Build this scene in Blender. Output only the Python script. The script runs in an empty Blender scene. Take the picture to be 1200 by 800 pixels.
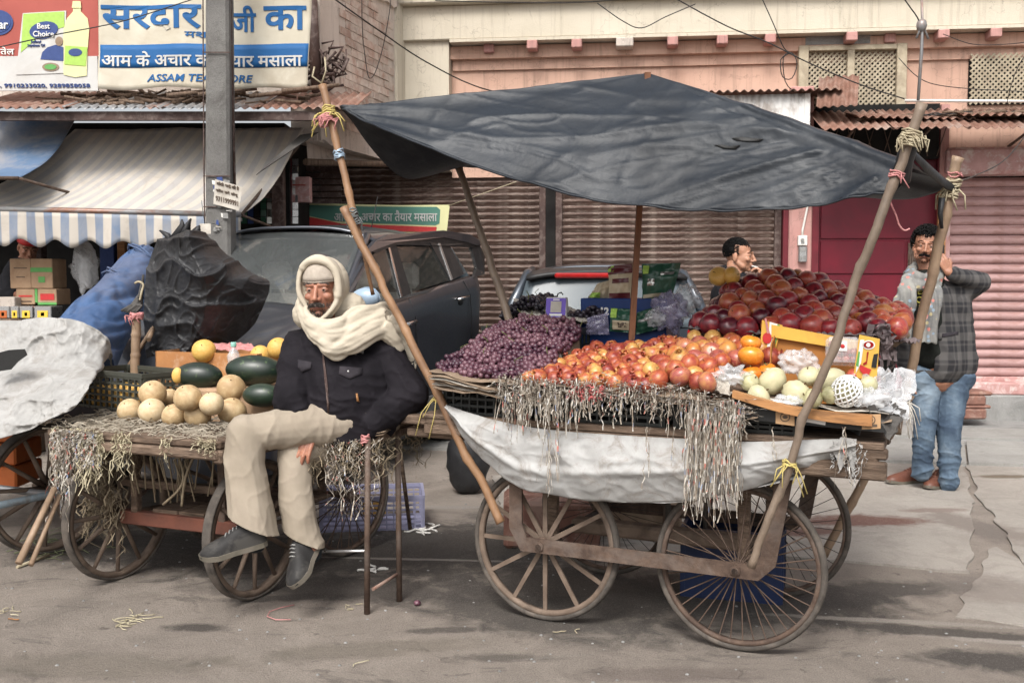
import bpy, bmesh, math, random
import numpy as np
from mathutils import Vector, Matrix, noise, Euler
R=math.radians; PI=math.pi
rnd=random.Random(7)
sc=bpy.context.scene
C=sc.collection
# ---------------- camera ----------------
F=1167.0; HY=330.0; CH=1.36; PITCH=math.atan((HY-400)/F)
cd=bpy.data.cameras.new('camera'); cam=bpy.data.objects.new('camera',cd); C.objects.link(cam)
cd.sensor_width=36; cd.lens=F/1200*36; cd.clip_end=500; cd.clip_start=.05
cam.location=(0,0,CH); cam.rotation_euler=(R(90)+PITCH,0,0)
cd.dof.use_dof=True; cd.dof.focus_distance=4.1; cd.dof.aperture_fstop=14.0
sc.camera=cam
# ---------------- sky, sun, exposure: bright overcast street ----------------
w=bpy.data.worlds.new('World'); sc.world=w; w.use_nodes=True
wn=w.node_tree.nodes; wl=w.node_tree.links
bg=wn['Background']; sky=wn.new('ShaderNodeTexSky'); sky.sky_type='NISHITA'; sky.sun_disc=False
SUN_EL=R(50); SUN_AZ=R(196)
sky.sun_elevation=SUN_EL; sky.sun_rotation=SUN_AZ; sky.air_density=1.0; sky.dust_density=6.0; sky.ozone_density=.6
hs=wn.new('ShaderNodeHueSaturation'); hs.inputs['Saturation'].default_value=.22
wl.new(sky.outputs[0],hs.inputs['Color']); wl.new(hs.outputs[0],bg.inputs[0]); bg.inputs[1].default_value=.135
sd=bpy.data.lights.new('sun','SUN'); sd.energy=1.5; sd.angle=R(18); sd.color=(1,.955,.89)
so=bpy.data.objects.new('sun',sd); C.objects.link(so)
sdir=Vector((math.sin(SUN_AZ)*math.cos(SUN_EL),math.cos(SUN_AZ)*math.cos(SUN_EL),math.sin(SUN_EL)))
so.rotation_euler=sdir.to_track_quat('Z','Y').to_euler(); so.location=sdir*20
sc.view_settings.view_transform='Standard'; sc.view_settings.look='None'; sc.view_settings.exposure=0.72; sc.view_settings.gamma=1
sc.render.engine='CYCLES'; sc.cycles.max_bounces=6; sc.cycles.transparent_max_bounces=12
# ---------------- pixel <-> place helpers (photo pixels, 1200 wide) ----------------
cp,sp=math.cos(PITCH),math.sin(PITCH)
def ray(px,py):
    a=(px-600)/F; b=(400-py)/F
    return Vector((a,cp-b*sp,sp+b*cp))
def at(px,py,Y):
    d=ray(px,py); return Vector((0,0,CH))+d*(Y/d.y)
def gnd(px,py,z=0):
    d=ray(px,py); return Vector((0,0,CH))+d*((z-CH)/d.z)
def onp(px,py,p0,n):
    d=ray(px,py); o=Vector((0,0,CH)); return o+d*((Vector(p0)-o).dot(n)/d.dot(n))
# ---------------- materials ----------------
def L2(c): return tuple((x/255/12.92 if x/255<=.04045 else ((x/255+.055)/1.055)**2.4) for x in c)+(1,)
def col(c): return tuple(c)+(1,) if len(c)==3 else tuple(c)
M={}
class NT:
    def __init__(s,name):
        s.m=bpy.data.materials.new(name); s.m.use_nodes=True; s.t=s.m.node_tree; s.b=s.t.nodes['Principled BSDF']; s.co=None
    def n(s,ty,**k):
        x=s.t.nodes.new('ShaderNode'+ty)
        for a,v in k.items(): setattr(x,a,v)
        return x
    def l(s,a,b): s.t.links.new(a,b)
    def coord(s,kind='Object',scale=(1,1,1),rot=(0,0,0)):
        tc=s.n('TexCoord'); mp=s.n('Mapping'); mp.inputs['Scale'].default_value=scale; mp.inputs['Rotation'].default_value=rot
        s.l(tc.outputs[kind],mp.inputs[0]); return mp.outputs[0]
    def noise(s,scale,detail=4,rough=.6,vec=None,dist=0):
        x=s.n('TexNoise'); x.inputs['Scale'].default_value=scale; x.inputs['Detail'].default_value=detail; x.inputs['Roughness'].default_value=rough; x.inputs['Distortion'].default_value=dist
        if vec is not None: s.l(vec,x.inputs['Vector'])
        return x.outputs['Fac']
    def ramp(s,fac,stops,interp='LINEAR'):
        x=s.n('ValToRGB'); r=x.color_ramp; r.interpolation=interp
        while len(r.elements)<len(stops): r.elements.new(.5)
        for e,(p,c) in zip(r.elements,stops): e.position=p; e.color=col(c) if not isinstance(c,(int,float)) else (c,c,c,1)
        s.l(fac,x.inputs[0]); return x.outputs[0]
    def mix(s,fac,a,b,mode='MIX'):
        x=s.n('Mix',data_type='RGBA',blend_type=mode)
        for v,i in ((fac,0),(a,6),(b,7)):
            if hasattr(v,'is_output') or hasattr(v,'links'): s.l(v,x.inputs[i])
            else: x.inputs[i].default_value=v if i==0 else col(v)
        return x.outputs[2]
    def math(s,op,a,b=0,clamp=False):
        x=s.n('Math',operation=op); x.use_clamp=clamp
        for i,v in enumerate((a,b)):
            if hasattr(v,'links'): s.l(v,x.inputs[i])
            else: x.inputs[i].default_value=v
        return x.outputs[0]
    def bump(s,h,strength=.3,dist=.01):
        x=s.n('Bump'); x.inputs['Strength'].default_value=strength; x.inputs['Distance'].default_value=dist
        s.l(h,x.inputs['Height']); s.l(x.outputs[0],s.b.inputs['Normal']); return x
    def set(s,**k):
        for a,v in k.items():
            i=s.b.inputs[a.replace('_',' ')]
            if hasattr(v,'links'): s.l(v,i)
            else: i.default_value=col(v) if isinstance(v,tuple) else v
def pm(name,c1,c2=None,scale=8,rough=.7,bump=.3,bscale=None,bd=.004,stain=None,sscale=2,samt=.5,metal=0,detail=5,stretch=(1,1,1),c3=None,spec=.28,trans=0,sheen=0,coat=0,alpha=1,oi=0,coord='Object',dist=0,lo=.35,hi=.65):
    """two (or three) tone noise surface with optional stains and fine relief; colours are real-world linear base colours"""
    t=NT(name); v=t.coord(coord,stretch); c2=c2 or tuple(x*.75 for x in c1)
    f=t.noise(scale,detail,.62,v,dist)
    st=[(lo,c2),(hi,c1)] if c3 is None else [(lo,c2),(.5,c1),(hi,c3)]
    c=t.ramp(f,st)
    if stain:
        g=t.ramp(t.noise(sscale,6,.7,v,.6),[(.48,0),(.62,1)]); g=t.math('MULTIPLY',g,samt); c=t.mix(g,c,stain)
    if oi:
        o=t.n('ObjectInfo'); h=t.n('HueSaturation'); vv=t.math('MULTIPLY_ADD',o.outputs['Random'],oi); 
        vv.node.inputs[2].default_value=1-oi/2; t.l(vv,h.inputs['Value']); t.l(c,h.inputs['Color']); c=h.outputs[0]
    t.set(Base_Color=c,Metallic=metal)
    t.set(Roughness=t.ramp(f,[(.3,min(1,rough*1.1)),(.7,rough*.85)]))
    t.b.inputs['Specular IOR Level'].default_value=spec
    if trans: t.b.inputs['Transmission Weight'].default_value=trans
    if sheen: t.b.inputs['Sheen Weight'].default_value=sheen
    if coat: t.b.inputs['Coat Weight'].default_value=coat
    if alpha<1: t.b.inputs['Alpha'].default_value=alpha
    if bump: t.bump(t.noise(bscale or scale*4,6,.65,v),bump,bd)
    M[name]=t.m; return t.m
def flat(name,c,rough=.6,metal=0,spec=.4):
    return pm(name,c,tuple(x*.86 for x in c),40,rough,.05,metal=metal,spec=spec)
# ---------------- mesh builder ----------------
class MB:
    def __init__(s): s.v=[]; s.f=[]; s.mi=[]; s.cur=0; s.sm=[]; s.smooth=False
    def add(s,vs,fs,smooth=None):
        o=len(s.v); s.v.extend([tuple(p) for p in vs]); sm=s.smooth if smooth is None else smooth
        for f in fs: s.f.append(tuple(i+o for i in f)); s.mi.append(s.cur); s.sm.append(sm)
        return s
    def box(s,a,b,rot=None,c=None):
        x0,y0,z0=a; x1,y1,z1=b
        vs=[Vector(p) for p in ((x0,y0,z0),(x1,y0,z0),(x1,y1,z0),(x0,y1,z0),(x0,y0,z1),(x1,y0,z1),(x1,y1,z1),(x0,y1,z1))]
        if rot is not None:
            cc=Vector(c) if c is not None else sum(vs,Vector())/8
            vs=[rot@(p-cc)+cc for p in vs]
        return s.add(vs,[(0,3,2,1),(4,5,6,7),(0,1,5,4),(1,2,6,5),(2,3,7,6),(3,0,4,7)],False)
    def bbox(s,a,b,bev=.006):
        """box with chamfered edges"""
        bm=bmesh.new(); bmesh.ops.create_cube(bm,size=1)
        d=[b[i]-a[i] for i in range(3)]
        for v in bm.verts: v.co=Vector([a[i]+(v.co[i]+.5)*d[i] for i in range(3)])
        bmesh.ops.bevel(bm,geom=bm.edges[:],offset=min(bev,min(abs(x) for x in d)*.4),segments=1,affect='EDGES')
        bm.verts.index_update(); s.add([v.co for v in bm.verts],[[v.index for v in f.verts] for f in bm.faces],False); bm.free(); return s
    def quad(s,a,b,c,d): return s.add([a,b,c,d],[(0,1,2,3)],False)
    def prism(s,pts,d):
        """closed outline pts (3-d) extruded by vector d"""
        n=len(pts); d=Vector(d); v=[Vector(p) for p in pts]+[Vector(p)+d for p in pts]
        return s.add(v,[tuple(range(n))[::-1],tuple(range(n,2*n))]+[(i,(i+1)%n,n+(i+1)%n,n+i) for i in range(n)],False)
    def tube(s,path,r,n=8,cap=True,flatx=1.0,jit=0,smooth=True,up=None):
        path=[Vector(p) for p in path]; k=len(path)
        rs=r if isinstance(r,(list,tuple)) else [r]*k
        if up is None: up=Vector((0,0,1)) if abs((path[-1]-path[0]).normalized().z)<.9 else Vector((1,0,0))
        vs=[]; pu=None
        for i,p in enumerate(path):
            t=(path[min(i+1,k-1)]-path[max(i-1,0)])
            if t.length<1e-9: t=Vector((0,0,1))
            t.normalize()
            u=(up if pu is None else pu); u=u-t*u.dot(t)
            if u.length<1e-5: u=t.orthogonal()
            u.normalize(); pu=u; w_=t.cross(u)
            for j in range(n):
                a=2*PI*j/n; rr=rs[i]*(1+(rnd.uniform(-jit,jit) if jit else 0))
                vs.append(p+u*math.cos(a)*rr+w_*math.sin(a)*rr*flatx)
        fs=[(i*n+j,i*n+(j+1)%n,(i+1)*n+(j+1)%n,(i+1)*n+j) for i in range(k-1) for j in range(n)]
        s.add(vs,fs,smooth)
        if cap:
            o=len(s.v)-len(vs)
            s.f.append(tuple(o+j for j in range(n))[::-1]); s.f.append(tuple(o+(k-1)*n+j for j in range(n)))
            s.mi+= [s.cur]*2; s.sm+=[False]*2
        return s
    def ell(s,c,r,nu=14,nv=9,rot=None,fn=None):
        c=Vector(c); vs=[]; 
        r=(r,r,r) if isinstance(r,(int,float)) else r
        for i in range(nv+1):
            th=PI*i/nv
            for j in range(nu):
                a=2*PI*j/nu; p=Vector((r[0]*math.sin(th)*math.cos(a),r[1]*math.sin(th)*math.sin(a),r[2]*math.cos(th)))
                if fn: p=fn(p,th,a)
                if rot is not None: p=rot@p
                vs.append(c+p)
        return s.add(vs,[(i*nu+j,(i+1)*nu+j,(i+1)*nu+(j+1)%nu,i*nu+(j+1)%nu) for i in range(nv) for j in range(nu)],True)
    def lathe(s,prof,c=(0,0,0),n=16,rot=None,cap=True):
        c=Vector(c); vs=[]
        for r,z in prof:
            for j in range(n):
                p=Vector((r*math.cos(2*PI*j/n),r*math.sin(2*PI*j/n),z)); vs.append(c+(rot@p if rot is not None else p))
        k=len(prof); s.add(vs,[(i*n+j,i*n+(j+1)%n,(i+1)*n+(j+1)%n,(i+1)*n+j) for i in range(k-1) for j in range(n)],True)
        if cap:
            o=len(s.v)-len(vs); s.f.append(tuple(o+j for j in range(n))[::-1]); s.f.append(tuple(o+(k-1)*n+j for j in range(n))); s.mi+=[s.cur]*2; s.sm+=[False]*2
        return s
    def grid(s,fn,nu,nv,smooth=True,close=False):
        vs=[fn(i/nu,j/nv) for j in range(nv+1) for i in range(nu+1)]
        return s.add(vs,[(j*(nu+1)+i,j*(nu+1)+i+1,(j+1)*(nu+1)+i+1,(j+1)*(nu+1)+i) for j in range(nv) for i in range(nu)],smooth)
    def slab(s,pts,t,z=None):
        """horizontal polygon (list of Vector) made t thick downward"""
        return s.prism([Vector(p) for p in pts],(0,0,-t))
    def mesh(s,name,mats):
        me=bpy.data.meshes.new(name); me.from_pydata(s.v,[],s.f)
        for m in mats: me.materials.append(m)
        me.polygons.foreach_set('material_index',s.mi); me.polygons.foreach_set('use_smooth',s.sm); me.update(); return me
def ml(m):
    m=m if isinstance(m,(list,tuple)) else [m]; return [M[x] if isinstance(x,str) else x for x in m]
WM={}   # object -> world matrix bookkeeping
def place(o,parent,local):
    C.objects.link(o)
    if parent is not None:
        o.parent=parent
        if local: WM[o.name]=WM[parent.name]@Matrix.LocRotScale(o.location,o.rotation_euler,o.scale)
        else: o.matrix_parent_inverse=WM[parent.name].inverted(); WM[o.name]=Matrix.LocRotScale(o.location,o.rotation_euler,o.scale)
    else: WM[o.name]=Matrix.LocRotScale(o.location,o.rotation_euler,o.scale)
    return o
def obj(name,mb,mats,parent=None,local=False,loc=(0,0,0),rot=(0,0,0)):
    me=mb if isinstance(mb,bpy.types.Mesh) else mb.mesh(name,ml(mats))
    o=bpy.data.objects.new(name,me); o.location=loc; o.rotation_euler=rot; return place(o,parent,local)
def tag(o,label=None,cat=None,group=None,kind=None):
    for k,v in (('label',label),('category',cat),('group',group),('kind',kind)):
        if v: o[k]=v
    return o
def thing(name,label,cat,loc=(0,0,0),rz=0,group=None):
    o=bpy.data.objects.new(name,None); o.empty_display_size=.1; o.location=loc; o.rotation_euler=(0,0,rz); place(o,None,False); return tag(o,label,cat,group)
def struct(name,mb,mats): return tag(obj(name,mb,mats),kind='structure')
def solid(mb_or_me,name,mats,t,offset=0.0):
    """give a sheet its thickness through a Solidify modifier, applied"""
    me=mb_or_me if isinstance(mb_or_me,bpy.types.Mesh) else mb_or_me.mesh(name,ml(mats))
    return applied(me,[('SOLIDIFY',dict(thickness=t,offset=offset))])
def applied(me,mods):
    o=bpy.data.objects.new('work',me); C.objects.link(o)
    for ty,k in mods:
        m=o.modifiers.new('m',ty)
        for a,v in k.items(): setattr(m,a,v)
    dg=bpy.context.evaluated_depsgraph_get(); r=bpy.data.meshes.new_from_object(o.evaluated_get(dg)); 
    bpy.data.objects.remove(o); return r
def text_mesh(s,size,bold=0,shear=0,ext=.0006):
    cu=bpy.data.curves.new('text','FONT'); cu.body=s; cu.size=size; cu.offset=bold; cu.shear=shear; cu.align_x='CENTER'; cu.align_y='CENTER'; cu.extrude=ext; cu.resolution_u=3
    o=bpy.data.objects.new('text',cu); C.objects.link(o); dg=bpy.context.evaluated_depsgraph_get()
    r=bpy.data.meshes.new_from_object(o.evaluated_get(dg)); bpy.data.objects.remove(o); return r
def warp_mesh(me,fn):
    """map every vertex through fn(x,y,z)->point"""
    for v in me.vertices: v.co=fn(v.co)
    me.update(); return me
def setmat(me,m):
    me.materials.clear(); me.materials.append(M[m] if isinstance(m,str) else m)
    return me
def shade(me,on=True):
    me.polygons.foreach_set('use_smooth',[on]*len(me.polygons)); return me
def nz(p,s=1,o=0): return noise.noise(Vector((p[0]*s+o,p[1]*s+o*1.7,p[2]*s-o)))
def fbm(p,s=1,o=0,k=4): return noise.fractal(Vector((p[0]*s+o,p[1]*s+o*1.7,p[2]*s-o)),1.0,2.0,k)
def lerp(a,b,t): return a+(b-a)*t
def poly(pts,t):
    """piecewise-linear interpolation of Vectors or numbers along 0..1"""
    n=len(pts)-1; x=max(0,min(.99999,t))*n; i=int(x); return lerp(pts[i],pts[i+1],x-i)
def spl(pts,t):
    n=len(pts)-1; x=max(0,min(.99999,t))*n; i=int(x); u=x-i
    p0,p1,p2,p3=pts[max(i-1,0)],pts[i],pts[i+1],pts[min(i+2,n)]
    return (p1*2+(p2-p0)*u+(p0*2-p1*5+p2*4-p3)*(u*u)+(p1*3-p0-p2*3+p3)*(u*u*u))*.5
def scatter_copy(o,parent=None):
    c=o.copy(); C.objects.link(c)
    if parent is not None: c.parent=parent
    for ch in list(o.children): scatter_copy(ch,c)
    return c
# ================= materials =================
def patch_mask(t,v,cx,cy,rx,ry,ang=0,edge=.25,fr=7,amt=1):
    """soft-edged mask for stains and painted cart shade on the ground: an ellipse broken up by noise"""
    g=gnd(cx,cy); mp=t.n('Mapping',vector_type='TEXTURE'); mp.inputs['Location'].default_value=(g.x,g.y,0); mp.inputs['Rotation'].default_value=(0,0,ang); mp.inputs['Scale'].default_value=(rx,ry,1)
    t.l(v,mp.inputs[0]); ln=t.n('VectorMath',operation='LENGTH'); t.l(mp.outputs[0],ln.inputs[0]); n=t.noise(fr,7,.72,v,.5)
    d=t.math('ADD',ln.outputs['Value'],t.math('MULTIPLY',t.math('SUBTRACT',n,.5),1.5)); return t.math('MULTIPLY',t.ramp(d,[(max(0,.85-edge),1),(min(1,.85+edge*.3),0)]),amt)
STAINS_SHADE=[(1010,612,.42,.16,.0,(.12,.062,.045),.8),(940,625,.25,.12,.1,(.12,.062,.045),.75),(1090,600,.22,.07,.1,(.13,.085,.065),.5),(700,690,1.0,.45,-.4,(.062,.052,.045),.75),(890,705,.7,.35,-.3,(.055,.047,.041),.7),(560,640,.7,.6,0,(.07,.06,.052),.6),(300,650,1.1,.5,-.3,(.05,.042,.037),.8),(520,640,.9,.5,0,(.055,.047,.041),.75),(640,720,.7,.3,-.4,(.055,.047,.041),.7),(420,690,.9,.22,-.1,(.06,.05,.044),.7),(150,640,.8,.4,0,(.055,.046,.04),.7),(330,700,.35,.06,.1,(.05,.04,.034),.7),(230,735,.16,.05,0,(.05,.04,.034),.7),  # reddish and damp marks, plus dark ellipses painting the shade around the carts
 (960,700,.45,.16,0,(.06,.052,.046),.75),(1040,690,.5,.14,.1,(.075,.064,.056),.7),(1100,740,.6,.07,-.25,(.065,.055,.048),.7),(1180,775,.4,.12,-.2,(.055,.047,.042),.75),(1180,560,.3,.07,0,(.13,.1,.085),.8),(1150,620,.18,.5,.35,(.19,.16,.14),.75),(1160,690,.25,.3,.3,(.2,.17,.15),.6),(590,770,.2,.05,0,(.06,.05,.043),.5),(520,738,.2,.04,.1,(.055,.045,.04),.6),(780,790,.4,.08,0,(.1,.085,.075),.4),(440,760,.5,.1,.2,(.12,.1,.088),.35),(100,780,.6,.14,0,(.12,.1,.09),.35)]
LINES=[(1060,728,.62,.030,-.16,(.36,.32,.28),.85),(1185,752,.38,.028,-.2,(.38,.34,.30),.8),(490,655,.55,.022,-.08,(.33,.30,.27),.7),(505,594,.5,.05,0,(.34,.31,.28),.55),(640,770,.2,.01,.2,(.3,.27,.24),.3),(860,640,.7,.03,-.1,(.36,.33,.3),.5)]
def add_stains_shade(t,v,c):
    for (x,y,rx,ry,an,cl,am) in STAINS_SHADE+LINES: c=t.mix(patch_mask(t,v,x,y,rx*1.12,ry*1.12,an,.35,7 if ry>.04 else 12,min(1,am*1.2)),c,tuple(q*(.8 if q<.1 else 1) for q in cl))
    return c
def road_mat():
    t=NT('road'); v=t.coord('Object')
    big=t.noise(.55,6,.6,v,.4); mid=t.noise(3.2,9,.72,v,.8); fine=t.noise(55,8,.8,v); grit=t.noise(170,4,.8,v); gr2=t.n('TexVoronoi'); gr2.inputs['Scale'].default_value=210; t.l(v,gr2.inputs['Vector'])
    base=t.ramp(big,[(.3,(.26,.22,.186)),(.55,(.34,.29,.247)),(.8,(.39,.337,.29))])
    base=t.mix(t.ramp(mid,[(.42,0),(.72,.6)]),base,(.14,.118,.10))
    dk=t.ramp(t.noise(2.1,9,.74,t.coord('Object',(1,1.9,1)),1.2),[(.57,0),(.63,.6)]); base=t.mix(dk,base,(.09,.075,.066))
    base=t.mix(t.ramp(t.noise(11,5,.65,v,.3),[(.66,0),(.69,.6)]),base,(.08,.064,.055))
    base=add_stains_shade(t,v,base)
    base=t.mix(t.ramp(grit,[(.38,.5),(.55,0)]),base,(.075,.065,.058)); base=t.mix(t.ramp(gr2.outputs['Distance'],[(.12,.5),(.3,0)]),base,(.36,.33,.3)); base=t.mix(t.ramp(fine,[(.55,0),(.75,.4)]),base,(.37,.33,.29))
    cr=t.n('TexVoronoi',feature='DISTANCE_TO_EDGE'); cr.inputs['Scale'].default_value=.55; dv=t.n('VectorMath',operation='ADD'); nn=t.n('TexNoise'); nn.inputs['Scale'].default_value=2.5; nn.inputs['Detail'].default_value=9; nn.inputs['Roughness'].default_value=.7
    t.l(v,nn.inputs['Vector']); t.l(v,dv.inputs[0]); t.l(nn.outputs['Color'],dv.inputs[1]); t.l(dv.outputs[0],cr.inputs['Vector']); ck=t.math('MULTIPLY',t.ramp(cr.outputs['Distance'],[(0,1),(.005,0)]),t.ramp(t.noise(1.3,3,.5,v),[(.5,0),(.62,1)])); base=t.mix(t.math('MULTIPLY',ck,.4),base,(.06,.05,.043))
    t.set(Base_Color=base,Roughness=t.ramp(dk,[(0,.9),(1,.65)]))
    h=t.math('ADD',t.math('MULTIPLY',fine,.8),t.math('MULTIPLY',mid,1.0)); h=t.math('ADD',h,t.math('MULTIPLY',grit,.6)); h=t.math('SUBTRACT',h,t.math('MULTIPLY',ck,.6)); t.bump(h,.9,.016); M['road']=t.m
road_mat()
def conc_mat(name,a,b,dark,amt=.6,st=False):
    t=NT(name); v=t.coord('Object'); n1=t.noise(1.6,8,.65,v,.5); n2=t.noise(45,8,.75,v); n3=t.noise(4,9,.75,v,1.0); n4=t.noise(150,4,.75,v)
    c=t.ramp(n1,[(.3,b),(.62,a)]); c=t.mix(t.ramp(n3,[(.46,0),(.68,amt)]),c,dark)
    if st: c=add_stains_shade(t,v,c)
    c=t.mix(t.ramp(n4,[(.36,.5),(.52,0)]),c,dark); c=t.mix(t.ramp(n2,[(.55,0),(.75,.35)]),c,tuple(x*1.25 for x in a))
    t.set(Base_Color=c,Roughness=.85); t.bump(t.math('ADD',n2,t.math('ADD',n4,t.math('MULTIPLY',n3,.7))),.6,.012); M[name]=t.m
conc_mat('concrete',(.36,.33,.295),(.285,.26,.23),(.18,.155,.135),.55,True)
conc_mat('pavement',(.34,.335,.315),(.26,.255,.24),(.17,.155,.14),.5)
conc_mat('plinth',(.33,.325,.315),(.24,.235,.225),(.15,.15,.145),.8)
conc_mat('pole_concrete',(.2,.195,.185),(.13,.125,.12),(.06,.055,.05),.7)
def wall_mat(name,a,b,grime,streak=.5,scale=1.2):
    t=NT(name); v=t.coord('Object'); vs=t.coord('Object',(6,6,.35))
    n1=t.noise(scale,7,.6,v,.4); n2=t.noise(3.0,8,.7,vs); n3=t.noise(7,9,.75,v,1.2); n4=t.noise(90,5,.7,v)
    c=t.ramp(n1,[(.3,b),(.65,a)]); c=t.mix(t.ramp(n2,[(.52,0),(.72,streak)]),c,grime); c=t.mix(t.ramp(n3,[(.60,0),(.66,streak*.8)]),c,grime)
    cr=t.n('TexVoronoi',feature='DISTANCE_TO_EDGE'); cr.inputs['Scale'].default_value=.9; dv=t.n('VectorMath',operation='ADD'); nn=t.n('TexNoise'); nn.inputs['Scale'].default_value=5; nn.inputs['Detail'].default_value=7
    t.l(v,nn.inputs['Vector']); t.l(v,dv.inputs[0]); t.l(nn.outputs['Color'],dv.inputs[1]); t.l(dv.outputs[0],cr.inputs['Vector'])
    k=t.ramp(cr.outputs['Distance'],[(.0,.7),(.006,0)]); c=t.mix(t.math('MULTIPLY',k,.6),c,(.1,.075,.06))
    t.set(Base_Color=c,Roughness=.85); t.bump(t.math('ADD',n4,t.math('MULTIPLY',n3,1.5)),.35,.008); M[name]=t.m
wall_mat('pink_wall',(.57,.37,.285),(.48,.30,.228),(.27,.175,.135),.7)
wall_mat('pink_pillar',(.5,.28,.25),(.4,.2,.18),(.2,.12,.11),.7)
wall_mat('cream_wall',(.58,.525,.43),(.49,.44,.35),(.3,.25,.19),.6)
wall_mat('grey_plaster',(.5,.44,.39),(.38,.33,.29),(.16,.14,.12),.8)
wall_mat('side_wall',(.6,.53,.47),(.47,.40,.345),(.2,.155,.13),.6)
pm('shutter_brown',(.105,.062,.047),(.055,.028,.021),6,.65,.15,stain=(.3,.24,.2),sscale=9,samt=.5,stretch=(1,1,4),oi=.25,spec=.5)
pm('rail_brown',(.075,.045,.038),(.05,.03,.026),8,.6,.2,stain=(.25,.2,.18),sscale=14,samt=.4)
pm('shutter_pink',(.42,.265,.255),(.34,.21,.2),5,.5,.15,stain=(.25,.13,.11),sscale=7,samt=.5,stretch=(1,1,3),oi=.12)
pm('pink_paint',(.5,.3,.285),(.36,.19,.175),6,.6,.25,stain=(.62,.55,.52),sscale=9,samt=.7)
pm('red_door',(.145,.012,.024),(.10,.009,.018),3,.38,.12,stain=(.09,.012,.02),sscale=2.5,samt=.6)
pm('red_frame',(.16,.02,.03),(.1,.014,.02),5,.5,.2)
pm('cornice_red',(.32,.07,.05),(.2,.05,.04),9,.7,.3,stain=(.45,.38,.32),sscale=8,samt=.5)
pm('brick_paint',(.6,.52,.455),(.47,.385,.33),14,.85,.6,stain=(.36,.19,.14),sscale=5,samt=.6,oi=.3,bd=.01)
pm('lattice',(.44,.38,.28),(.33,.28,.2),12,.7,.2,stain=(.25,.2,.15),sscale=8,samt=.5)
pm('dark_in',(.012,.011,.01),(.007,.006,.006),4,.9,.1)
pm('tin_grey',(.3,.3,.3),(.2,.2,.205),4,.45,.2,stain=(.22,.1,.06),sscale=2.2,samt=.85,metal=.35)
pm('tin_rust',(.26,.15,.115),(.17,.085,.06),5,.7,.4,stain=(.34,.27,.23),sscale=3,samt=.6,metal=.1,oi=.3)
pm('tin_white',(.72,.71,.70),(.6,.59,.57),4,.5,.2,stain=(.2,.15,.12),sscale=5,samt=.6,stretch=(1,1,.4))
pm('old_wood',(.2,.14,.1),(.1,.065,.045),5,.8,.6,stretch=(14,14,1.5),bd=.006,stain=(.04,.03,.025),sscale=4,samt=.5)
pm('cart_wood',(.205,.145,.105),(.095,.064,.045),4,.8,.8,stretch=(2,14,14),bd=.008,stain=(.05,.036,.028),sscale=5,samt=.6,oi=.3)
pm('wheel_wood',(.20,.15,.115),(.115,.083,.063),7,.85,.7,stain=(.04,.03,.026),sscale=6,samt=.5,bd=.006,oi=.25)
pm('lip_wood',(.42,.21,.085),(.27,.125,.05),3,.5,.3,stretch=(1,9,9),stain=(.09,.05,.03),sscale=5,samt=.5)
pm('tyre',(.09,.078,.068),(.045,.039,.034),12,.85,.5,stain=(.15,.125,.105),sscale=4,samt=.7)
pm('rust_iron',(.13,.088,.066),(.07,.047,.037),18,.75,.5,stain=(.2,.17,.15),sscale=7,samt=.35,metal=.2)
pm('dark_iron',(.06,.05,.045),(.035,.03,.027),16,.6,.3,metal=.3)
def bamboo(name,a,b,k):
    t=NT(name); v=t.coord('Object',(1,1,1)); n=t.noise(9,6,.7,v,.3); f=t.noise(5,7,.75,t.coord('Object',(26,26,2.2))); g=t.noise(3,6,.7,v)
    c=t.ramp(n,[(.3,b),(.65,a)]); c=t.mix(t.ramp(g,[(.5,0),(.68,.6)]),c,k); c=t.mix(t.ramp(f,[(.55,0),(.75,.4)]),c,k)
    t.set(Base_Color=c,Roughness=.55); t.bump(f,.3,.003); M[name]=t.m
bamboo('bamboo_gold',(.29,.165,.088),(.185,.10,.052),(.1,.05,.03))
bamboo('bamboo_grey',(.29,.2,.13),(.195,.13,.085),(.08,.055,.04))
bamboo('bamboo_dark',(.20,.15,.11),(.135,.098,.072),(.05,.04,.032))
pm('twine_yellow',(.55,.45,.16),(.4,.32,.12),30,.8,.2); pm('twine_pink',(.55,.26,.25),(.4,.16,.16),30,.8,.2); pm('twine_straw',(.45,.4,.28),(.3,.25,.17),30,.85,.2)
pm('twine_grey',(.2,.22,.22),(.12,.12,.12),30,.8,.2); pm('twine_white',(.65,.62,.56),(.5,.46,.4),30,.8,.2)
pm('tarp',(.016,.021,.029),(.009,.012,.017),2.6,.46,.5,bscale=45,bd=.003,stain=(.075,.08,.085),sscale=1.9,samt=.35,spec=.3)
pm('tarp_black',(.022,.022,.024),(.011,.011,.012),5,.55,.5,stain=(.045,.046,.050),sscale=3.2,samt=.5,bscale=26,bd=.006,spec=.4)
pm('tarp_grey_under',(.08,.074,.069),(.045,.042,.04),4,.8,.3)
pm('tarp_blue',(.06,.115,.235),(.035,.07,.155),3,.55,.3,stain=(.1,.1,.13),sscale=3,samt=.5,bscale=40)
pm('tarp_white',(.36,.355,.345),(.27,.265,.255),6,.7,.6,stain=(.17,.15,.13),sscale=6,samt=.5,bscale=25)
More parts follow.
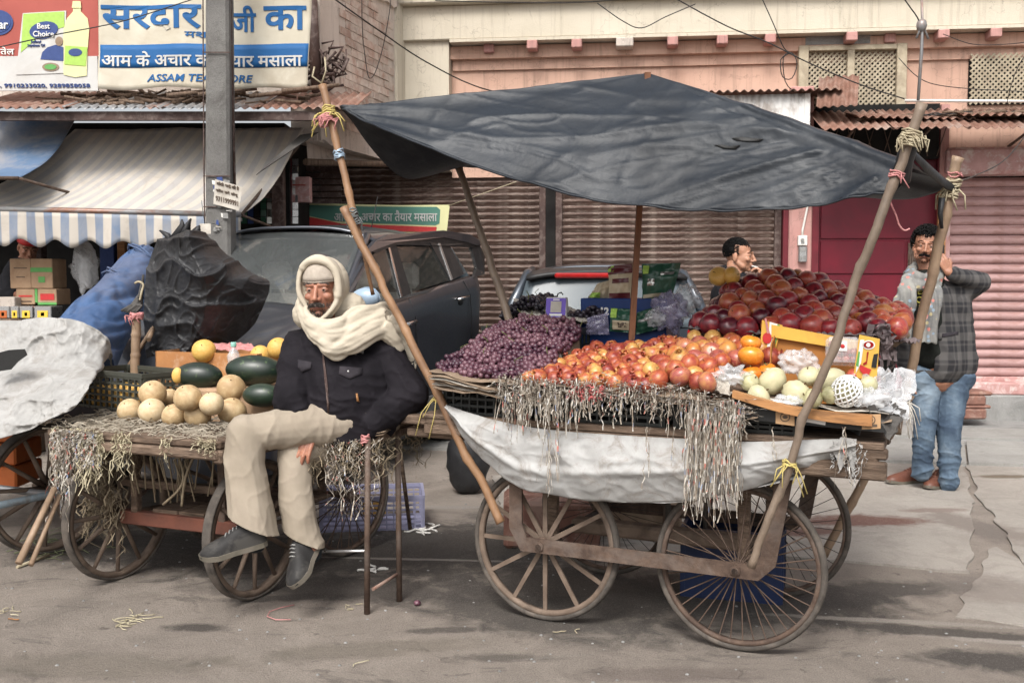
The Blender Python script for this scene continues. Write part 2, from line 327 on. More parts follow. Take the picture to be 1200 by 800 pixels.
def sack_mat():
    t=NT('sack'); v=t.coord('Object'); n=t.noise(2.2,8,.7,v,.8); g=t.noise(9,9,.75,v,.8); d=t.noise(1.1,7,.7,v,.3)
    c=t.ramp(n,[(.3,(.27,.265,.255)),(.6,(.42,.42,.415))]); c=t.mix(t.ramp(g,[(.5,0),(.66,.7)]),c,(.19,.155,.125)); c=t.mix(t.ramp(d,[(.5,0),(.7,.45)]),c,(.17,.135,.105))
    s1=t.n('TexWave',wave_type='BANDS',bands_direction='X'); s1.inputs['Scale'].default_value=90; s1.inputs['Distortion'].default_value=1; s2=t.n('TexWave',wave_type='BANDS',bands_direction='Z'); s2.inputs['Scale'].default_value=90; s2.inputs['Distortion'].default_value=1
    t.l(v,s1.inputs[0]); t.l(v,s2.inputs[0]); t.set(Base_Color=c,Roughness=.6); t.bump(t.math('ADD',t.math('ADD',s1.outputs['Fac'],s2.outputs['Fac']),t.math('MULTIPLY',g,5)),.3,.003); M['sack']=t.m
sack_mat()
pm('paper_news',(.52,.485,.43),(.38,.35,.31),9,.9,.3,stain=(.26,.22,.18),sscale=8,samt=.5,oi=.3)
pm('paper_brown',(.27,.2,.145),(.2,.145,.1),9,.9,.4,stain=(.1,.07,.05),sscale=7,samt=.5,oi=.35)
def strip_mat():
    t=NT('shreds'); v=t.coord('Object'); w_=t.n('TexWhiteNoise'); sn=t.n('VectorMath',operation='SNAP'); sn.inputs[1].default_value=(.007,.007,.022)
    t.l(v,sn.inputs[0]); t.l(sn.outputs[0],w_.inputs['Vector'])
    c=t.ramp(w_.outputs['Value'],[(0,(.22,.185,.15)),(.2,(.42,.39,.34)),(.46,(.29,.26,.215)),(.68,(.56,.54,.50)),(.80,(.17,.135,.1)),(.93,(.5,.15,.12)),(.965,(.22,.28,.42)),(.985,(.12,.1,.08))],'CONSTANT')
    n=t.noise(6,6,.7,v); c=t.mix(t.ramp(n,[(.42,0),(.7,.6)]),c,(.26,.2,.15)); t.set(Base_Color=c,Roughness=.8); M['shreds']=t.m
    return t
strip_mat()
pm('straw',(.48,.43,.30),(.32,.28,.19),20,.85,.2); pm('dry_fibre',(.27,.22,.15),(.16,.125,.085),20,.9,.2); pm('dry_leaf',(.15,.17,.09),(.1,.1,.06),20,.9,.2)
pm('carton',(.4,.27,.17),(.33,.215,.135),6,.85,.2,stain=(.24,.15,.09),sscale=6,samt=.5)
pm('box_black',(.022,.022,.022),(.015,.015,.015),6,.5,.2); pm('print_kraft',(.45,.28,.15),(.38,.23,.12),9,.7,.1)
pm('box_yellow',(.66,.4,.075),(.6,.34,.06),8,.5,.1,stain=(.5,.28,.07),sscale=6,samt=.4); pm('box_brown_in',(.4,.17,.045),(.33,.135,.035),4,.7,.1)
pm('box_blue',(.012,.04,.16),(.009,.03,.12),6,.4,.1); flat('white',(.75,.74,.71)); flat('white_paint',(.72,.7,.66),.7); flat('black',(.02,.02,.02),.5); flat('ink_blue',(.015,.13,.4),.6); flat('ink_navy',(.03,.06,.2),.6)
flat('red',(.5,.03,.03),.5); flat('green',(.1,.32,.08),.5); flat('yellow',(.75,.5,.06),.5); flat('lime',(.35,.55,.1),.5); flat('teal',(.05,.2,.16),.5); flat('purple',(.1,.04,.42),.4); flat('kraft_ink',(.1,.07,.05),.7)
flat('maroon',(.33,.075,.06),.6)
pm('banner_cream',(.56,.52,.43),(.49,.45,.36),3,.6,.1,stain=(.42,.36,.27),sscale=2.5,samt=.55); pm('banner_blue',(.014,.105,.29),(.012,.09,.25),3,.6,.1)
pm('banner_white',(.55,.545,.53),(.48,.475,.46),3,.6,.1,stain=(.4,.37,.33),sscale=2,samt=.4); pm('banner_red',(.38,.09,.07),(.32,.075,.06),3,.6,.1)
pm('banner_green',(.09,.22,.17),(.07,.18,.14),3,.6,.1); pm('banner_yellow',(.66,.65,.36),(.6,.58,.32),3,.6,.1)
def stripe_mat(name,per,off,fade):
    """woven stripes of the awning cloth, faded and dirty; stripes run along the cloth's own V direction"""
    t=NT(name); uv=t.n('TexCoord'); sx=t.n('SeparateXYZ'); t.l(uv.outputs['UV'],sx.inputs[0]); v=t.coord('Object')
    a=t.math('FRACT',t.math('ADD',t.math('MULTIPLY',sx.outputs[0],per),off)); b=t.ramp(a,[(0,0),(.44,0),(.5,1),(.94,1),(1,0)])
    n=t.noise(2.5,7,.7,v,.5); b=t.math('MULTIPLY',b,fade); b=t.math('MULTIPLY',b,t.ramp(n,[(.3,.5),(.65,1)]))
    c=t.mix(b,(.45,.41,.36),(.10,.155,.25)); g=t.noise(5,9,.75,v,.8)
    c=t.mix(t.ramp(g,[(.5,0),(.72,.5)]),c,(.26,.225,.19)); t.set(Base_Color=c,Roughness=.75); t.bump(g,.2,.006); t.stain=None; M[name]=t.m
stripe_mat('awning_top',18.0,.15,.33); stripe_mat('awning_valance',18.0,.1,.95)
# car
def paint(name,a,rough,metal,dust):
    t=NT(name); v=t.coord('Object'); n=t.noise(3,7,.7,v,.4); n2=t.noise(40,6,.7,v)
    c=t.mix(t.ramp(n,[(.4,.08),(.75,dust)]),a,(.3,.26,.22)); t.set(Base_Color=c,Metallic=metal,Roughness=t.ramp(n2,[(.3,rough),(.8,rough+.15)])); t.b.inputs['Coat Weight'].default_value=.6; t.b.inputs['Coat Roughness'].default_value=.08; M[name]=t.m
paint('car_grey',(.05,.062,.085),.30,.6,.18); paint('car_blue',(.03,.048,.072),.3,.6,.2)
def glass(name,tint,rough=.03,alpha=.55,dust=.2):
    t=NT(name); v=t.coord('Object'); n=t.noise(4,8,.75,v,.5); d=t.ramp(n,[(.4,alpha),(.8,min(1,alpha+dust))])
    t.set(Base_Color=tint,Roughness=rough,Alpha=d); t.b.inputs['Specular IOR Level'].default_value=.9; t.b.inputs['Coat Weight'].default_value=1; M[name]=t.m
glass('car_glass',(.10,.11,.10),.03,.13,.16); glass('hatch_glass',(.08,.10,.115),.25,.9,.1); M['hatch_glass'].node_tree.nodes['Principled BSDF'].inputs['Coat Weight'].default_value=0; M['hatch_glass'].node_tree.nodes['Principled BSDF'].inputs['Specular IOR Level'].default_value=.3; glass('screen_glass',(.12,.13,.13),.03,.3,.25)
pm('plastic_black',(.025,.025,.026),(.018,.018,.019),9,.5,.15); pm('chrome',(.6,.6,.6),(.5,.5,.5),9,.2,.03,metal=1); pm('seat_cream',(.6,.59,.54),(.42,.41,.37),9,.8,.2)
pm('tail_red',(.32,.010,.010),(.24,.008,.008),9,.15,.05,coat=1); pm('mirror_face',(.32,.42,.52),(.3,.38,.48),9,.1,.02,metal=.2)
# people
def skin_mat(name,a,b):
    t=NT(name); v=t.coord('Object'); n=t.noise(18,6,.6,v); f=t.noise(160,4,.7,v)
    t.set(Base_Color=t.ramp(n,[(.35,b),(.65,a)]),Roughness=.5); t.b.inputs['Subsurface Weight'].default_value=.1; t.b.inputs['Subsurface Radius'].default_value=(.02,.006,.003); t.b.inputs['Subsurface Scale'].default_value=.3; t.bump(f,.25,.002); M[name]=t.m
skin_mat('skin_old',(.42,.195,.125),(.27,.11,.068)); skin_mat('skin_young',(.36,.175,.11),(.27,.12,.072)); skin_mat('skin_fair',(.44,.23,.15),(.34,.165,.1))
def cloth(name,a,b,sc_=30,rough=.85,bump=.4,**k): return pm(name,a,b,sc_,rough,bump,bd=.002,spec=.12,**k)
cloth('jacket_black',(.016,.0138,.0175),(.009,.008,.0102),5); cloth('trouser_beige',(.35,.30,.24),(.27,.23,.18),4,stain=(.24,.2,.16),sscale=3,samt=.4); cloth('shawl',(.52,.465,.375),(.43,.38,.30),5)
cloth('beanie',(.4,.35,.295),(.33,.285,.24),60,bump=.5); cloth('jeans',(.095,.135,.185),(.05,.073,.11),4,c3=(.2,.255,.31)); cloth('tee_black',(.014,.016,.014),(.01,.011,.01),8); cloth('jumper_dark',(.014,.014,.017),(.010,.010,.012),8)
pm('shoe_grey',(.03,.029,.029),(.018,.017,.017),9,.6,.2,stain=(.08,.075,.068),sscale=8,samt=.5,spec=.2); pm('sole',(.16,.14,.115),(.1,.09,.07),9,.8,.2); pm('shoe_brown',(.15,.062,.042),(.1,.04,.028),9,.4,.15); pm('sock',(.02,.025,.03),(.015,.018,.02),20,.9,.2)
pm('hair_black',(.009,.008,.008),(.005,.005,.005),20,.6,.5,spec=.12); pm('moustache_grey',(.05,.04,.035),(.022,.018,.016),60,.8,.5,c3=(.12,.1,.085)); flat('eye_white',(.45,.38,.34),.2); flat('iris',(.012,.008,.006),.15); flat('lip',(.25,.095,.075),.5)
def plaid():
    t=NT('plaid'); v=t.coord('Object',(1,1,1)); s=t.n('SeparateXYZ'); t.l(v,s.inputs[0])
    def band(o,per,w_,ph=0):
        a=t.math('FRACT',t.math('ADD',t.math('MULTIPLY',o,per),ph)); return t.ramp(a,[(0,0),(.5-w_,0),(.5-w_+.06,1),(.5+w_-.06,1),(.5+w_,0)])
    xx=t.math('ADD',s.outputs[0],t.math('MULTIPLY',s.outputs[1],.6))
    b=t.math('ADD',band(xx,9,.22),band(s.outputs[2],8.2,.24,.2)); th=t.math('ADD',band(xx,9,.08,.42),band(s.outputs[2],8.2,.08,.62)); n=t.noise(60,5,.7,v)
    c=t.mix(t.math('MULTIPLY',b,.5),(.014,.014,.017),(.085,.08,.078)); c=t.mix(t.math('MULTIPLY',th,.25),c,(.13,.12,.115)); t.set(Base_Color=c,Roughness=.9); t.bump(n,.4,.002); M['plaid']=t.m
plaid()
def floral():
    t=NT('floral'); v=t.coord('Object'); c=t.ramp(t.noise(8,4,.6,v),[(.35,(.12,.12,.12)),(.65,(.24,.235,.215))])
    vo=t.n('TexVoronoi'); vo.inputs['Scale'].default_value=26; t.l(v,vo.inputs['Vector']); k=t.ramp(vo.outputs['Distance'],[(.25,1),(.33,0)])
    w_=t.n('TexWhiteNoise'); t.l(vo.outputs['Position'],w_.inputs['Vector']); cc=t.ramp(w_.outputs['Value'],[(0,(.5,.16,.13)),(.3,(.2,.27,.34)),(.5,(.36,.3,.16)),(.68,(.55,.25,.22)),(.85,(.36,.35,.33))],'CONSTANT')
    c=t.mix(t.math('MULTIPLY',k,.8),c,cc); t.set(Base_Color=c,Roughness=.85); M['floral']=t.m
floral()
# fruit
def fruit(name,a,b,c3,scale=6,rough=.35,hue=.0,coat=.15,streak=None,oi=.35,speck=None):
    t=NT(name); v=t.coord('Object'); o=t.n('ObjectInfo'); off=t.n('VectorMath',operation='ADD'); t.l(v,off.inputs[0]); t.l(o.outputs['Location'],off.inputs[1])
    sc2=t.n('VectorMath',operation='MULTIPLY_ADD'); 
    n=t.noise(scale,5,.6,off.outputs[0],.3); rr=t.math('MULTIPLY_ADD',o.outputs['Random'],oi); rr.node.inputs[2].default_value=-oi/2
    f=t.math('ADD',n,rr); c=t.ramp(f,[(.28,a),(.5,b),(.74,c3)])
    if streak: 
        w_=t.n('TexWave',wave_type='BANDS',bands_direction='DIAGONAL'); w_.inputs['Scale'].default_value=streak[0]; w_.inputs['Distortion'].default_value=4; t.l(v,w_.inputs[0]); c=t.mix(t.math('MULTIPLY',w_.outputs['Fac'],streak[1]),c,streak[2])
    if speck: c=t.mix(t.ramp(t.noise(speck[0],3,.7,v),[(.6,0),(.7,speck[1])]),c,speck[2])
    t.set(Base_Color=c,Roughness=rough); t.b.inputs['Coat Weight'].default_value=coat; t.b.inputs['Coat Roughness'].default_value=.3; t.bump(t.noise(50,4,.6,v),.12,.002); M[name]=t.m
fruit('pomegranate',(.19,.024,.020),(.36,.085,.035),(.46,.25,.07),1.5,.42,coat=.08,speck=(7,.5,(.24,.12,.05)),oi=.4)
fruit('apple_pink',(.17,.018,.03),(.29,.045,.045),(.42,.17,.06),1.6,.33,streak=(3,.25,(.6,.34,.18)),speck=(14,.3,(.55,.3,.2)))
fruit('apple_orange',(.26,.04,.028),(.40,.12,.035),(.49,.25,.06),1.6,.35,streak=(9,.2,(.5,.1,.08)))
fruit('apple_yellow',(.33,.07,.035),(.47,.24,.06),(.52,.35,.11),1.5,.35,streak=(9,.2,(.55,.14,.08)))
fruit('apple_dark',(.06,.006,.014),(.15,.012,.022),(.33,.03,.035),1.5,.28,coat=.4,speck=(16,.3,(.3,.1,.08)))
fruit('apple_red',(.19,.009,.02),(.36,.024,.03),(.46,.13,.05),1.5,.28,coat=.35,streak=(3,.25,(.5,.25,.1)),speck=(16,.3,(.5,.3,.2)))
fruit('apple_brown',(.62,.30,.06),(.72,.40,.08),(.78,.46,.13),8,.35)
fruit('persimmon',(.6,.16,.015),(.68,.22,.02),(.74,.3,.04),4,.25,coat=.4)
fruit('guava',(.38,.36,.19),(.48,.45,.28),(.56,.51,.33),1.6,.55,speck=(14,.4,(.3,.27,.14)))
fruit('melon',(.36,.24,.12),(.50,.37,.21),(.60,.48,.31),1.5,.6,coat=0,speck=(9,.6,(.38,.23,.10)),oi=.35)
fruit('melon_yellow',(.56,.30,.06),(.62,.37,.09),(.66,.44,.14),5,.55,coat=0,speck=(60,.4,(.55,.38,.16)),oi=.1)
fruit('watermelon',(.004,.009,.007),(.008,.018,.011),(.022,.042,.022),7,.4,coat=.15,speck=(30,.75,(.075,.12,.045)),oi=.05)
fruit('grape_red',(.03,.009,.022),(.07,.022,.038),(.17,.085,.105),30,.45,coat=.05,oi=.25,speck=(60,.5,(.3,.19,.2)))
fruit('grape_black',(.008,.007,.012),(.014,.012,.02),(.04,.03,.045),22,.4,coat=.1,oi=.2,speck=(50,.35,(.08,.07,.09)))
pm('stem_brown',(.12,.07,.03),(.08,.045,.02),30,.8,.3); pm('stem_green',(.14,.16,.06),(.1,.1,.04),30,.8,.3)
glass('poly_clear',(.75,.76,.78),.12,.28,.35); glass('poly_violet',(.3,.28,.42),.15,.45,.3); flat('foam_net',(.82,.82,.8),.7)
flat('plastic_lilac',(.30,.30,.43),.4); flat('plastic_blue',(.008,.020,.07),.5); flat('crate_dark',(.022,.024,.022),.5); flat('crate_olive',(.055,.057,.046),.55); pm('crate_orange',(.5,.14,.04),(.38,.1,.03),5,.6,.2)
flat('foil_green',(.03,.09,.06),.2); flat('foil_maroon',(.1,.02,.025),.25); flat('foil_silver',(.5,.5,.48),.2,.7); flat('sand_print',(.48,.4,.28),.4); flat('tin_silver',(.5,.5,.5),.3,.8); flat('water_blue',(.3,.42,.5),.2)
# ================= ground =================
mb=MB(); 
def gfn(u,v):
    x=lerp(-40,40,u); y=lerp(-12,60,v); return Vector((x,y,0))
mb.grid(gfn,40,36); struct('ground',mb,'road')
def rag(pts,z,step=.06,amp=.018,seed=0,close=True):
    """polygon on the ground from photo points, its edges broken up"""
    P=[gnd(x,y,z) for x,y in pts]; out=[]; n=len(P)
    for i in range(n):
        a,b=P[i],P[(i+1)%n]; k=max(1,int((b-a).length/step)); d=(b-a).normalized(); pr=Vector((-d.y,d.x,0))
        for j in range(k):
            q=lerp(a,b,j/k); out.append(q+pr*(fbm(q,4,seed,4)*amp*1.6))
    return out
# concrete apron right of the cart: two broken slabs with a strip of dirt between
def sheet(name,pts,h,mat,seed=0,amp=.018,kind='structure',par=None):
    m=MB(); P=rag(pts,h,.06,amp,seed); m.prism([p-Vector((0,0,h+.03)) for p in P],(0,0,h+.03)); o=obj(name,m,mat,par)
    if par is None and kind: o['kind']=kind
    return o
sheet('concrete_apron',[(575,556),(1060,537),(1128,541),(1140,590),(1137,670),(1100,667),(990,655),(860,648),(600,640)],.012,'concrete',3)
sheet('concrete_apron',[(1132,541),(1300,548),(1390,700),(1205,668),(1170,612),(1148,585)],.012,'concrete',5)
sheet('concrete_apron',[(1132,700),(1165,640),(1260,690),(1340,740),(1240,735),(1120,722),(1127,712)],.006,'concrete',8,.03)
for k,(pts,mt) in enumerate([] and [([(1008,719),(1100,728),(1190,745),(1235,758),(1200,764),(1120,748),(1040,735),(1005,728)],'concrete'),([(436,649),(500,651),(540,656),(538,661),(480,658),(430,655)],'white_dust'),([(455,590),(560,592),(562,603),(470,602)],'white_dust')]):
    if 'white_dust' not in M: pm('white_dust',(.34,.31,.28),(.27,.245,.215),7,.85,.3)
    sheet('worn_line',pts,.004,mt,20+k,.03)
# pavement slabs along the shops (each slab a part of the pavement)
pv=thing('pavement','row of grey stone paving slabs in front of the shops',None,(3.5,8.5,0)); pv['kind']='structure'; del pv['label']
m=MB(); q=[gnd(300,518),gnd(1500,524),gnd(1500,492),gnd(300,492)]
m.prism([p-Vector((0,0,.02)) for p in q],(0,0,.03)); obj('bed',m,'plinth',pv)
for row,(ya,yb) in enumerate([(512,538),(496,508)]):
    x=300
    while x<1300:
        w_=rnd.uniform(95,150) if row==0 else rnd.uniform(120,190); x1=x+w_
        if row==0 and 1000<x<1130: x1=1134 if x>=1058 else 1060
        s_=.12 if row==0 else .1
        def yy(xx,y0): return y0+(xx-1000)*.03
        P=[gnd(x+1.2+s_*40,yy(x,yb),.03),gnd(x1-1.2+s_*40,yy(x1,yb),.03),gnd(x1-1.2,yy(x1,ya),.03),gnd(x+1.2,yy(x,ya),.03)]
        P=[gnd(x+1.2,yy(x,yb),.03),gnd(x1-1.2,yy(x1,yb),.03),gnd(x1-1.2-(3 if row==0 else 2)-0,yy(x1,ya),.03),gnd(x+1.2-3,yy(x,ya),.03)][:]
        m=MB(); m.prism([p-Vector((0,0,.04)) for p in P],(0,0,.04+rnd.uniform(-.004,.006))); obj('slab',m,'pavement',pv); x=x1
# ================= main building (pink, cream beam, shutters) =================
BA=math.atan2(-.108,.994); BP=Vector((4.65,9.7,0)); BU=Vector((math.cos(BA),math.sin(BA),0)); BV=Vector((-BU.y,BU.x,0))
bd=thing('pink_building','old pink shop building with a cream beam and brown and pink roller shutters','building',BP,BA)
def fu(px,py,off=0):
    p=onp(px,py,BP-BV*off,BV); d=p-BP; return d.dot(BU),p.z
def fx(px,py,off=0): return fu(px,py,off)[0]
def fz(px,py,off=0): return fu(px,py,off)[1]
def fb(m,x0,y0,x1,y1,off,dep,bev=0):
    """box whose face off metres before the wall plane spans the photo rectangle"""
    ym=(y0+y1)/2; a=fx(x0,ym,off); b=fx(x1,ym,off); xm=(x0+x1)/2; z1=fz(xm,y0,off); z0=fz(xm,y1,off)
    (m.bbox if bev else m.box)((a,-off,z0),(b,-off+dep,z1),*( [bev] if bev else []))
    return a,b,z0,z1
zt=fz(700,45,0); zb0=.27
XL=fx(345,300); XR=XL+9.5
m=MB(); m.box((XL,.30,0),(XR,.6,7.5)); obj('wall',m,'pink_wall',bd,True)                                  # back plane of the facade
m=MB(); m.box((fx(527,60),.12,fz(700,205)),(XR,.30,zt-.005)); obj('upper_wall',m,'pink_wall',bd,True)
m=MB(); m.box((fx(470,60,.05),-.05,fz(500,200,.05)),(fx(526,80,.05),.3,7.4)); obj('pilaster',m,'cream_wall',bd,True)
m=MB(); a=fx(470,30,.1); m.bbox((a,-.1,zt),(XR,.3,zt+.34),.01); obj('beam',m,'cream_wall',bd,True)
m=MB(); m.bbox((a-.02,-.2,zt+.34),(XR,.3,zt+.39),.012); m.bbox((a,-.16,zt+.39),(XR,.3,zt+.44),.01); m.box((fx(527,43,.1),-.12,zt-.03),(XR,.25,zt)); obj('moulding',m,'cream_wall',bd,True)
m=MB(); m.box((a,-.05,zt+.44),(XR,.3,zt+2.2)); obj('parapet',m,'pink_wall',bd,True)
m=MB(); m.box((fx(527,50),.03,zt-.165),(XR,.13,zt-.04)); m.box((fx(529,50),.09,zt-.27),(XR,.13,zt-.165)); m.bbox((fx(529,50),.06,zt-.17),(XR,.13,zt-.155),.004); obj('lintel_band',m,'pink_wall',bd,True)
for i,px in enumerate([572,624,676,732,788,846,902,997,1104,1165,1045]):
    mm=MB(); py=54-(px-600)*.034; w_=.052 if px!=732 else .085; x=fx(px,py,.06)
    mm.bbox((x-w_,-.13 if px not in(572,1045) else -.02,zt-.115),(x+w_,.1,zt-.03+.0),.008)
    obj('joist_end',mm,'pink_pillar' if px!=732 else 'grey_plaster',bd,True)
mm=MB(); fb(mm,944,36,1020,52,-.025,.05); obj('bare_patch',mm,'plinth',bd,True)
mm=MB(); 
for (x,y) in((541,62),(645,58),(730,45)): mm.ell((fx(x,y,-.1),.085,fz(x,y,-.1)),.012,8,5)
obj('bolt',mm,'black',bd,True)
# lattice windows
def lattice(px0,py0,px1,py1,frame,mull,step):
    a,z1=fu(px0,py0,0); b,z0=fu(px1,py1,0); wr=MB(); wr.box((a,.10,z0),(b,.115,z1)); win=obj('window',wr,'dark_in',bd,True)
    fr=MB()
    if frame:
        f_=.095; fr.bbox((a-f_,-.005,z0-.1),(a,.118,z1+.055),.006); fr.bbox((b,-.005,z0-.1),(b+f_,.118,z1+.055),.006); fr.bbox((a,-.003,z1),(b,.118,z1+.05),.006)
        for mx in mull: x=fx(mx,100,0); fr.bbox((x-.034,.0,z0),(x+.034,.12,z1),.004)
        obj('window_frame',fr,'lattice',bd and win,True)
    la=MB(); L=step; W=b-a; H=z1-z0; t=.009
    for s in (1,-1):
        k=-int(H/L)-2
        while k*L<W+H:
            x0=k*L
            # line z=s*(x-x0) clipped to the rectangle
            if s==1: xa,xb=max(0,x0),min(W,x0+H); za,zb=xa-x0,xb-x0
            else: xa,xb=max(0,x0),min(W,x0+H); za,zb=H-(xa-x0),H-(xb-x0)
            if xb-xa>.01:
                d=Vector((xb-xa,0,zb-za)).normalized(); nrm=Vector((-d.z,0,d.x))*t; p=Vector((a+xa,.05 if s==1 else .058,z0+za)); q_=Vector((a+xb,p.y,z0+zb)); e=Vector((0,.012,0))
                la.add([p-nrm,p+nrm,q_+nrm,q_-nrm,p-nrm+e,p+nrm+e,q_+nrm+e,q_-nrm+e],[(0,1,2,3),(0,4,5,1),(3,2,6,7)],False)
            k+=1
    o=obj('lattice',la,'lattice',win,True); o['kind']='stuff'
lattice(948,60,1050,126,True,[997],.052)
lattice(1140,62,1210,120,False,[],.052)
# recess for window: dark band ring is the opening itself
# roller shutters: each slat a sub-part
def slat_mesh(name,w_,h,mat,prof):
    m=MB(); n=len(prof); vs=[]
    for x in (0,w_):
        for (y,z) in prof: vs.append((x,y,z*h))
    m.add(vs,[(i,i+1,n+i+1,n+i) for i in range(n-1)],True); return m.mesh(name,ml(mat))
prof=[(.012,0),(.0,.03),(-.012,.14),(-.02,.32),(-.022,.5),(-.016,.68),(-.004,.80),(.010,.86),(.012,1.0)]
prof_b=[(.004,0),(-.004,.2),(-.013,.45),(-.019,.58),(-.0205,.66),(-.013,.76),(.003,.80),(.004,1)]
def shutter(x0,x1,z0,z1,pitch,y,mat,rail,label):
    back=MB(); back.box((x0,y+.02,z0),(x1,y+.03,z1)); sh=obj('roller_shutter',back,'dark_in',bd,True); sh['label']=label
    me=slat_mesh('slat',x1-x0,pitch*.985,mat,prof_b if mat=='shutter_brown' else prof); z=z0; n=int((z1-z0)/pitch)
    for k in range(n):
        o=obj('slat',me,mat,sh,True,loc=(x0,y+rnd.uniform(-.003,.003),z0+k*pitch+rnd.uniform(-.001,.001)),rot=(rnd.uniform(-.06,.06),rnd.uniform(-.0006,.0006),0))
    r=MB(); r.bbox((x0-.055,y-.05,z0-.05),(x0+.012,y+.06,z1),.004); r.bbox((x1-.012,y-.05,z0-.05),(x1+.055,y+.06,z1),.004); r.bbox((x0,y-.03,z0-.05),(x1,y+.02,z0),.004)
    obj('guide_rail',r,rail,sh,True); return sh
zs=fz(600,192,-.15)
xa,xb,xc,xd,xe=fx(362,270,-.1),fx(633,270,-.1),fx(655,270,-.1),fx(909,290,-.1),fx(345,270,-.1)
shutter(xa,xb,.32,zs,.0675,.16,'shutter_brown','rail_brown','brown roller shutter behind the dark grey car')
shutter(xc+.02,xd,.32,zs,.0675,.16,'shutter_brown','rail_brown','brown roller shutter behind the smoking man')
m=MB(); m.box((XL-.3,.15,zs),(fx(912,220,-.1)+.06,.3,zs+.3)); obj('shutter_housing',m,'rail_brown',bd,True)
m=MB(); m.bbox((fx(636,270,-.1),.12,.27),(fx(652,270,-.1),.3,zs),.006); obj('post',m,'dark_in',bd,True)
m=MB(); m.box((fx(918,290,0),.02,.27),(fx(924,290,0),.3,zs+.2)); obj('door_jamb',m,'red_frame',bd,True)
m=MB(); m.bbox((fx(924,290,0),-.01,.25),(fx(951,290,0),.3,zs+.7),.012); pil=obj('pillar',m,'pink_pillar',bd,True)
m=MB(); m.box((fx(951,290,0),.03,.27),(fx(960,290,0),.3,zs+.3)); m.box((fx(1098,290,0),.03,.27),(fx(1106,290,0),.3,zs+.3)); obj('door_frame',m,'red_frame',bd,True)
# red metal door: sheets with raised borders
x0,x1=fx(960,300,-.1),fx(1098,300,-.1); zz=[.27,fz(1000,322,-.1),fz(1000,281,-.1),zs+.2]
dr=thing('metal_door','x',None); bpy.data.objects.remove(dr)
m=MB(); m.box((x0,.12,.27),(x1,.16,zs+.2)); door=obj('metal_door',m,'red_door',bd,True)
xs=[x0,fx(1062,300,-.1),x1]
for i in range(3):
    for j in range(2 if i==1 else 1):
        a_,b_=(x0,x1) if i!=1 else (xs[j],xs[j+1]); m=MB(); m.bbox((a_+.01,.105,zz[i]+.01),(b_-.01,.122,zz[i+1]-.01),.006); obj('panel',m,'red_door',door,True)
m=MB()
for k in range(5): x=fx(1066+k*3,292,-.09); m.tube([(x,.1,fz(1066,312,-.1)),(x,.1,fz(1066,286,-.1))],.006,6)
m.box((fx(1064,300,-.1),.102,fz(1066,313,-.1)),(fx(1080,300,-.1),.104,fz(1066,285,-.1))); obj('grille',m,'rust_iron',door,True)
# meter box and conduit on the pillar
m=MB(); x=fx(940,282,.02); z=fz(940,282,.02); m.bbox((x-.045,-.06,z-.05),(x+.045,-.01,z+.05),.006); sw=obj('switch_box',m,'white_paint',bd,True); sw['label']='white switch plate'
m=MB(); m.tube([(x-.005,-.075,z+.005),(x-.005,-.06,z+.005)],.016,10); m.box((x-.018,-.066,z-.03),(x+.014,-.06,z-.015)); obj('switch',m,'plinth',sw,True)
m=MB(); m.bbox((x-.04,-.075,z-.21),(x+.042,-.01,z-.06),.008); mt=obj('meter_box',m,'tin_silver',bd,True); m=MB(); m.box((x-.03,-.079,z-.11),(x+.03,-.0755,z-.075)); m.box((x-.03,-.079,z-.19),(x-.005,-.0755,z-.15)); m.box((x+.005,-.079,z-.19),(x+.03,-.0755,z-.15)); obj('dial',m,'plinth',mt,True)
m=MB(); m.tube([(x,-.03,z+.05),(x+.0,-.03,z+.1),(x+.06,-.03,z+.42),(x+.07,-.03,z+1)],.011,8); obj('conduit',m,'white_paint',bd,True)
m=MB(); 
for k in range(14):
    p=[(fx(930+k*1.1,330,.01)+rnd.uniform(-.02,.02),-.013,fz(930,345,.01)+rnd.uniform(-.12,.1))]; p.append((p[0][0]+rnd.uniform(-.02,.03),-.013,p[0][2]+rnd.uniform(-.05,.05))); m.tube(p,.004,5)
obj('chalk_scrawl',m,'white_paint',bd,True)
# wooden battens right of the door
for k in range(2):
    m=MB(); x=fx(1100+k*6,270,.02); m.bbox((x-.014,-.04,1.2),(x+.014,.0,fz(1100,222,.02)+.1),.003); obj('batten',m,'lip_wood',bd,True)
# pink shutter, hood box, sill, plinth
xp0,xp1=fx(1112,300,-.08),fx(1112,300,-.08)+2.3; zh=fz(1160,206,-.08)
shutter(xp0,xp1,fz(1160,446,-.1)+.04,zh,.093,.14,'shutter_pink','pink_paint','pink roller shutter at the right end of the building')
m=MB(); m.bbox((xp0-.09,-.10,zh),(xp1,.2,fz(1160,172,.1)),.03); obj('shutter_hood',m,'pink_paint',bd,True)
m=MB(); m.box((fx(1099,300,.0),.0,.27),(xp0-.05,.28,zs+.5)); obj('pier',m,'pink_pillar',bd,True)
m=MB(); z_=fz(1160,462,.0); m.bbox((fx(1104,450,.0),-.03,z_),(XR,.3,fz(1160,448,.0)),.01); obj('sill',m,'pink_paint',bd,True)
m=MB(); m.bbox((XL,-.06,-.02),(XR,.5,z_-.001),.015); obj('plinth',m,'plinth',bd,True)
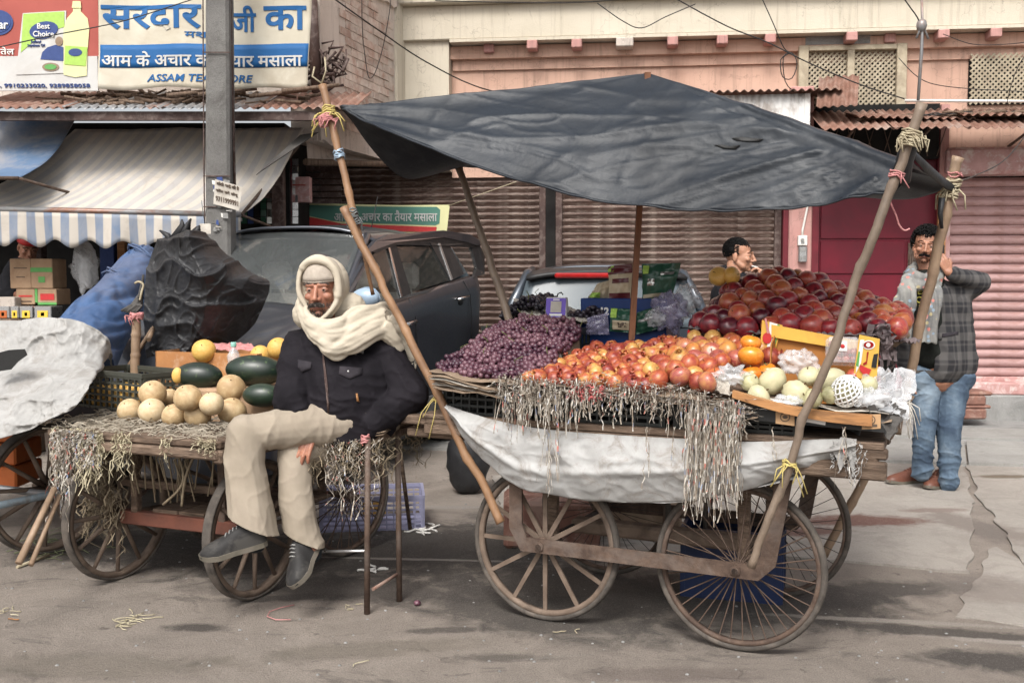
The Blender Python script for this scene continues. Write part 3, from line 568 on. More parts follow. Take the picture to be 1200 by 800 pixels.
# canopy of rusty corrugated sheets, right; each sheet a part
def corr(w_,L,amp=.012,per=.075,n=7,thick=.002):
    nu=int(w_/per*n)
    m=MB(); m.grid(lambda u,v: Vector((u*w_,v*L,math.cos(u*w_/per*2*PI)*amp+.0)),nu,6); return solid(m,'sheet',['tin_rust'],thick)
z1=fz(1100,132,.1); ye=.75; ze=fz(1100,152,ye)
cn=thing('tin_canopy','rusty corrugated tin canopy with junk on top over the pink shutter','canopy',BP,BA)
x=fx(962,150,ye)
k=0
while x<fx(1215,150,ye)+.6:
    me=corr(.68,math.hypot(ye-.1,z1-ze)+.05); o=obj('sheet',me,None or 'tin_rust',cn,True,loc=(x,-ye-rnd.uniform(0,.04),ze+rnd.uniform(0,.02)+k%2*.006),rot=(math.atan2(z1-ze,ye-.1),0,rnd.uniform(-.015,.015))); x+=.62; k+=1
for (x0_,y0_,w_,L_,dz,rz_) in ((1000,135,1.1,.45,.1,.05),(1120,132,.9,.4,.1,-.08)):
    me=corr(w_,L_); obj('sheet',me,'tin_rust',cn,True,loc=(fx(x0_,y0_,.5),-.62,ze+.1+dz*.5),rot=(.22,0.03,rz_))
m=MB()
for k in range(26):
    xx=fx(rnd.uniform(1000,1200),135,.4); L_=rnd.uniform(.1,.5); p=Vector((xx,-rnd.uniform(.2,.55),ze+.13+rnd.uniform(0,.06))); dv=Vector((L_,rnd.uniform(-.1,.1),rnd.uniform(-.02,.04))); m.tube([p,p+dv*.5+Vector((0,0,.01)),p+dv],rnd.uniform(.006,.022),6)
o=obj('junk',m,'old_wood',cn,True); o['kind']='stuff'
m=MB(); m.tube([(fx(1060,118,.2),-.2,fz(1060,118,.2)),(fx(1215,121,.2)+.3,-.2,fz(1215,120,.2))],.014,8); obj('pipe',m,'white_paint',cn,True)
m=MB()
for k in range(9):
    c0=Vector((fx(1085+k*12,130,.4),-.42,ze+.17)); r_=.05+.03*rnd.random(); m.tube([c0+Vector((math.cos(a/10*2*PI)*r_*2,math.sin(a/10*2*PI)*r_,rnd.uniform(0,.03))) for a in range(11)],.005,5)
obj('coiled_wire',m,'plastic_black',cn,True)
for xx in (1090,1212,1000): 
    m=MB(); x_=fx(xx,152,.6); m.tube([(x_,-.6,ze+.03),(x_,.0,z1-.32)],.014,6); obj('bracket',m,'rust_iron',cn,True)
# dark recess with grill behind the canopy (over the red door)
m=MB(); m.box((fx(958,200,0)-.02,-.02,zs-.02),(fx(1099,200,0),.1,z1+.1)); ov=obj('overdoor_recess',m,'dark_in',bd,True)
m=MB()
for k in range(14):
    xx=lerp(fx(960,200,0),fx(1096,200,0),k/13); m.tube([(xx,-.035,zs),(xx+.12*(1 if k%2 else -1),-.035,z1)],.005,5)
obj('grille',m,'rust_iron',ov,True)
# white tin hoarding with a dark tin lid, above the tarpaulin
wh=thing('tin_box','whitewashed corrugated tin box under a rusty lid on the pink wall','sign box',BP,BA)
a_,zt_=fu(842,112,.45); b_,zb_=fu(946,150,.45)
m=MB(); m.grid(lambda u,v: Vector((lerp(a_-.4,b_,u),-.45+math.cos(u*34*PI)*.008,lerp(fz(900,152,.45)-.15,zt_,v))),170,4); obj('front_sheet',solid(m,'front_sheet',['tin_white'],.003),'tin_white',wh,True)
m=MB(); m.box((b_-.03,-.47,zb_-.1),(b_+.02,-.4,zt_)); m.box((b_-.01,-.42,zb_-.1),(b_,-.0,zt_)); obj('end_post',m,'tin_white',wh,True)
me=corr(b_-a_+.75,.6,.012); obj('lid',me,'tin_rust',wh,True,loc=(a_-.45,-.55,zt_+.02),rot=(.06,0.0,0))
me=corr(.36,.5,.012); obj('loose_sheet',me,'tin_rust',wh,True,loc=(fx(952,112,.4),-.6,fz(952,128,.4)-.02),rot=(.75,0,-.25))
# rolled-paper signs etc. left part: cantilevered grey slab under side wall
# ================= left building: side wall, shops, awnings, banners =================
lb=thing('left_shop_building','old plastered shop building on the left with peeling painted bricks and tin eaves','building',(-2.6,8.2,0))
YF=8.5     # shop front plane
SA=at(372,60,8.55); SB=at(478,60,10.42)   # ground trace of the projecting upper side wall
sd_=Vector((SB.x-SA.x,SB.y-SA.y,0)); SL=sd_.length; sd_.normalize(); sn_=Vector((sd_.y,-sd_.x,0))   # outward (towards right)
def sw_pt(s,z,o=0): return Vector((SA.x,SA.y,0))+sd_*s+sn_*o+Vector((0,0,z))
def swp(px,py,o=0):
    p=onp(px,py,Vector((SA.x,SA.y,0))+sn_*o,sn_); return (p-Vector((SA.x,SA.y,0))).dot(sd_),p.z
m=MB(); zlo=2.55
m.prism([sw_pt(-.02,zlo),sw_pt(SL,zlo),sw_pt(SL,7),sw_pt(-.02,7)],-sn_*.25); sw_=obj('side_wall',m,'side_wall',lb)
# painted bricks showing where the plaster fell
bw,bh=.235,.075
k=0
z=2.72
while z<4.05:
    s=.28+(k%2)*bw/2
    while s<SL-.3:
        inside=(s>.33 and s+bw<SL-.35 and z<4.0-.25*max(0,(s-.9)))
        if inside and rnd.random()<.93:
            a=sw_pt(s+.006,z+.004,0); b=sd_*(bw-.012); h=Vector((0,0,bh-.009)); e=.008+rnd.uniform(-.004,.006)
            m=MB(); m.prism([a,a+b,a+b+h,a+h],sn_*e); obj('brick',m,'brick_paint',sw_)
        s+=bw
    z+=bh; k+=1
# plaster edge around the bare bricks
def patch(s0,s1,z0,z1,o,seed,mat,name,par,amp=.05):
    P=[]; 
    for i in range(60):
        a=i/60*4; side=int(a); u=a-side; s,z=[(lerp(s0,s1,u),z0),(s1,lerp(z0,z1,u)),(lerp(s1,s0,u),z1),(s0,lerp(z1,z0,u))][side]
        s+=noise.noise(Vector((s*5,z*5,seed)))*amp; z+=noise.noise(Vector((s*5,z*5,seed+9)))*amp; P.append(sw_pt(s,z,0))
    m=MB(); m.prism(P,sn_*o); return obj(name,m,mat,par)
patch(-.02,.34,2.56,6.9,.03,1,'side_wall','plaster',sw_,.08); patch(SL-.34,SL,2.56,6.9,.03,2,'cream_wall','plaster',sw_,.07); patch(.25,SL-.3,4.08,6.9,.03,3,'side_wall','plaster',sw_,.1)
m=MB()
for (s0,s1,z,o,h) in ((-.02,SL-.42,4.28,.09,.055),(-.02,SL-.42,4.335,.12,.05),(SL-.42,SL+.02,4.5,.1,.06),(-.02,SL,4.56,.14,.07),(-.02,SL,4.63,.17,.06)):
    a=sw_pt(s0,z,0); b=sd_*(s1-s0); m.prism([a,a+b,a+b+Vector((0,0,h)),a+Vector((0,0,h))],sn_*o)
obj('cornice',m,'cornice_red',lb)
# front upper wall of left building (behind the banners)
m=MB(); m.box((-9,SA.y-.02,2.9),(SA.x,SA.y+.2,7)); obj('front_wall',m,'side_wall',lb)
# grey cantilevered slab and bracket under the side wall (photo 360-460,140-192)
m=MB(); a,b=at(362,150,8.5),at(455,180,10.2)
m.prism([at(358,150,8.6),at(361,192,8.6),at(462,193,10.1),at(430,160,10.1),at(405,120,9.6)],Vector((0,.12,0))); obj('slab_underside',m,'grey_plaster',lb)
m=MB(); p,q=at(358,190,8.5),at(468,193,10.0); m.tube([p,q],.03,6); obj('timber',m,'old_wood',lb)
# dark shop interior box
m=MB(); zc=2.62
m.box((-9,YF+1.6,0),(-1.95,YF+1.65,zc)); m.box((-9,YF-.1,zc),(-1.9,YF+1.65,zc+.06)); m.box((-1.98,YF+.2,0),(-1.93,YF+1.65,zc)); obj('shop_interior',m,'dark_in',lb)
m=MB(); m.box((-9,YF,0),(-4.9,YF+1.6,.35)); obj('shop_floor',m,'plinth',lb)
for x in (-4.05,-1.99,-5.9):
    m=MB(); m.bbox((x-.05,YF,0),(x+.05,YF+.1,zc),.006); obj('post',m,'rail_brown',lb)
m=MB()
for k in range(9): m.box((-4,YF+.03,2.6-.06*k-.05),(-2,YF+.045,2.6-.06*k-.006))
for k in range(7): m.box((-1.93,YF+.9,2.5-.06*k-.05),(-1.6,YF+.915,2.5-.06*k-.006))
obj('rolled_shutter',m,'rail_brown',lb)
# blue painted post & wall piece seen under the awning (photo 115-145,285-340)
m=MB(); m.bbox(tuple(at(118,345,YF+.1)),tuple(at(133,280,YF+.1)+Vector((0,.08,0))),.004); obj('blue_post',m,'ink_navy',lb)
m=MB(); m.bbox(tuple(at(138,330,YF+.1)),tuple(at(146,280,YF+.1)+Vector((0,.05,0))),.004); obj('shelf_upright',m,'lip_wood',lb)
# corrugated eaves
ev=thing('tin_eaves','corrugated tin eaves littered with broken wood under the two banners','roof',(-4,7.9,2.7))
ye0=7.6; zE=at(180,127,ye0).z; zW=at(180,108,8.3).z+.02
x=at(-40,125,ye0).x; k=0
while x<at(372,125,ye0).x-.3:
    me=corr(.78,math.hypot(.85,zW-zE),.011,.07); me.materials.clear(); me.materials.append(M['tin_grey' if k%3 else 'tin_rust']); obj('sheet',me,None or 'tin_grey',ev,False,loc=(x,ye0+rnd.uniform(-.02,.02),zE+k%2*.005),rot=(math.atan2(zW-zE,.85),0,rnd.uniform(-.01,.01))); x+=.72; k+=1
for (xx,w_) in ((392,.75),):
    me=corr(.8,.7,.011,.07); me.materials.clear(); me.materials.append(M['tin_rust']); obj('sheet',me,'tin_grey',ev,False,loc=(at(368,124,8.3).x,8.3,at(400,124,8.3).z),rot=(.15,0,.55))
m=MB()
for k in range(120):
    px=rnd.choice([rnd.uniform(100,260),rnd.uniform(60,365)]); y=rnd.uniform(7.7,8.3); t=(y-ye0)/.85; z=lerp(zE,zW,t)+.02; p=Vector((at(px,115,y).x,y,z)); L_=rnd.uniform(.05,.32); a=rnd.uniform(0,PI); d=Vector((math.cos(a)*L_,math.sin(a)*L_*.3,rnd.uniform(0,.05)))
    m.tube([p,p+d],rnd.uniform(.006,.02),5,jit=.2)
o=obj('debris',m,'old_wood',ev); o['kind']='stuff'
for k in range(4):
    m=MB(); p=at([195,232,292,330][k],[112,111,113,107][k],7.7); m.tube([p,p+Vector((.42,.12,.07))],.016,6); obj('stick',m,'old_wood',ev)
m=MB(); m.box((-6.2,ye0+.05,zE-.08),(at(372,125,ye0).x,ye0+.1,zE-.015)); obj('eaves_beam',m,'rail_brown',ev)
# striped awning
def uvgrid(name,fn,nu,nv,mat,par,thick=0,local=False):
    m=MB(); m.grid(fn,nu,nv); me=m.mesh(name,ml(mat)); uv=me.uv_layers.new(name='UVMap')
    for p in me.polygons:
        for li,vi in zip(p.loop_indices,p.vertices): uv.data[li].uv=((vi%(nu+1))/nu,(vi//(nu+1))/nv)
    if thick: me=applied(me,[('SOLIDIFY',dict(thickness=thick,offset=0))])
    return obj(name,me,mat,par,local)
aw=thing('striped_awning','faded blue and cream striped awning with a scalloped valance','awning',(-4,6.9,1.8))
A0,A1,A2,A3=at(-75,243,7.5),at(283,252,7.62),at(356,150,8.25),at(88,152,8.25)
def awf(u,v):
    p=lerp(lerp(A0,A1,u),lerp(A3,A2,u),v); p=p.copy(); p.z+=-.10*math.sin(PI*v)*(1+.4*math.sin(u*9))+.012*fbm(p,2.5); return p
uvgrid('canvas',awf,70,30,'awning_top',aw,.003)
def vaf(u,v):
    p=lerp(A0,A1,u).copy(); p.z-=.015+v*(.235+.03*math.cos(u*9*2*PI)); p.y+=-.03+.02*math.sin(u*41)*v+.02*fbm(p,3)*v; return p
uvgrid('valance',vaf,140,6,'awning_valance',aw,.003)
m=MB(); m.tube([A0+Vector((0,-.02,0)),A1+Vector((0,-.02,0))],.022,8); m.tube([A0+Vector((0,.01,-.035)),A1+Vector((0,.01,-.035))],.014,6); obj('front_rail',m,'tin_grey',aw)
for q in (A1,A0):
    m=MB(); b_=Vector((q.x+.25,8.5,2.5)); m.tube([q,b_],.014,6); m.tube([q,Vector((q.x+.2,8.5,1.75))],.012,6); obj('arm',m,'rust_iron',aw)
m=MB(); p,q=at(352,158,7.9),at(300,205,7.5); m.prism([p,q,q+Vector((.04,0,.03)),p+Vector((.14,0,.02))],(0,.02,0)); obj('torn_flap',m,'tarp_grey_under',aw)
# blue awning far left
ba=thing('blue_awning','plain dusty blue tarpaulin awning at the far left','awning',(-4.6,7.3,1.9))
B0,B1,B2,B3=at(-60,208,7.35),at(22,209,7.35),at(92,133,8.2),at(-60,128,8.2)
uvgrid('canvas',lambda u,v:(lambda p:Vector((p.x,p.y,p.z-.1*math.sin(PI*v)+.01*fbm(p,3))))(lerp(lerp(B0,B1,u),lerp(B3,B2,u),v)),24,20,'tarp_blue_dusty' if 'tarp_blue_dusty' in M else pm('tarp_blue_dusty',(.10,.155,.25),(.07,.115,.19),2,.95,.2,stain=(.3,.28,.26),sscale=1.3,samt=.6),ba,.003)
m=MB(); m.tube([B0,B1],.014,6); m.tube([B1,Vector((B1.x+.3,8.2,2.0))],.012,6); obj('rail',m,'rust_iron',ba)
# banners (printed cloth): cloth sheet with lettering standing on it
def flatpt(px,py,Y): return at(px,py,Y)
def letter(par,name,s,px,py,hpx,Y,mat,bold=0.0,shear=0,wpx=None,off=.008,tilt=0.0,cap=.72,plane=None):
    """lettering whose capital height is hpx photo pixels, centred on the photo point, standing on the plane Y"""
    sc_=Y/F; me=text_mesh(s,1.0,bold,shear,.004); xs=[v.co.x for v in me.vertices]; ys=[v.co.y for v in me.vertices]
    if not xs: return None
    w_=max(xs)-min(xs); h=max(ys)-min(ys); cx=(max(xs)+min(xs))/2; cy=(max(ys)+min(ys))/2
    ky=hpx*sc_/h; kx=(wpx*sc_/w_) if wpx else ky
    o0=at(px,py,Y)
    def fn(c):
        x=(c.x-cx)*kx; y=(c.y-cy)*ky+x*tilt; d=Vector((x,0,y)); p=o0+d; 
        if plane: return plane(p,off+c.z)
        return Vector((p.x,p.y-off-c.z,p.z))
    warp_mesh(me,fn); return obj(name,setmat(me,mat),mat,par)
bn=thing('shop_banner','cream and blue shop banner with large Hindi lettering above the striped awning','banner',at(240,105,7.75))
YB=7.75
def cb(px,py,o=0):
    p=at(px,py,YB); p=p.copy(); t=(py+20)/125; p.y+=.018*math.sin(px*.05)+.02*math.sin(px*.021+1)*t-.0+.012*fbm((px*.02,py*.02,0),1); p.y-=o; return p
def bplane(p,o):
    px=600+p.x/ (p.y)*F*1.0; a=onp_px(p); return cb(a[0],a[1],o)
def onp_px(p):
    d=p-Vector((0,0,CH)); yc=d.y*cp+d.z*sp; zc=-d.y*sp+d.z*cp; return 600+d.x/yc*F,400-zc/yc*F
def edge_b(u,v):
    py=lerp(-40,104.5-u*1.0+1.6*math.sin(u*14)+ (0 if u<.96 else -2),v); px=lerp(116,368-8*max(0,v),u); return cb(px,py)
m=MB(); m.grid(edge_b,70,24); obj('cloth',solid(m,'cloth',['banner_cream'],.002),'banner_cream',bn)
m=MB(); m.grid(lambda u,v: cb(lerp(118,362-1.5*v,u),lerp(53,80,v)-1.5*u*(1),.004),60,4); obj('blue_band',solid(m,'b',['banner_blue'],.002),'banner_blue',bn)
letter(bn,'lettering','सरदार',178,21.5,29,YB,'banner_blue',.022,wpx=116,plane=bplane,off=.003)
letter(bn,'lettering','जी',284,21.5,30,YB,'banner_blue',.022,wpx=30,plane=bplane,off=.003)
letter(bn,'lettering','का',334,21.5,27,YB,'banner_blue',.022,wpx=50,plane=bplane,off=.003)
letter(bn,'lettering','मशहूर',240,43,9.5,YB,'banner_blue',.012,wpx=44,plane=bplane,off=.003)
letter(bn,'lettering','आम के अचार का तैयार मसाला',237.5,69.5,17.5,YB,'banner_white',.016,wpx=231,plane=bplane,off=.0075)
letter(bn,'lettering','ASSAM TEA STORE',234,92,8.5,YB,'banner_blue',.014,shear=.2,wpx=121,plane=bplane,off=.003)
b2=thing('oil_banner','red and white cooking oil banner with a packet and a bottle, far left','banner',at(50,105,7.8))
YC=7.8
m=MB(); m.box(tuple(at(-60,106.5,YC)),tuple(at(114,66,YC)+Vector((0,.02,0)))); obj('lower_panel',m,'banner_white',b2)
m=MB(); m.box(tuple(at(-60,66,YC)),tuple(at(114,-30,YC)+Vector((0,.021,0)))); obj('upper_panel',m,'banner_red',b2)
def ppoly(par,name,pts,Y,mat,off,t=.003):
    m=MB(); P=[at(x,y,Y)-Vector((0,off,0)) for x,y in pts]; m.prism(P,(0,t,0)); return obj(name,m,mat,par)
def pell(cx,cy,rx,ry,n=20,rot=0): return [(cx+rx*math.cos(i/n*2*PI)*math.cos(rot)-ry*math.sin(i/n*2*PI)*math.sin(rot),cy+ry*math.sin(i/n*2*PI)*math.cos(rot)+rx*math.cos(i/n*2*PI)*math.sin(rot)) for i in range(n)]
pk=ppoly(b2,'oil_packet',[(27,16),(78,13),(76,86),(19,88)],YC,'banner_white',.006)
ppoly(pk,'packet_print',[(28,17),(76,14),(76,32),(50,40),(25,62)],YC,'lime',.009); ppoly(pk,'packet_print',pell(52,36,17,10,20,-.2),YC,'ink_navy',.012)
letter(pk,'packet_lettering','Best\nChoice',52,36,15,YC,'white',.01,wpx=24,off=.015)
letter(pk,'packet_lettering','Refined\nSoyabean Oil',43,52,8,YC,'ink_navy',.01,wpx=20,off=.010)
ppoly(pk,'packet_print',[(50,62),(56,56),(66,53),(75,56),(75,72),(48,70)],YC,'ink_navy',.009); ppoly(pk,'packet_print',pell(70,49,4.5,5.5),YC,'paper_brown',.012); ppoly(pk,'packet_print',pell(60,79,10,5),YC,'paper_brown',.01); ppoly(pk,'packet_print',pell(60,79,7,3.2),YC,'green',.013)
m=MB(); c0=at(89,50,YC); zb_=at(89,90,YC).z-c0.z; ztop=at(89,5,YC).z-c0.z
ppoly(b2,'oil_bottle',[(75,88),(74,60),(75,32),(79,22),(86,14),(86,5),(95,5),(95,14),(103,22),(105,34),(103,60),(102,89),(88,91)],YC,'banner_yellow',.007)
ppoly(b2,'bottle_label',[(77,54),(103,56),(101,78),(76,76)],YC,'lime',.011); ppoly(b2,'bottle_label',pell(89,62,8,4.5),YC,'ink_navy',.014); ppoly(b2,'bottle_cap',[(86,2),(95,2),(96,10),(85,10)],YC,'banner_yellow',.012)
ppoly(b2,'logo_badge',pell(-2,27,18,15),YC,'ink_navy',.006); ppoly(b2,'logo_ring',pell(-2,27,16,13),YC,'white',.0045); ppoly(b2,'logo_badge',pell(-2,27,15,12),YC,'ink_navy',.009)
letter(b2,'lettering','ar',5,31,7,YC,'white',.02,wpx=11,off=.013)
letter(b2,'lettering','तेल',9,60,9,YC,'white',.015,wpx=16,off=.005); letter(b2,'lettering','No. 9910233020, 9289858058',47,101,5.2,YC,'ink_navy',.012,wpx=116,off=.005)
# green and yellow banner behind the grey car
gb=thing('green_banner','green and yellow cloth banner with Hindi lettering tied behind the dark grey car','banner',at(435,262,9.55))
YG=9.55
ppoly(gb,'cloth',[(344,237),(400,239),(470,240.5),(527,240),(524,268),(515,320),(440,330),(342,330),(350,262)],YG,'banner_yellow',0,.004)
ppoly(gb,'green_panel',[(352,240),(430,242),(512,242.5),(516,246),(515,262),(510,264),(440,262),(390,259),(362,253)],YG,'banner_green',.004)
ppoly(gb,'red_panel',[(350,252),(372,256),(400,262),(398,330),(352,330)],YG,'red',.007); ppoly(gb,'red_panel',[(398,262),(512,266),(511,272),(398,270)],YG,'red',.007)
letter(gb,'lettering','आम के अचार का तैयार मसाला',452,253,13,YG,'banner_white',.014,wpx=120,off=.009)
m=MB(); m.tube([at(526,241,YG),at(605,213,9.3)],.004,5); obj('rope',m,'twine_straw',gb)
m=MB(); m.tube([at(344,237,YG),at(322,228,9.0)],.004,5); obj('rope',m,'twine_straw',gb)
# printed blue boards seen through the car windows
bb=thing('blue_sign_board','small blue sign board with white Hindi letters seen through the car window','sign',at(462,310,9.5))
ppoly(bb,'board',[(440,290),(497,292),(497,305),(488,312),(440,309)],9.5,'ink_navy',0,.01); letter(bb,'lettering','सस्ते',470,299,12,9.5,'white',.014,wpx=30,off=.004)
# ---- utility pole and its posters
pp=at(259,270,7.35)
po=thing('utility_pole','square grey concrete utility pole with torn posters in front of the striped awning','pole',(pp.x,pp.y,0))
m=MB(); w0,w1=.098,.078
for i in range(1):
    zs_=[0,1,2,3,4.2,5.2]; vs=[]
    for z in zs_:
        w_=lerp(w0,w1,z/4.5); c_=.02; x_=pp.x+(z-1.7)*.012
        for (dx,dy) in ((-w_+c_,-w_),(w_-c_,-w_),(w_,-w_+c_),(w_,w_-c_),(w_-c_,w_),(-w_+c_,w_),(-w_,w_-c_),(-w_,-w_+c_)): vs.append((x_+dx,pp.y+dy,z))
    m.add(vs,[(i*8+j,i*8+(j+1)%8,(i+1)*8+(j+1)%8,(i+1)*8+j) for i in range(5) for j in range(8)],False)
obj('shaft',m,'pole_concrete',po)
m=MB()
for z in (1.9,2.12,3.0): x_=pp.x+(z-1.7)*.012; m.box((x_-.098,pp.y-.1,z-.004),(x_+.098,pp.y-.094,z+.004))
m.tube([(pp.x-.1,pp.y-.05,1.2),(pp.x-.103,pp.y-.05,2),(pp.x-.095,pp.y-.04,3),(pp.x-.07,pp.y-.03,5)],.005,5); m.tube([(pp.x+.108,pp.y-.0,1.9),(pp.x+.098,pp.y-.0,3),(pp.x+.09,pp.y-.0,5)],.01,5); obj('band_and_cable',m,'rail_brown',po)
for k in range(26):
    x,y=rnd.uniform(247,266),rnd.uniform(205,268); w_,h=rnd.uniform(3,9),rnd.uniform(2,7)
    P=[(x+rnd.uniform(-1,1),y+rnd.uniform(-1,1)),(x+w_*rnd.uniform(.8,1),y+rnd.uniform(-1,2)),(x+w_,y+h),(x+rnd.uniform(-1,1),y+h*rnd.uniform(.7,1))]
    ppoly(po,'paper_scrap',P,pp.y-.1,rnd.choice(['white_paint','paper_news','paper_news','plinth','ink_navy']),.003+k*.0004,.0015)
ps=thing('paper_notice','small white paper notice with a phone number pasted on the concrete pole','poster',at(266,225,pp.y-.13))
YP=pp.y-.13
ppoly(ps,'sheet',[(252,210),(284,219),(280,247),(250,239)],YP,'paper_news',0,.002)
letter(ps,'lettering','कोठी भाड़े की है',267,218,5,YP,'kraft_ink',.03,wpx=26,off=.002,tilt=-.25); letter(ps,'lettering','कॉल करें सोनू',266,226,5,YP,'kraft_ink',.02,wpx=26,off=.002,tilt=-.25); letter(ps,'lettering','9711999991',266,235.5,6,YP,'kraft_ink',.02,wpx=26,off=.002,tilt=-.25)
# small square white notice hanging left of the pole foot
n2=thing('small_notice','little blank white card beside the foot of the concrete pole','card',at(241,268,7.1)); ppoly(n2,'card',[(234,262),(247,262),(247,274),(234,274)],7.1,'paper_news',0,.003)
m=MB(); m.tube([at(236,235,7.1),at(240,262,7.1)],.003,4); m.tube([at(252,262,7.25),at(247,262,7.1)],.003,4); obj('string',m,'twine_grey',n2)
# ---- goods in the left shop
def carton(name,label,x0,y0,x1,y1,Y,mat,marks=(),dep=.25,cat='carton',group=None):
    a,b=at(x0,y1,Y),at(x1,y0,Y); m=MB(); m.bbox((a.x,Y,a.z),(b.x,Y+dep,b.z),.006); o=obj(name,m,mat); tag(o,label,cat,group)
    for (u0,v0,u1,v1,mt) in marks:
        m=MB(); xa,xb=lerp(a.x,b.x,u0),lerp(a.x,b.x,u1); za,zb=lerp(b.z,a.z,v0),lerp(b.z,a.z,v1); m.box((xa,Y-.004,zb),(xb,Y-.0005,za)); obj('print',m,mt,o)
    return o
carton('carton','plain tan carton on the shop counter, left one of the upper pair',12,303,36,338,7.8,'carton',[(.2,.3,.8,.33,'kraft_ink'),(.3,.6,.7,.63,'kraft_ink')])
carton('carton','tan carton with a green stripe on the shop counter',36.5,303,61,338,7.8,'carton',[(0,.3,1,.45,'green'),(.35,.6,.65,.8,'green')])
carton('carton','tan carton with small red print, lower left under the plain one',19,338.5,41,357,7.8,'carton',[(.15,.4,.85,.5,'red'),(.2,.75,.8,.82,'kraft_ink')])
carton('carton','tan carton with green borders and red print, lower right',41.5,338.5,66,357,7.8,'carton',[(0,.0,.12,1,'green'),(0,.85,1,1,'green'),(.25,.3,.9,.7,'red')])
for k,(x0,x1) in enumerate([(-4,11),(12,22),(23,38),(40,60)]):
    carton('oil_tin',['silver oil tin with an orange label at the left end of the tin row','silver oil tin with a yellow label, second of the tin row','silver oil tin with a yellow diamond label, third of the tin row','silver oil tin with a black and yellow label nearest the blue roll'][k],x0,359,x1,373,7.6,'tin_silver',[(.2,.35,.8,.95,['crate_orange','yellow','yellow','yellow'][k]),(.4,.5,.6,.8,['white','black','teal','black'][k])],.2,'tin')
ct=MB(); ct.bbox((-5.9,7.45,.0),(-3.75,8.2,at(30,374,7.5).z),.01); tag(obj('shop_counter',ct,'old_wood'),'low dark wooden counter under the tins in the left shop','counter')
carton('sack','grey cloth bundle lying left of the cartons',-10,348,17,360,7.7,'grey_plaster',(),.2,'bundle')
# hanging polythene bag and dark hanging goods
def blob(mat,c,r,seed,amp=.25,fr=3,nu=22,nv=14,name='b'):
    m=MB(); m.ell((0,0,0),r,nu,nv); me=m.mesh(name,ml(mat))
    for v in me.vertices:
        d=v.co.normalized(); v.co=Vector(c)+v.co*(1+amp*noise.noise(d*fr+Vector((seed,seed*.7,0))))
    return me
tag(obj('polythene_bag',blob('poly_clear',at(100,312,7.9),(.1,.07,.19),3,.5),'poly_clear'),'translucent polythene bag hanging in the left shop','bag')
o=thing('hanging_strings','strings of dark sachets hanging in the shop right of the concrete pole','sachets',at(320,230,8.6))
for k in range(9):
    m=MB(); x=286+k*7.5
    for j in range(9):
        a=at(x,190+j*8.5,8.7+.05*(k%3)); m.box((a.x-.024,a.y,a.z-.03),(a.x+.024,a.y+.01,a.z+.028),Matrix.Rotation(rnd.uniform(-.25,.25),3,'Z'))
    obj('sachet_string',m,['foil_green','ink_navy','dark_iron','foil_green','foil_silver','ink_navy','dark_iron','foil_maroon','tin_silver'][k],o)
carton('wall_shelf','faded pink cupboard door hanging inside the shop right of the pole',338,207,363,237,8.8,'pink_paint',[(.2,.3,.8,.36,'maroon')],.1,'cupboard')
# bracket things around pole of car: dark clutter under roof at 355-375
m=MB()
for k in range(40):
    p=at(rnd.uniform(362,392),rnd.uniform(60,100),8.5)+Vector((0,rnd.uniform(-.1,.1),0)); a=rnd.uniform(0,2*PI); m.tube([p,p+Vector((math.cos(a)*.12,0,math.sin(a)*.12)),p+Vector((math.cos(a+1)*.14,0,math.sin(a+1)*.1))],rnd.uniform(.006,.02),5)
tag(obj('cable_tangle',m,'rail_brown'),'tangle of old cables and brackets on the wall beside the cream banner','cables')
m=MB(); m.tube([at(366,-10,8.45),at(368,50,8.45),at(372,110,8.45)],[.04,.05,.05],8,jit=.15); tag(obj('drain_pipe',m,'rail_brown'),'dark dirty drain pipe beside the cream banner','pipe')
# overhead wires
def wire(pts,Y0,Y1,r,label):
    n=len(pts); P=[at(x,y,lerp(Y0,Y1,i/(n-1))) for i,(x,y) in enumerate(pts)]; m=MB(); m.tube([spl(P,t/24) for t in range(25)],r,5); tag(obj('wire',m,'plastic_black'),label,'wire')
wire([(-30,62),(60,42),(140,26),(215,3),(260,-12)],6.8,6.8,.004,'thin wire slanting up across both banners')
wire([(385,-6),(440,33),(500,73),(566,104),(640,118)],7.5,10,.006,'dark wire slanting down from the side wall behind the tarpaulin')
wire([(424,0),(425,40),(430,82),(434,92),(441,82),(450,50),(457,10),(458,-10)],9.2,9.4,.004,'wire loop drooping in front of the painted bricks')
wire([(780,-8),(850,30),(900,50),(948,74),(1010,100),(1060,116)],9.2,9.2,.006,'long wire slanting down over the pink wall to the lattice window')
wire([(890,-8),(905,25),(918,55),(926,62)],9.3,9.4,.005,'wire dropping to the coil left of the lattice window')
wire([(926,62),(915,70),(917,90),(928,92),(934,75),(928,62),(918,68),(920,95),(930,108)],9.45,9.45,.005,'coiled loop of wire on the pink wall beside the lattice window')
wire([(700,4),(730,25),(752,33),(780,20),(815,5)],9.3,9.3,.005,'wire sagging in a shallow bow over the cream beam')
wire([(510,1),(590,3),(680,3),(760,-4)],9.0,9.2,.005,'wire running along the top of the cream beam')
wire([(1054,-8),(1066,8),(1078,28),(1081,60),(1077,112)],9.0,9.2,.006,'cable hanging past the knot above the canopy')
wire([(1053,68),(1075,90),(1100,100),(1150,105),(1215,108)],9.3,9.2,.004,'thin cable swagged right of the lattice window')
wire([(1105,40),(1140,52),(1180,52),(1215,48)],9.4,9.4,.004,'short cable under the right joist ends')
wire([(1215,140),(1180,185),(1140,207),(1118,212)],7.2,4.5,.004,'wire coming in from the right to the rear bamboo pole')
wire([(1215,45),(1195,75),(1185,100),(1180,122)],9.0,9.2,.004,'thin wire crossing the right lattice window')
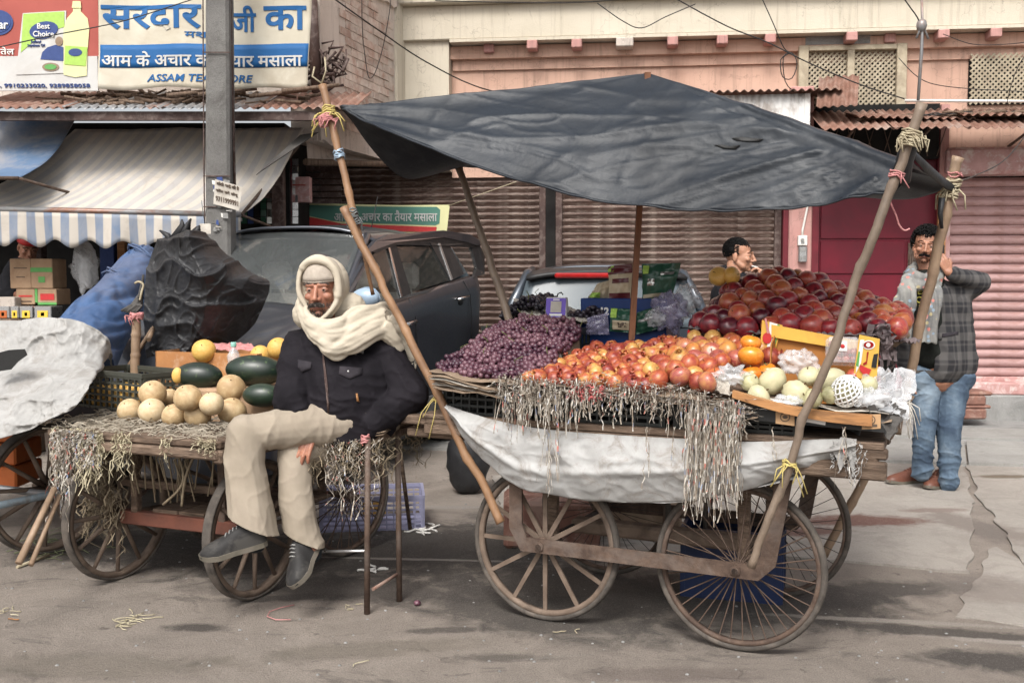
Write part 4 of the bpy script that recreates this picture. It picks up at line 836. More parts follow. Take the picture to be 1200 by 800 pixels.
m=MB(); m.tube([at(1080,-10,9.1),at(1081,30,9.1),at(1080,60,9.1),at(1076,118,9.1)],[.012,.012,.016,.014],7); m.ell(at(1080,30,9.1),(.05,.05,.06),8,6); m.tube([at(1074,45,9.1),at(1081,28,9.1),at(1088,46,9.1)],.012,5); tag(obj('white_cable',m,'tin_grey'),'thick pale cable with a knot hanging down to the canopy','cable')
# ================= hand carts =================
class Frame:
    def __init__(s,mx,my,yaw): s.m=(mx,my); s.yaw=yaw; s.c=math.cos(yaw); s.s=math.sin(yaw)
    def w(s,x,y,z=0): return Vector((s.m[0]+x*s.c-y*s.s,s.m[1]+x*s.s+y*s.c,z))
    def l(s,p): x=p.x-s.m[0]; y=p.y-s.m[1]; return Vector((x*s.c+y*s.s,-x*s.s+y*s.c,p.z))
    def P(s,px,py,yl):
        """photo point on the cart's own plane y=yl, in cart coordinates"""
        return s.l(onp(px,py,s.w(0,yl),Vector((-s.s,s.c,0))))
    def X(s,px,py,xl): return s.l(onp(px,py,s.w(xl,0),Vector((s.c,s.s,0))))
    def Z(s,px,py,z): return s.l(gnd(px,py,z))
def ring(m,R,r0,w_,n=48,prof=None):
    """solid ring about the local Y axis, outer radius R, inner r0, width w_"""
    prof=prof or [(r0,-w_/2),(R-.004,-w_/2),(R,-w_/2+.006),(R,w_/2-.006),(R-.004,w_/2),(r0,w_/2)]
    k=len(prof); vs=[]
    for i in range(n):
        a=2*PI*i/n; vs+= [(math.cos(a)*r,y,math.sin(a)*r) for r,y in prof]
    m.add(vs,[(i*k+j,((i+1)%n)*k+j,((i+1)%n)*k+(j+1)%k,i*k+(j+1)%k) for i in range(n) for j in range(k)],True); return m
WC={}
def wheel(cart,label,R_,kind,x,y,rot=0,lz=None,steer=0):
    tw,rh={'plank':(.034,.022),'wire':(.034,.018),'thin':(.03,.014),'wood':(.044,.026)}[kind]
    if ('t',R_,kind) not in WC:
        m=MB(); 
        if kind in('wire','thin','plank'):
            pr=[(R_-.022,-tw*.42),(R_-.010,-tw*.5),(R_-.003,-tw*.36),(R_,-tw*.1),(R_,tw*.1),(R_-.003,tw*.36),(R_-.010,tw*.5),(R_-.022,tw*.42)]
        else: pr=[(R_-.012,-tw*.5),(R_-.003,-tw*.5),(R_,-tw*.4),(R_,tw*.4),(R_-.003,tw*.5),(R_-.012,tw*.5)]
        ring(m,R_,0,tw,56,pr); WC['t',R_,kind]=m.mesh('tyre',ml('tyre'))
        m=MB(); a=R_-(.020 if kind!='wood' else .010); ring(m,a,a-rh,tw*.8,56); WC['r',R_,kind]=m.mesh('rim',ml('wheel_wood' if kind in('wood','plank') else 'rust_iron'))
        m=MB(); hr={'plank':.032,'wire':.026,'thin':.02,'wood':.042}[kind]
        m.lathe([(.012,-.075),(.016,-.075),(.016,-.05),(hr*.6,-.045),(hr,-.04),(hr,-.032),(hr*.6,-.028),(hr*.6,.028),(hr,.032),(hr,.04),(hr*.6,.045),(.016,.05),(.012,.075)],n=14,rot=Matrix.Rotation(R(90),3,'X')); WC['h',R_,kind]=m.mesh('hub',ml('rust_iron' if kind!='wood' else 'wheel_wood'))
        L0=R_-.03-rh*.5; m=MB()
        if kind=='plank':
            m.add(*[[(-.010,-.005,.02),(.010,-.005,.02),(.010,.005,.02),(-.010,.005,.02),(-.008,-.004,L0),(.008,-.004,L0),(.008,.004,L0),(-.008,.004,L0)],[(0,3,2,1),(4,5,6,7),(0,1,5,4),(1,2,6,5),(2,3,7,6),(3,0,4,7)]],False)
        elif kind=='wood': m.tube([(0,0,.03),(0,0,L0*.5),(0,0,L0+.01)],[.015,.011,.009],7)
        else: m.tube([(0,0,.02),(0,0,L0+.004)],.0026 if kind=='wire' else .0016,5,cap=False)
        WC['s',R_,kind]=m.mesh('spoke',ml('wheel_wood' if kind in('plank','wood') else ('rust_iron' if kind=='wire' else 'dark_iron')))
    z=R_ if lz is None else lz
    w_=obj('wheel',WC['r',R_,kind],'rim',cart,True,loc=(x,y,z),rot=(0,rot,steer)); w_['label']=label
    obj('tyre',WC['t',R_,kind],'tyre',w_,True); obj('hub',WC['h',R_,kind],'hub',w_,True)
    n={'plank':12,'wire':40,'thin':36,'wood':12}[kind]
    for k in range(n):
        a=2*PI*k/n; off=(.032 if k%2 else -.032) if kind in('wire','thin') else 0; tilt=math.atan2(off,R_) if off else 0
        M_=Matrix.Rotation(a,4,'Y')@Matrix.Translation((0,off,0))@Matrix.Rotation(tilt if off else rnd.uniform(-.01,.01),4,'X')
        o=obj('spoke',WC['s',R_,kind],'s',w_,True,loc=M_.to_translation(),rot=M_.to_euler())
    return w_
def pole_path(a,b,n=14,bend=.003,seed=0):
    a,b=Vector(a),Vector(b); d=(b-a); s=d.orthogonal().normalized(); t=d.normalized().cross(s)
    return [a+d*(i/n)+s*bend*fbm((i*.12,seed,0),1)*2+t*bend*fbm((i*.12,seed,5),1)*2 for i in range(n+1)]
def bamboo_pole(name,label,a,b,r0,r1,mat,cat='pole',seed=0,nodes=7,group=None):
    a,b=Vector(a),Vector(b); L=(b-a).length; N=nodes*10; P=pole_path(a,b,N,.004*L,seed); rs=[]
    for i in range(N+1):
        t=i/N; r=lerp(r0,r1,t); ph=(t*nodes)%1; k=math.exp(-((min(ph,1-ph))/.045)**2); rs.append(r*(1+.17*k)*(1+.03*fbm((i*.1,seed,2),1)))
    m=MB(); m.tube(P,rs,10); o=obj(name,m,mat); return tag(o,label,cat,group)
def wraps(m,c,axis,r,n,h,tr=.0035,jit=.01):
    axis=Vector(axis).normalized(); u=axis.orthogonal().normalized(); v=axis.cross(u); c=Vector(c); P=[]
    for i in range(n*10+1):
        a=i/10*2*PI; rr=r*(1+rnd.uniform(-.06,.12)); P.append(c+axis*(h*(i/(n*10)-.5)+rnd.uniform(-jit,jit)*.6)+u*math.cos(a)*rr+v*math.sin(a)*rr)
    m.tube(P,tr,5); return m
def ribbon(m,p,L,w_,segs=9,wob=.007,down=Vector((0,0,-1)),curl=1.0,lean=None,floor=None):
    p=Vector(p); d=Vector(down); a=rnd.uniform(0,PI); vs=[]
    drift=Vector((rnd.gauss(0,.3),rnd.gauss(0,.3),0)); drift=drift+(lean or Vector((0,0,0)))
    for i in range(segs+1):
        t=i/segs; q=p+d*(L*t)+Vector((math.sin(t*7*curl+a*3),math.cos(t*6*curl+a*5),0))*wob+drift*L*t*.25
        if floor is not None and q.z<floor: q.z=floor
        a+=rnd.uniform(-.7,.7)*curl; e=Vector((math.cos(a),math.sin(a)*.7,rnd.uniform(-.2,.2)))*w_/2; vs+=[q-e,q+e]
    m.add(vs,[(2*i,2*i+1,2*i+3,2*i+2) for i in range(segs)],False)
FC=Frame(.485,3.775,R(-25.2))
fc=thing('fruit_cart','large wooden hand cart with four wheels carrying the red fruit under the black tarpaulin','hand cart',(.485,3.775,0),R(-25.2))
RW=.316
wheel(fc,'front wheel with a dozen flat wooden spokes',RW,'plank',-.388,0)
wheel(fc,'front wheel with many thin rusty spokes',RW,'wire',.388,0,.1)
wheel(fc,'rear wheel with thin dark spokes, deep under the cart',RW,'thin',-.388,.70)
wheel(fc,'rear wheel with thin dark spokes near the rear bamboo pole',RW,'thin',.388,.70)
# strap-iron frame outside the wheels, with axles
for yy,nm in ((-.055,'front'),(.755,'rear')):
    for part,seg in (('side_rail',[((-.50,yy-.006,RW-.028),(.51,yy+.006,RW+.028))]),):
        m=MB(); 
        a=.52; z0=RW; w2=.028; pts=[(-a,z0+.55),(-a,z0+.06),(-a+.05,z0-w2),(a-.05,z0-w2),(a+.01,z0+.03),(a+.09,z0+.50),(a+.035,z0+.50),(a-.045,z0+.06),(a-.07,z0+w2),(-a+.075,z0+w2),(-a+.055,z0+.08),(-a+.055,z0+.55)]
        m.prism([(x,yy-.006,z) for x,z in pts],(0,.012,0)); obj('side_rail',m,'rust_iron',fc,True)
for xx in (-.388,.388):
    m=MB(); m.tube([(xx,-.075,RW),(xx,.80,RW)],.012,8); obj('axle',m,'dark_iron',fc,True)
    m=MB(); m.tube([(xx,-.07,RW),(xx,-.061,RW)],.02,6); obj('nut',m,'rust_iron',fc,True)
    for yy in (.08,.62):
        m=MB(); m.bbox((xx-.022,yy-.016,RW),(xx+.022,yy+.016,.77),.004); obj('leg_post',m,'cart_wood',fc,True)
m=MB(); m.bbox((-.40,.30,RW-.03),(.40,.38,RW+.03),.01); obj('cross_beam',m,'wheel_wood',fc,True)
# table: bearers and planks
for yy in (-.09,.42,.90):
    m=MB(); m.bbox((-.88,yy-.03,.74),(.87,yy+.03,.795),.006); obj('bearer',m,'cart_wood',fc,True)
for k in range(8):
    y0=-.12+k*.135; m=MB(); m.bbox((-.9,y0,.797),(.885+rnd.uniform(-.01,.015),y0+.128,.822),.004); obj('plank',m,'cart_wood',fc,True)
for (x0,x1,y,z,h) in ((.60,.90,-.13,.70,.06),(.66,.90,-.10,.765,.035),(-1.02,-.6,-.10,.775,.04),(-.98,-.5,-.07,.72,.035)):
    m=MB(); m.bbox((x0,y-.02,z),(x1,y+.03,z+h),.006); obj('end_batten',m,'cart_wood',fc,True)
# splintered wood lip along the front right
m=MB(); A=FC.P(858,458,-.17); B=FC.P(1022,487,-.15); N=24; vs=[]
for i in range(N+1):
    t=i/N; p=lerp(A,B,t); sag=-.018*math.sin(PI*t); h=.036*(1-.35*(1-t)); zt_=p.z+sag
    vs+=[(p.x,p.y,zt_-h),(p.x,p.y+.0,zt_),(p.x,p.y+.028,zt_+.002),(p.x,p.y+.028,zt_-h)]
m.add(vs,[(i*4+j,(i+1)*4+j,(i+1)*4+(j+1)%4,i*4+(j+1)%4) for i in range(N) for j in range(4)]+[(0,1,2,3),(N*4+3,N*4+2,N*4+1,N*4)],False)
obj('front_lip',m,'lip_wood',fc,True)
m=MB(); A=FC.P(838,460,-.10); B=FC.P(1030,492,-.09)
m.prism([A+Vector((0,0,-.012)),B+Vector((0,0,-.012)),B+Vector((0,.5,.02)),A+Vector((0,.3,.02))],(0,0,.01)); obj('front_board',m,'cart_wood',fc,True)
# ---- crates standing on the cart's planks
def crate(name,label,fr,x0,y0,x1,y1,z0,z1,mat,cat='crate',group=None,rz=0,solid_side=False,nx=10,rows=3,handle=False):
    """open plastic crate: floor, four slotted walls, rim"""
    r=thing(name,label,cat,fr.w((x0+x1)/2,(y0+y1)/2,z0) if fr else ((x0+x1)/2,(y0+y1)/2,z0),(fr.yaw if fr else 0)+rz,group)
    w_,d,h=x1-x0,y1-y0,z1-z0; t=.008
    m=MB(); m.box((-w_/2,-d/2,0),(w_/2,d/2,t)); obj('floor_panel',m,mat,r,True)
    m=MB(); 
    for s in (-1,1):
        m.box((-w_/2-.006,s*d/2-.008,h-.02),(w_/2+.006,s*d/2+.008,h)); m.box((s*w_/2-.008,-d/2+.008,h-.02),(s*w_/2+.008,d/2-.008,h))
    obj('rim',m,mat,r,True)
    for axis in (0,1):
        for s in (-1,1):
            m=MB(); L=(w_ if axis==0 else d); n=max(3,int(nx*L/w_)) 
            def bx(u0,u1,v0,v1,e=0):
                if axis==0: m.box((u0,s*d/2-t/2-e,v0),(u1,s*d/2+t/2+e,v1))
                else: m.box((s*w_/2-t/2-e,u0,v0),(s*w_/2+t/2+e,u1,v1))
            if solid_side: bx(-L/2+.004,L/2-.004,.0,h-.02)
            for k in range(n+1):
                u=lerp(-L/2+.008,L/2-.008,k/n); e=.007 if k in(0,n) else .0035; bx(u-e,u+e,.0,h-.018,.002)
            for k in range(rows+1):
                v=lerp(.004,h-.03,k/rows); bx(-L/2+.004,L/2-.004,v,v+.010,.001)
            obj('side_panel',m,mat,r,True)
    return r
def fcx(px,py,yl): return FC.P(px,py,yl).x
crate('black_crate','black slotted plastic crate under the red grapes at the left end of the cart',FC,-.80,-.085,-.42,.42,.823,.945,'crate_dark')
crate('black_crate','black slotted plastic crate in the middle of the cart behind the paper fringe',FC,-.395,-.085,.12,.42,.823,.935,'crate_dark')
crate('black_crate','black slotted plastic crate under the wooden lip at the right',FC,.16,-.075,.60,.36,.823,.905,'crate_dark')
crate('black_crate','black slotted crate at the back left of the cart under the black grapes',FC,-.92,.50,-.44,.92,.823,1.155,'crate_dark',rows=6)
crate('black_crate','black slotted crate at the back right of the cart under the tray of dark apples',FC,.10,.47,.84,.92,.823,1.12,'crate_dark',rows=6)
crate('black_crate','dark crate hidden under the middle heap of apples',FC,-.40,.45,.07,.90,.823,1.03,'crate_dark',rows=3)
# black carton with kraft labels under the lip
a,b=FC.P(905,500,-.135),FC.P(1036,478,-.135)
m=MB(); m.prism([FC.P(868,472,-.13),FC.P(1028,489,-.13),FC.P(1038,507,-.13),FC.P(872,491,-.13)],(0,.3,0)); bc=tag(obj('black_carton',m,'box_black',None,False,FC.w(0,0),(0,0,FC.yaw)),'flat black carton with two kraft labels under the wooden lip','carton')
def dec(par,fr,pts,yl,mat,name='print',t=.002):
    m=MB(); m.prism([fr.P(x,y,yl) for x,y in pts],(0,t,0)); return obj(name,m,mat,par,True)
dec(bc,FC,[(909,477),(931,480),(931,499),(909,496)],-.133,'print_kraft'); dec(bc,FC,[(1010,486),(1032,485),(1032,502),(1010,503)],-.133,'print_kraft'); dec(bc,FC,[(944,487),(968,491),(967,498),(944,494)],-.133,'white')
for (cx,cy) in ((920,488.5),(1020,492)): dec(bc,FC,pell(cx,cy,6,5.5),-.1345,'kraft_ink'); dec(bc,FC,pell(cx,cy,4.8,4.3),-.136,'print_kraft'); dec(bc,FC,pell(cx,cy,3,2),-.1375,'kraft_ink')
dec(bc,FC,[(1014,497),(1028,497),(1028,500),(1014,500)],-.1345,'kraft_ink')
# ---- white sacking slung under the table
def sack():
    top=[(523,474),(560,486),(620,500),(700,508),(800,514),(880,517),(950,515),(1004,514)]
    bot=[(523,478),(556,528),(600,566),(650,580),(740,588),(830,583),(930,556),(1003,528)]
    def f(u,v):
        a=spl([Vector((x,y,0)) for x,y in top],u); b=spl([Vector((x,y,0)) for x,y in bot],u); p=lerp(a,b,v); yl=-.125-.05*math.sin(PI*min(1,v*.9))+.02*v
        q=FC.P(p.x,p.y,yl); q=q+Vector((0,.012*fbm((q.x*2,q.z*3,0),1.6)-.006*(1-abs(noise.noise(Vector((q.x*5,q.z*12,3)))))**6-.0035*(1-abs(noise.noise(Vector((q.x*13+4,q.z*20,3)))))**8+.006*math.sin(q.x*15+q.z*30+3*fbm(q,3))*v*(1-v)*3-.012*math.exp(-((v-.55-.15*math.sin(u*6))/.07)**2),.006*fbm(q,8)*v)); return q
    m=MB(); m.grid(f,200,50)
    # the underside runs back below the table
    def g(u,v):
        p=f(u,1.0); return Vector((p.x*(1-.03*v),p.y+.8*v,p.z+.10*math.sin(v*PI/2)+.02*fbm(p,5,v*3)))
    m.grid(g,60,14); return solid(m,'sack',['sack'],.002)
tag(obj('sacking','x' if 0 else sack(),'sack',None,False,FC.w(0,0),(0,0,FC.yaw)),'dirty white woven sacking slung below the fruit cart table','sacking')
m=MB(); P=[FC.P(x,y,-.17) for x,y in ((985,512),(1000,514),(1003,530),(1000,560),(994,534),(984,552),(980,536),(975,528))]; m.prism(P,(0,.004,0)); 
for k in range(26): ribbon(m,FC.P(rnd.uniform(975,1018),rnd.uniform(515,535),-.17),rnd.uniform(.05,.12),.004)
o=tag(obj('frayed_end',m,'sack',None,False,FC.w(0,0),(0,0,FC.yaw)),'frayed end of the sacking hanging at the cart corner','sacking',kind='stuff')
# ---- shredded paper fringe (uncountable)
m=MB()
def top_y(px): return float(np.interp(px,[575,585,640,700,760,820,860,880],[452,444,447,450,454,462,474,482]))
for k in range(480):
    px=rnd.uniform(583,872) if k%5 else rnd.uniform(583,700); y=top_y(px)+rnd.uniform(-7,16)
    Lm=float(np.interp(px,[583,600,640,680,720,760,800,815,840,858,872],[.19,.22,.19,.15,.11,.11,.15,.37,.36,.22,.10])); L_=Lm*rnd.choice([rnd.uniform(.25,.6),rnd.uniform(.5,1.05)])
    yl=-.17-rnd.uniform(0,.05)
    ribbon(m,FC.P(px,y,yl),L_,rnd.uniform(.002,.0052),10,rnd.uniform(.002,.008),curl=rnd.uniform(.3,1.0))
for k in range(300):
    px=rnd.uniform(583,880); y=top_y(px)+rnd.uniform(-6,14); a=rnd.uniform(-1,1)
    ribbon(m,FC.P(px,y,-.165-rnd.uniform(0,.05)),rnd.uniform(.03,.09),rnd.uniform(.004,.009),6,.012,down=Vector((math.cos(a)*rnd.choice((-1,1)),rnd.uniform(-.3,.3),math.sin(a)*.6-.2)).normalized(),curl=2)
for k in range(150):
    px=rnd.uniform(802,866); ribbon(m,FC.P(px,478+rnd.uniform(-10,10),-.18-rnd.uniform(0,.03)),rnd.uniform(.18,.40),rnd.uniform(.002,.005),12,.007,curl=.5)
for k in range(26):
    px=rnd.choice([643,655,760,790,905,990])+rnd.uniform(-3,3); ribbon(m,FC.P(px,500,-.2),rnd.uniform(.1,.26),.0035,10,.004)
tag(obj('paper_fringe',m,'shreds',None,False,FC.w(0,0),(0,0,FC.yaw)),'fringe of shredded paper hanging along the front of the fruit cart','shredded paper',kind='stuff')
m=MB()
for k in range(45): ribbon(m,FC.P(rnd.uniform(668,708),rnd.uniform(449,458),-.2),rnd.uniform(.02,.05),.008,5,.01,curl=2)
tag(obj('pink_netting',m,'pink_shred' if 'pink_shred' in M else pm('pink_shred',(.5,.15,.14),(.4,.1,.1),20,.8,.2),None,False,FC.w(0,0),(0,0,FC.yaw)),'tuft of pinkish red shreds in the paper fringe','shreds',kind='stuff')
# ---- stacks of newspaper / cardboard sheets
def sheetstack(name,label,fr,quad,n,mat,dz=.007,cat='paper',wav=.012,jit=.02,nu=14,nv=8,rolled=False):
    r=thing(name,label,cat,fr.w(0,0),fr.yaw)
    for k in range(n):
        q=[Vector(p)+Vector((rnd.uniform(-jit,jit),rnd.uniform(-jit,jit)*.6,k*dz)) for p in quad]; sd=rnd.random()*50
        def f(u,v):
            p=lerp(lerp(q[0],q[1],u),lerp(q[3],q[2],u),v); e=(1-v)**3
            return p+Vector((.008*fbm((u*4,v*2,sd),1),-.012*e*fbm((u*7,0,sd),1),wav*fbm((u*3,v*1.5,sd),1)*(.3+e)-.012*e*(k<n-1)))
        m=MB(); m.grid(f,nu,nv); obj('sheet',solid(m,'sheet',ml(mat if isinstance(mat,str) else mat[k%len(mat)]),.0022),'x',r,True)
    return r
P=FC.P
sheetstack('newspaper_stack','stack of folded newspapers under the red grapes at the left corner',FC,[P(506,436,-.20)+Vector((0,0,-.045)),P(632,466,-.17)+Vector((0,0,-.02)),Vector((-.32,.45,.955)),Vector((-.9,.45,.955))],7,['paper_brown','paper_news','paper_brown'],.008,jit=.025)
sheetstack('cardboard_sheets','brown cardboard and paper sheets under the pomegranates',FC,[P(625,454,-.14),P(880,478,-.13),Vector((.42,.45,.93)),Vector((-.36,.45,.95))],3,['paper_brown','paper_news'],.006)
sheetstack('cardboard_sheets','grey brown torn paper below the fringe at the middle of the cart',FC,[P(806,476,-.16),P(880,482,-.15),Vector((.42,.2,.88)),Vector((.2,.2,.88))],4,['paper_brown'],-.012,wav=.03,jit=.03)
sheetstack('paper_liner','crumpled paper under the pale guavas on the right of the cart',FC,[P(835,462,-.13),P(1038,488,-.12),Vector((.9,.42,.90)),Vector((.30,.42,.92))],2,['paper_brown','paper_news'],.004,wav=.02)
def crumple(name,label,fr,quad,mat,amp=.03,fr_=6,nu=26,nv=18,thick=.0015,cat='paper',bulge=0,seed=None,holes=0):
    q=[Vector(p) for p in quad]; sd=seed if seed is not None else rnd.random()*50
    def f(u,v):
        p=lerp(lerp(q[0],q[1],u),lerp(q[3],q[2],u),v); a=1-abs(noise.noise(Vector((u*fr_,v*fr_*.8,sd))))*2; b=1-abs(noise.noise(Vector((u*fr_*2.1,v*fr_*1.8,sd+7))))*2
        e=.5+.5*noise.noise(Vector((u*3,v*3,sd+3)))
        return p+Vector((noise.noise(Vector((u*5,v*5,sd+1)))*amp*.8,-abs(a)*amp*.35,a*amp*.7+b*amp*.35*e+bulge*math.sin(PI*u)*math.sin(PI*v)))
    m=MB(); m.grid(f,nu,nv,False); return tag(obj(name,solid(m,name,ml(mat),thick),'x',None,False,fr.w(0,0) if fr else (0,0,0),(0,0,fr.yaw) if fr else (0,0,0)),label,cat)
crumple('newspaper','crumpled white newspaper between the red grapes and the pomegranates',FC,[P(596,455,-.13),P(645,452,-.12),P(662,413,.25),P(648,416,.25)],'paper_news',.025)
crumple('newspaper','creased newspaper under the black grapes and the payment box',FC,[P(612,372,.55),P(688,380,.52),P(690,366,.86),P(600,352,.88)],'paper_news',.02)
crumple('newspaper','torn corner of newspaper hanging below the payment box',FC,[P(634,388,.5),P(652,388,.49),P(660,374,.52),P(636,372,.52)],'paper_news',.012,nu=10,nv=8)
crumple('newspaper','crumpled printed newspaper beside the pale guavas',FC,[P(828,456,-.14),P(856,466,-.15),P(852,440,-.02),P(826,440,-.02)],'paper_news',.02,nu=14,nv=12)
# ================= fruit on the big cart =================
def apple_mesh(mat,R_=1,dim=.18,h=.9,seed=0,stem=True,nu=14,nv=10):
    m=MB()
    def fn(p,th,a):
        r=1+.05*noise.noise(Vector((math.cos(a)*1.5,math.sin(a)*1.5,seed)))+.03*math.cos(5*a)*(th>1.9); z=p.z*h; e=math.exp(-(th/.42)**2); e2=math.exp(-((PI-th)/.4)**2)
        return Vector((p.x*r*(1-.06*(p.z<0)),p.y*r*(1-.06*(p.z<0)),z-dim*e+dim*.8*e2))
    m.ell((0,0,0),R_,nu,nv,None,fn); mats=[mat,'stem_brown']
    if stem: m.cur=1; m.tube([(0,0,.70*R_),(.05*R_,0,.86*R_),(.12*R_,.03*R_,1.02*R_)],[.03*R_,.03*R_,.04*R_],5); m.ell((0,0,-.72*R_*1.0),(.09,.09,.05),6,4)
    return m.mesh('fruit',ml(mats))
def pom_mesh(seed=0):
    m=MB()
    def fn(p,th,a):
        r=1+.04*math.cos(6*a)*math.sin(th)+.05*noise.noise(Vector((math.cos(a),math.sin(a),seed))); return Vector((p.x*r,p.y*r,p.z*.93))
    m.ell((0,0,0),1,14,9,None,fn); n=12; vs=[]
    for i,(r,z) in enumerate([(.30,.86),(.20,.99),(.23,1.12),(.34,1.27)]):
        for j in range(n):
            a=2*PI*j/n; k=(1 if j%2 else .72) if i==3 else 1; vs.append((r*math.cos(a),r*math.sin(a),z if i<3 else (z if j%2 else 1.13)))
    m.add(vs,[(i*n+j,i*n+(j+1)%n,(i+1)*n+(j+1)%n,(i+1)*n+j) for i in range(3) for j in range(n)],True)
    return m.mesh('fruit',ml('pomegranate'))
FM={}
def fmesh(kind):
    if kind not in FM: FM[kind]=[pom_mesh(s) for s in range(3)] if kind=='pomegranate' else [apple_mesh(kind,seed=s,h=(1.08 if kind in('apple_dark','apple_red') else .9)) for s in range(3)]
    return rnd.choice(FM[kind])
def rrot(kind):
    if kind=='pomegranate': return Euler((rnd.uniform(-1.5,1.5),rnd.uniform(-1.3,1.3),rnd.uniform(0,6.28)))
    return Euler((rnd.uniform(-1.4,1.4),rnd.uniform(-1.2,1.2),rnd.uniform(0,6.28)))
LAB={'pomegranate':('pomegranate','orange-red pomegranate in the heap at the middle of the cart','pomegranate','pomegranates heaped on the fruit cart'),
'apple_pink':('apple','pinkish red apple in the front heap beside the pomegranates','apple','pink apples in the front heap'),
'apple_orange':('apple','orange-flushed apple in the front heap beside the pomegranates','apple','orange apples in the front heap'),
'apple_yellow':('apple','yellow apple with a red blush in the front heap','apple','yellow apples in the front heap'),
'apple_dark':('apple','dark maroon apple in the upper heap on the raised tray','apple','dark apples on the raised tray'),
'apple_red':('apple','bright red apple in the upper heap on the raised tray','apple','red apples on the raised tray'),
'apple_tray_orange':('apple','orange-red apple on the raised tray at the right','apple','orange apples on the raised tray')}
placed=[]
def put_fruit(kind,p,r,lab=None,rot=None):
    mk='apple_orange' if kind=='apple_tray_orange' else kind
    o=bpy.data.objects.new(LAB[kind][0],fmesh(mk)); C.objects.link(o); s=r*rnd.uniform(.94,1.06); o.location=p; o.scale=(s,s,s); o.rotation_euler=rot or rrot(mk)
    l=LAB[kind]; tag(o,lab or l[1],l[2],l[3] if not lab else None); placed.append((p,r)); return o
def heap(fr,inside,h,r,kindf,x0,x1,y0,y1,lay=2,sp=1.78,keep=None):
    """fruit packed over a heap surface h(x,y) in cart coordinates, top layer and one below"""
    pts=[]; row=0; y=y0
    while y<y1:
        x=x0+(r*.9 if row%2 else 0)
        while x<x1:
            xx,yy=x+rnd.uniform(-.22,.22)*r,y+rnd.uniform(-.25,.25)*r
            if inside(xx,yy): pts.append((xx,yy,h(xx,yy)+rnd.uniform(-.2,.3)*r))
            x+=r*sp
        y+=r*sp*.80; row+=1
    out=[]
    for (xx,yy,z) in pts:
        rr=r*rnd.uniform(.86,1.1); k_=kindf(xx,yy); o=put_fruit(k_,fr.w(xx,yy,z),rr)
        if y1<.6: ph='in the front row over the fringe' if yy<-.05 else ('at the back before the blue carton' if yy>.27 else 'inside the front heap'); sd='near the grapes' if xx<-.12 else ('near the orange persimmons' if xx>.22 else 'halfway along')
        else: ph='in the front row on the tray' if yy<.54 else ('on the crest of the upper heap' if yy>.72 else 'inside the upper heap'); sd='toward the smoking man' if xx<.33 else ('toward the man on the phone' if xx>.62 else 'above the yellow carton')
        nm={'pomegranate':'orange-red pomegranate','apple_pink':'pinkish red apple','apple_orange':'orange-flushed apple','apple_yellow':'yellow apple','apple_dark':'dark maroon apple','apple_red':'bright red apple','apple_tray_orange':'orange-red apple'}[k_]
        o['label']=nm+' '+ph+', '+sd; o['group']=LAB[k_][3]; out.append(o)
    return out
def mound(name,label,fr,inside,h,x0,x1,y0,y1,mat,drop,zf):
    m=MB(); m.grid(lambda u,v:(lambda x,y: Vector((x,y,(h(x,y)-drop if inside(x,y) else zf))))(lerp(x0,x1,u),lerp(y0,y1,v)),40,24)
    m.grid(lambda u,v: Vector((lerp(x0,x1,u),lerp(y0,y1,v),zf-.004)),4,4)
    return tag(obj(name,m,mat,None,False,fr.w(0,0),(0,0,fr.yaw)),label,'packing')
# pomegranates and mixed apples, front heap
def h1(x,y):
    t=max(0,min(1,(y+.10)/.62)); side=max(0,min(1,(x+.45)/.45)); rs=max(0,min(1,(.62-x)/.2)); return .985+ .145*t**.85*(.55+.45*side)*(.5+.5*rs) + .0
def in1(x,y):
    if y>.43: return False
    if y<-.145+.0*x: return False
    if x<-.40+max(0,y)*.15: return False
    if x>.47 and y<.30: return False
    if x>.30 and y<.12: return False
    return x<.56
def k1(x,y):
    t=(x-.10+rnd.gauss(0,.06))
    if t<0: return 'pomegranate' if rnd.random()<.93 else 'apple_yellow'
    return rnd.choices(['apple_pink','apple_orange','apple_yellow','pomegranate'],[.38,.26,.27,.09])[0]
mound('packing_straw','dark packing under the front heap of fruit',FC,in1,h1,-.40,.54,-.14,.5,'paper_brown',.045,.935)
hp1=heap(FC,lambda x,y: in1(x,y) and x<.06,h1,.034,k1,-.40,.10,-.15,.44)+heap(FC,lambda x,y: in1(x,y) and x>=.06,lambda x,y:h1(x,y)+.008,.043,k1,.06,.56,-.145,.44)
# dark apples on raised trays, upper heap
def h2(x,y):
    t=max(0,min(1,(y-.44)/.42)); l=math.exp(-((x-.37)/.33)**2); s=max(0,min(1,(x-.02)/.14)); return 1.165+(.055+.155*l)*t**.9*s
def in2(x,y): return .05<x<.90 and .44<y<.95 and not (x<.12 and y<.5)
def k2(x,y):
    t=x+rnd.gauss(0,.12)
    if t<.26: return 'apple_dark' if rnd.random()<.8 else 'apple_red'
    if t<.50: return rnd.choices(['apple_dark','apple_red','apple_tray_orange'],[.32,.54,.14])[0]
    return rnd.choices(['apple_dark','apple_red','apple_tray_orange'],[.22,.56,.22])[0]
mound('packing_straw','dark packing under the upper heap of apples',FC,in2,h2,.05,.9,.44,.95,'paper_brown',.06,1.13)
hp2=heap(FC,in2,h2,.0455,k2,.07,.90,.46,.96)
for k,(px,py) in enumerate([(842,321),(857,320)]):
    p=FC.P(px,py+3,.80); o=put_fruit('apple_red',FC.w(p.x,p.y,max(p.z,h2(p.x,.80)+.055)),.045,['golden brown apple on top of the dark heap, left one of the pair','golden brown apple on top of the dark heap, under the smoking man chin'][k]); o.data=apple_mesh('apple_brown',seed=k)
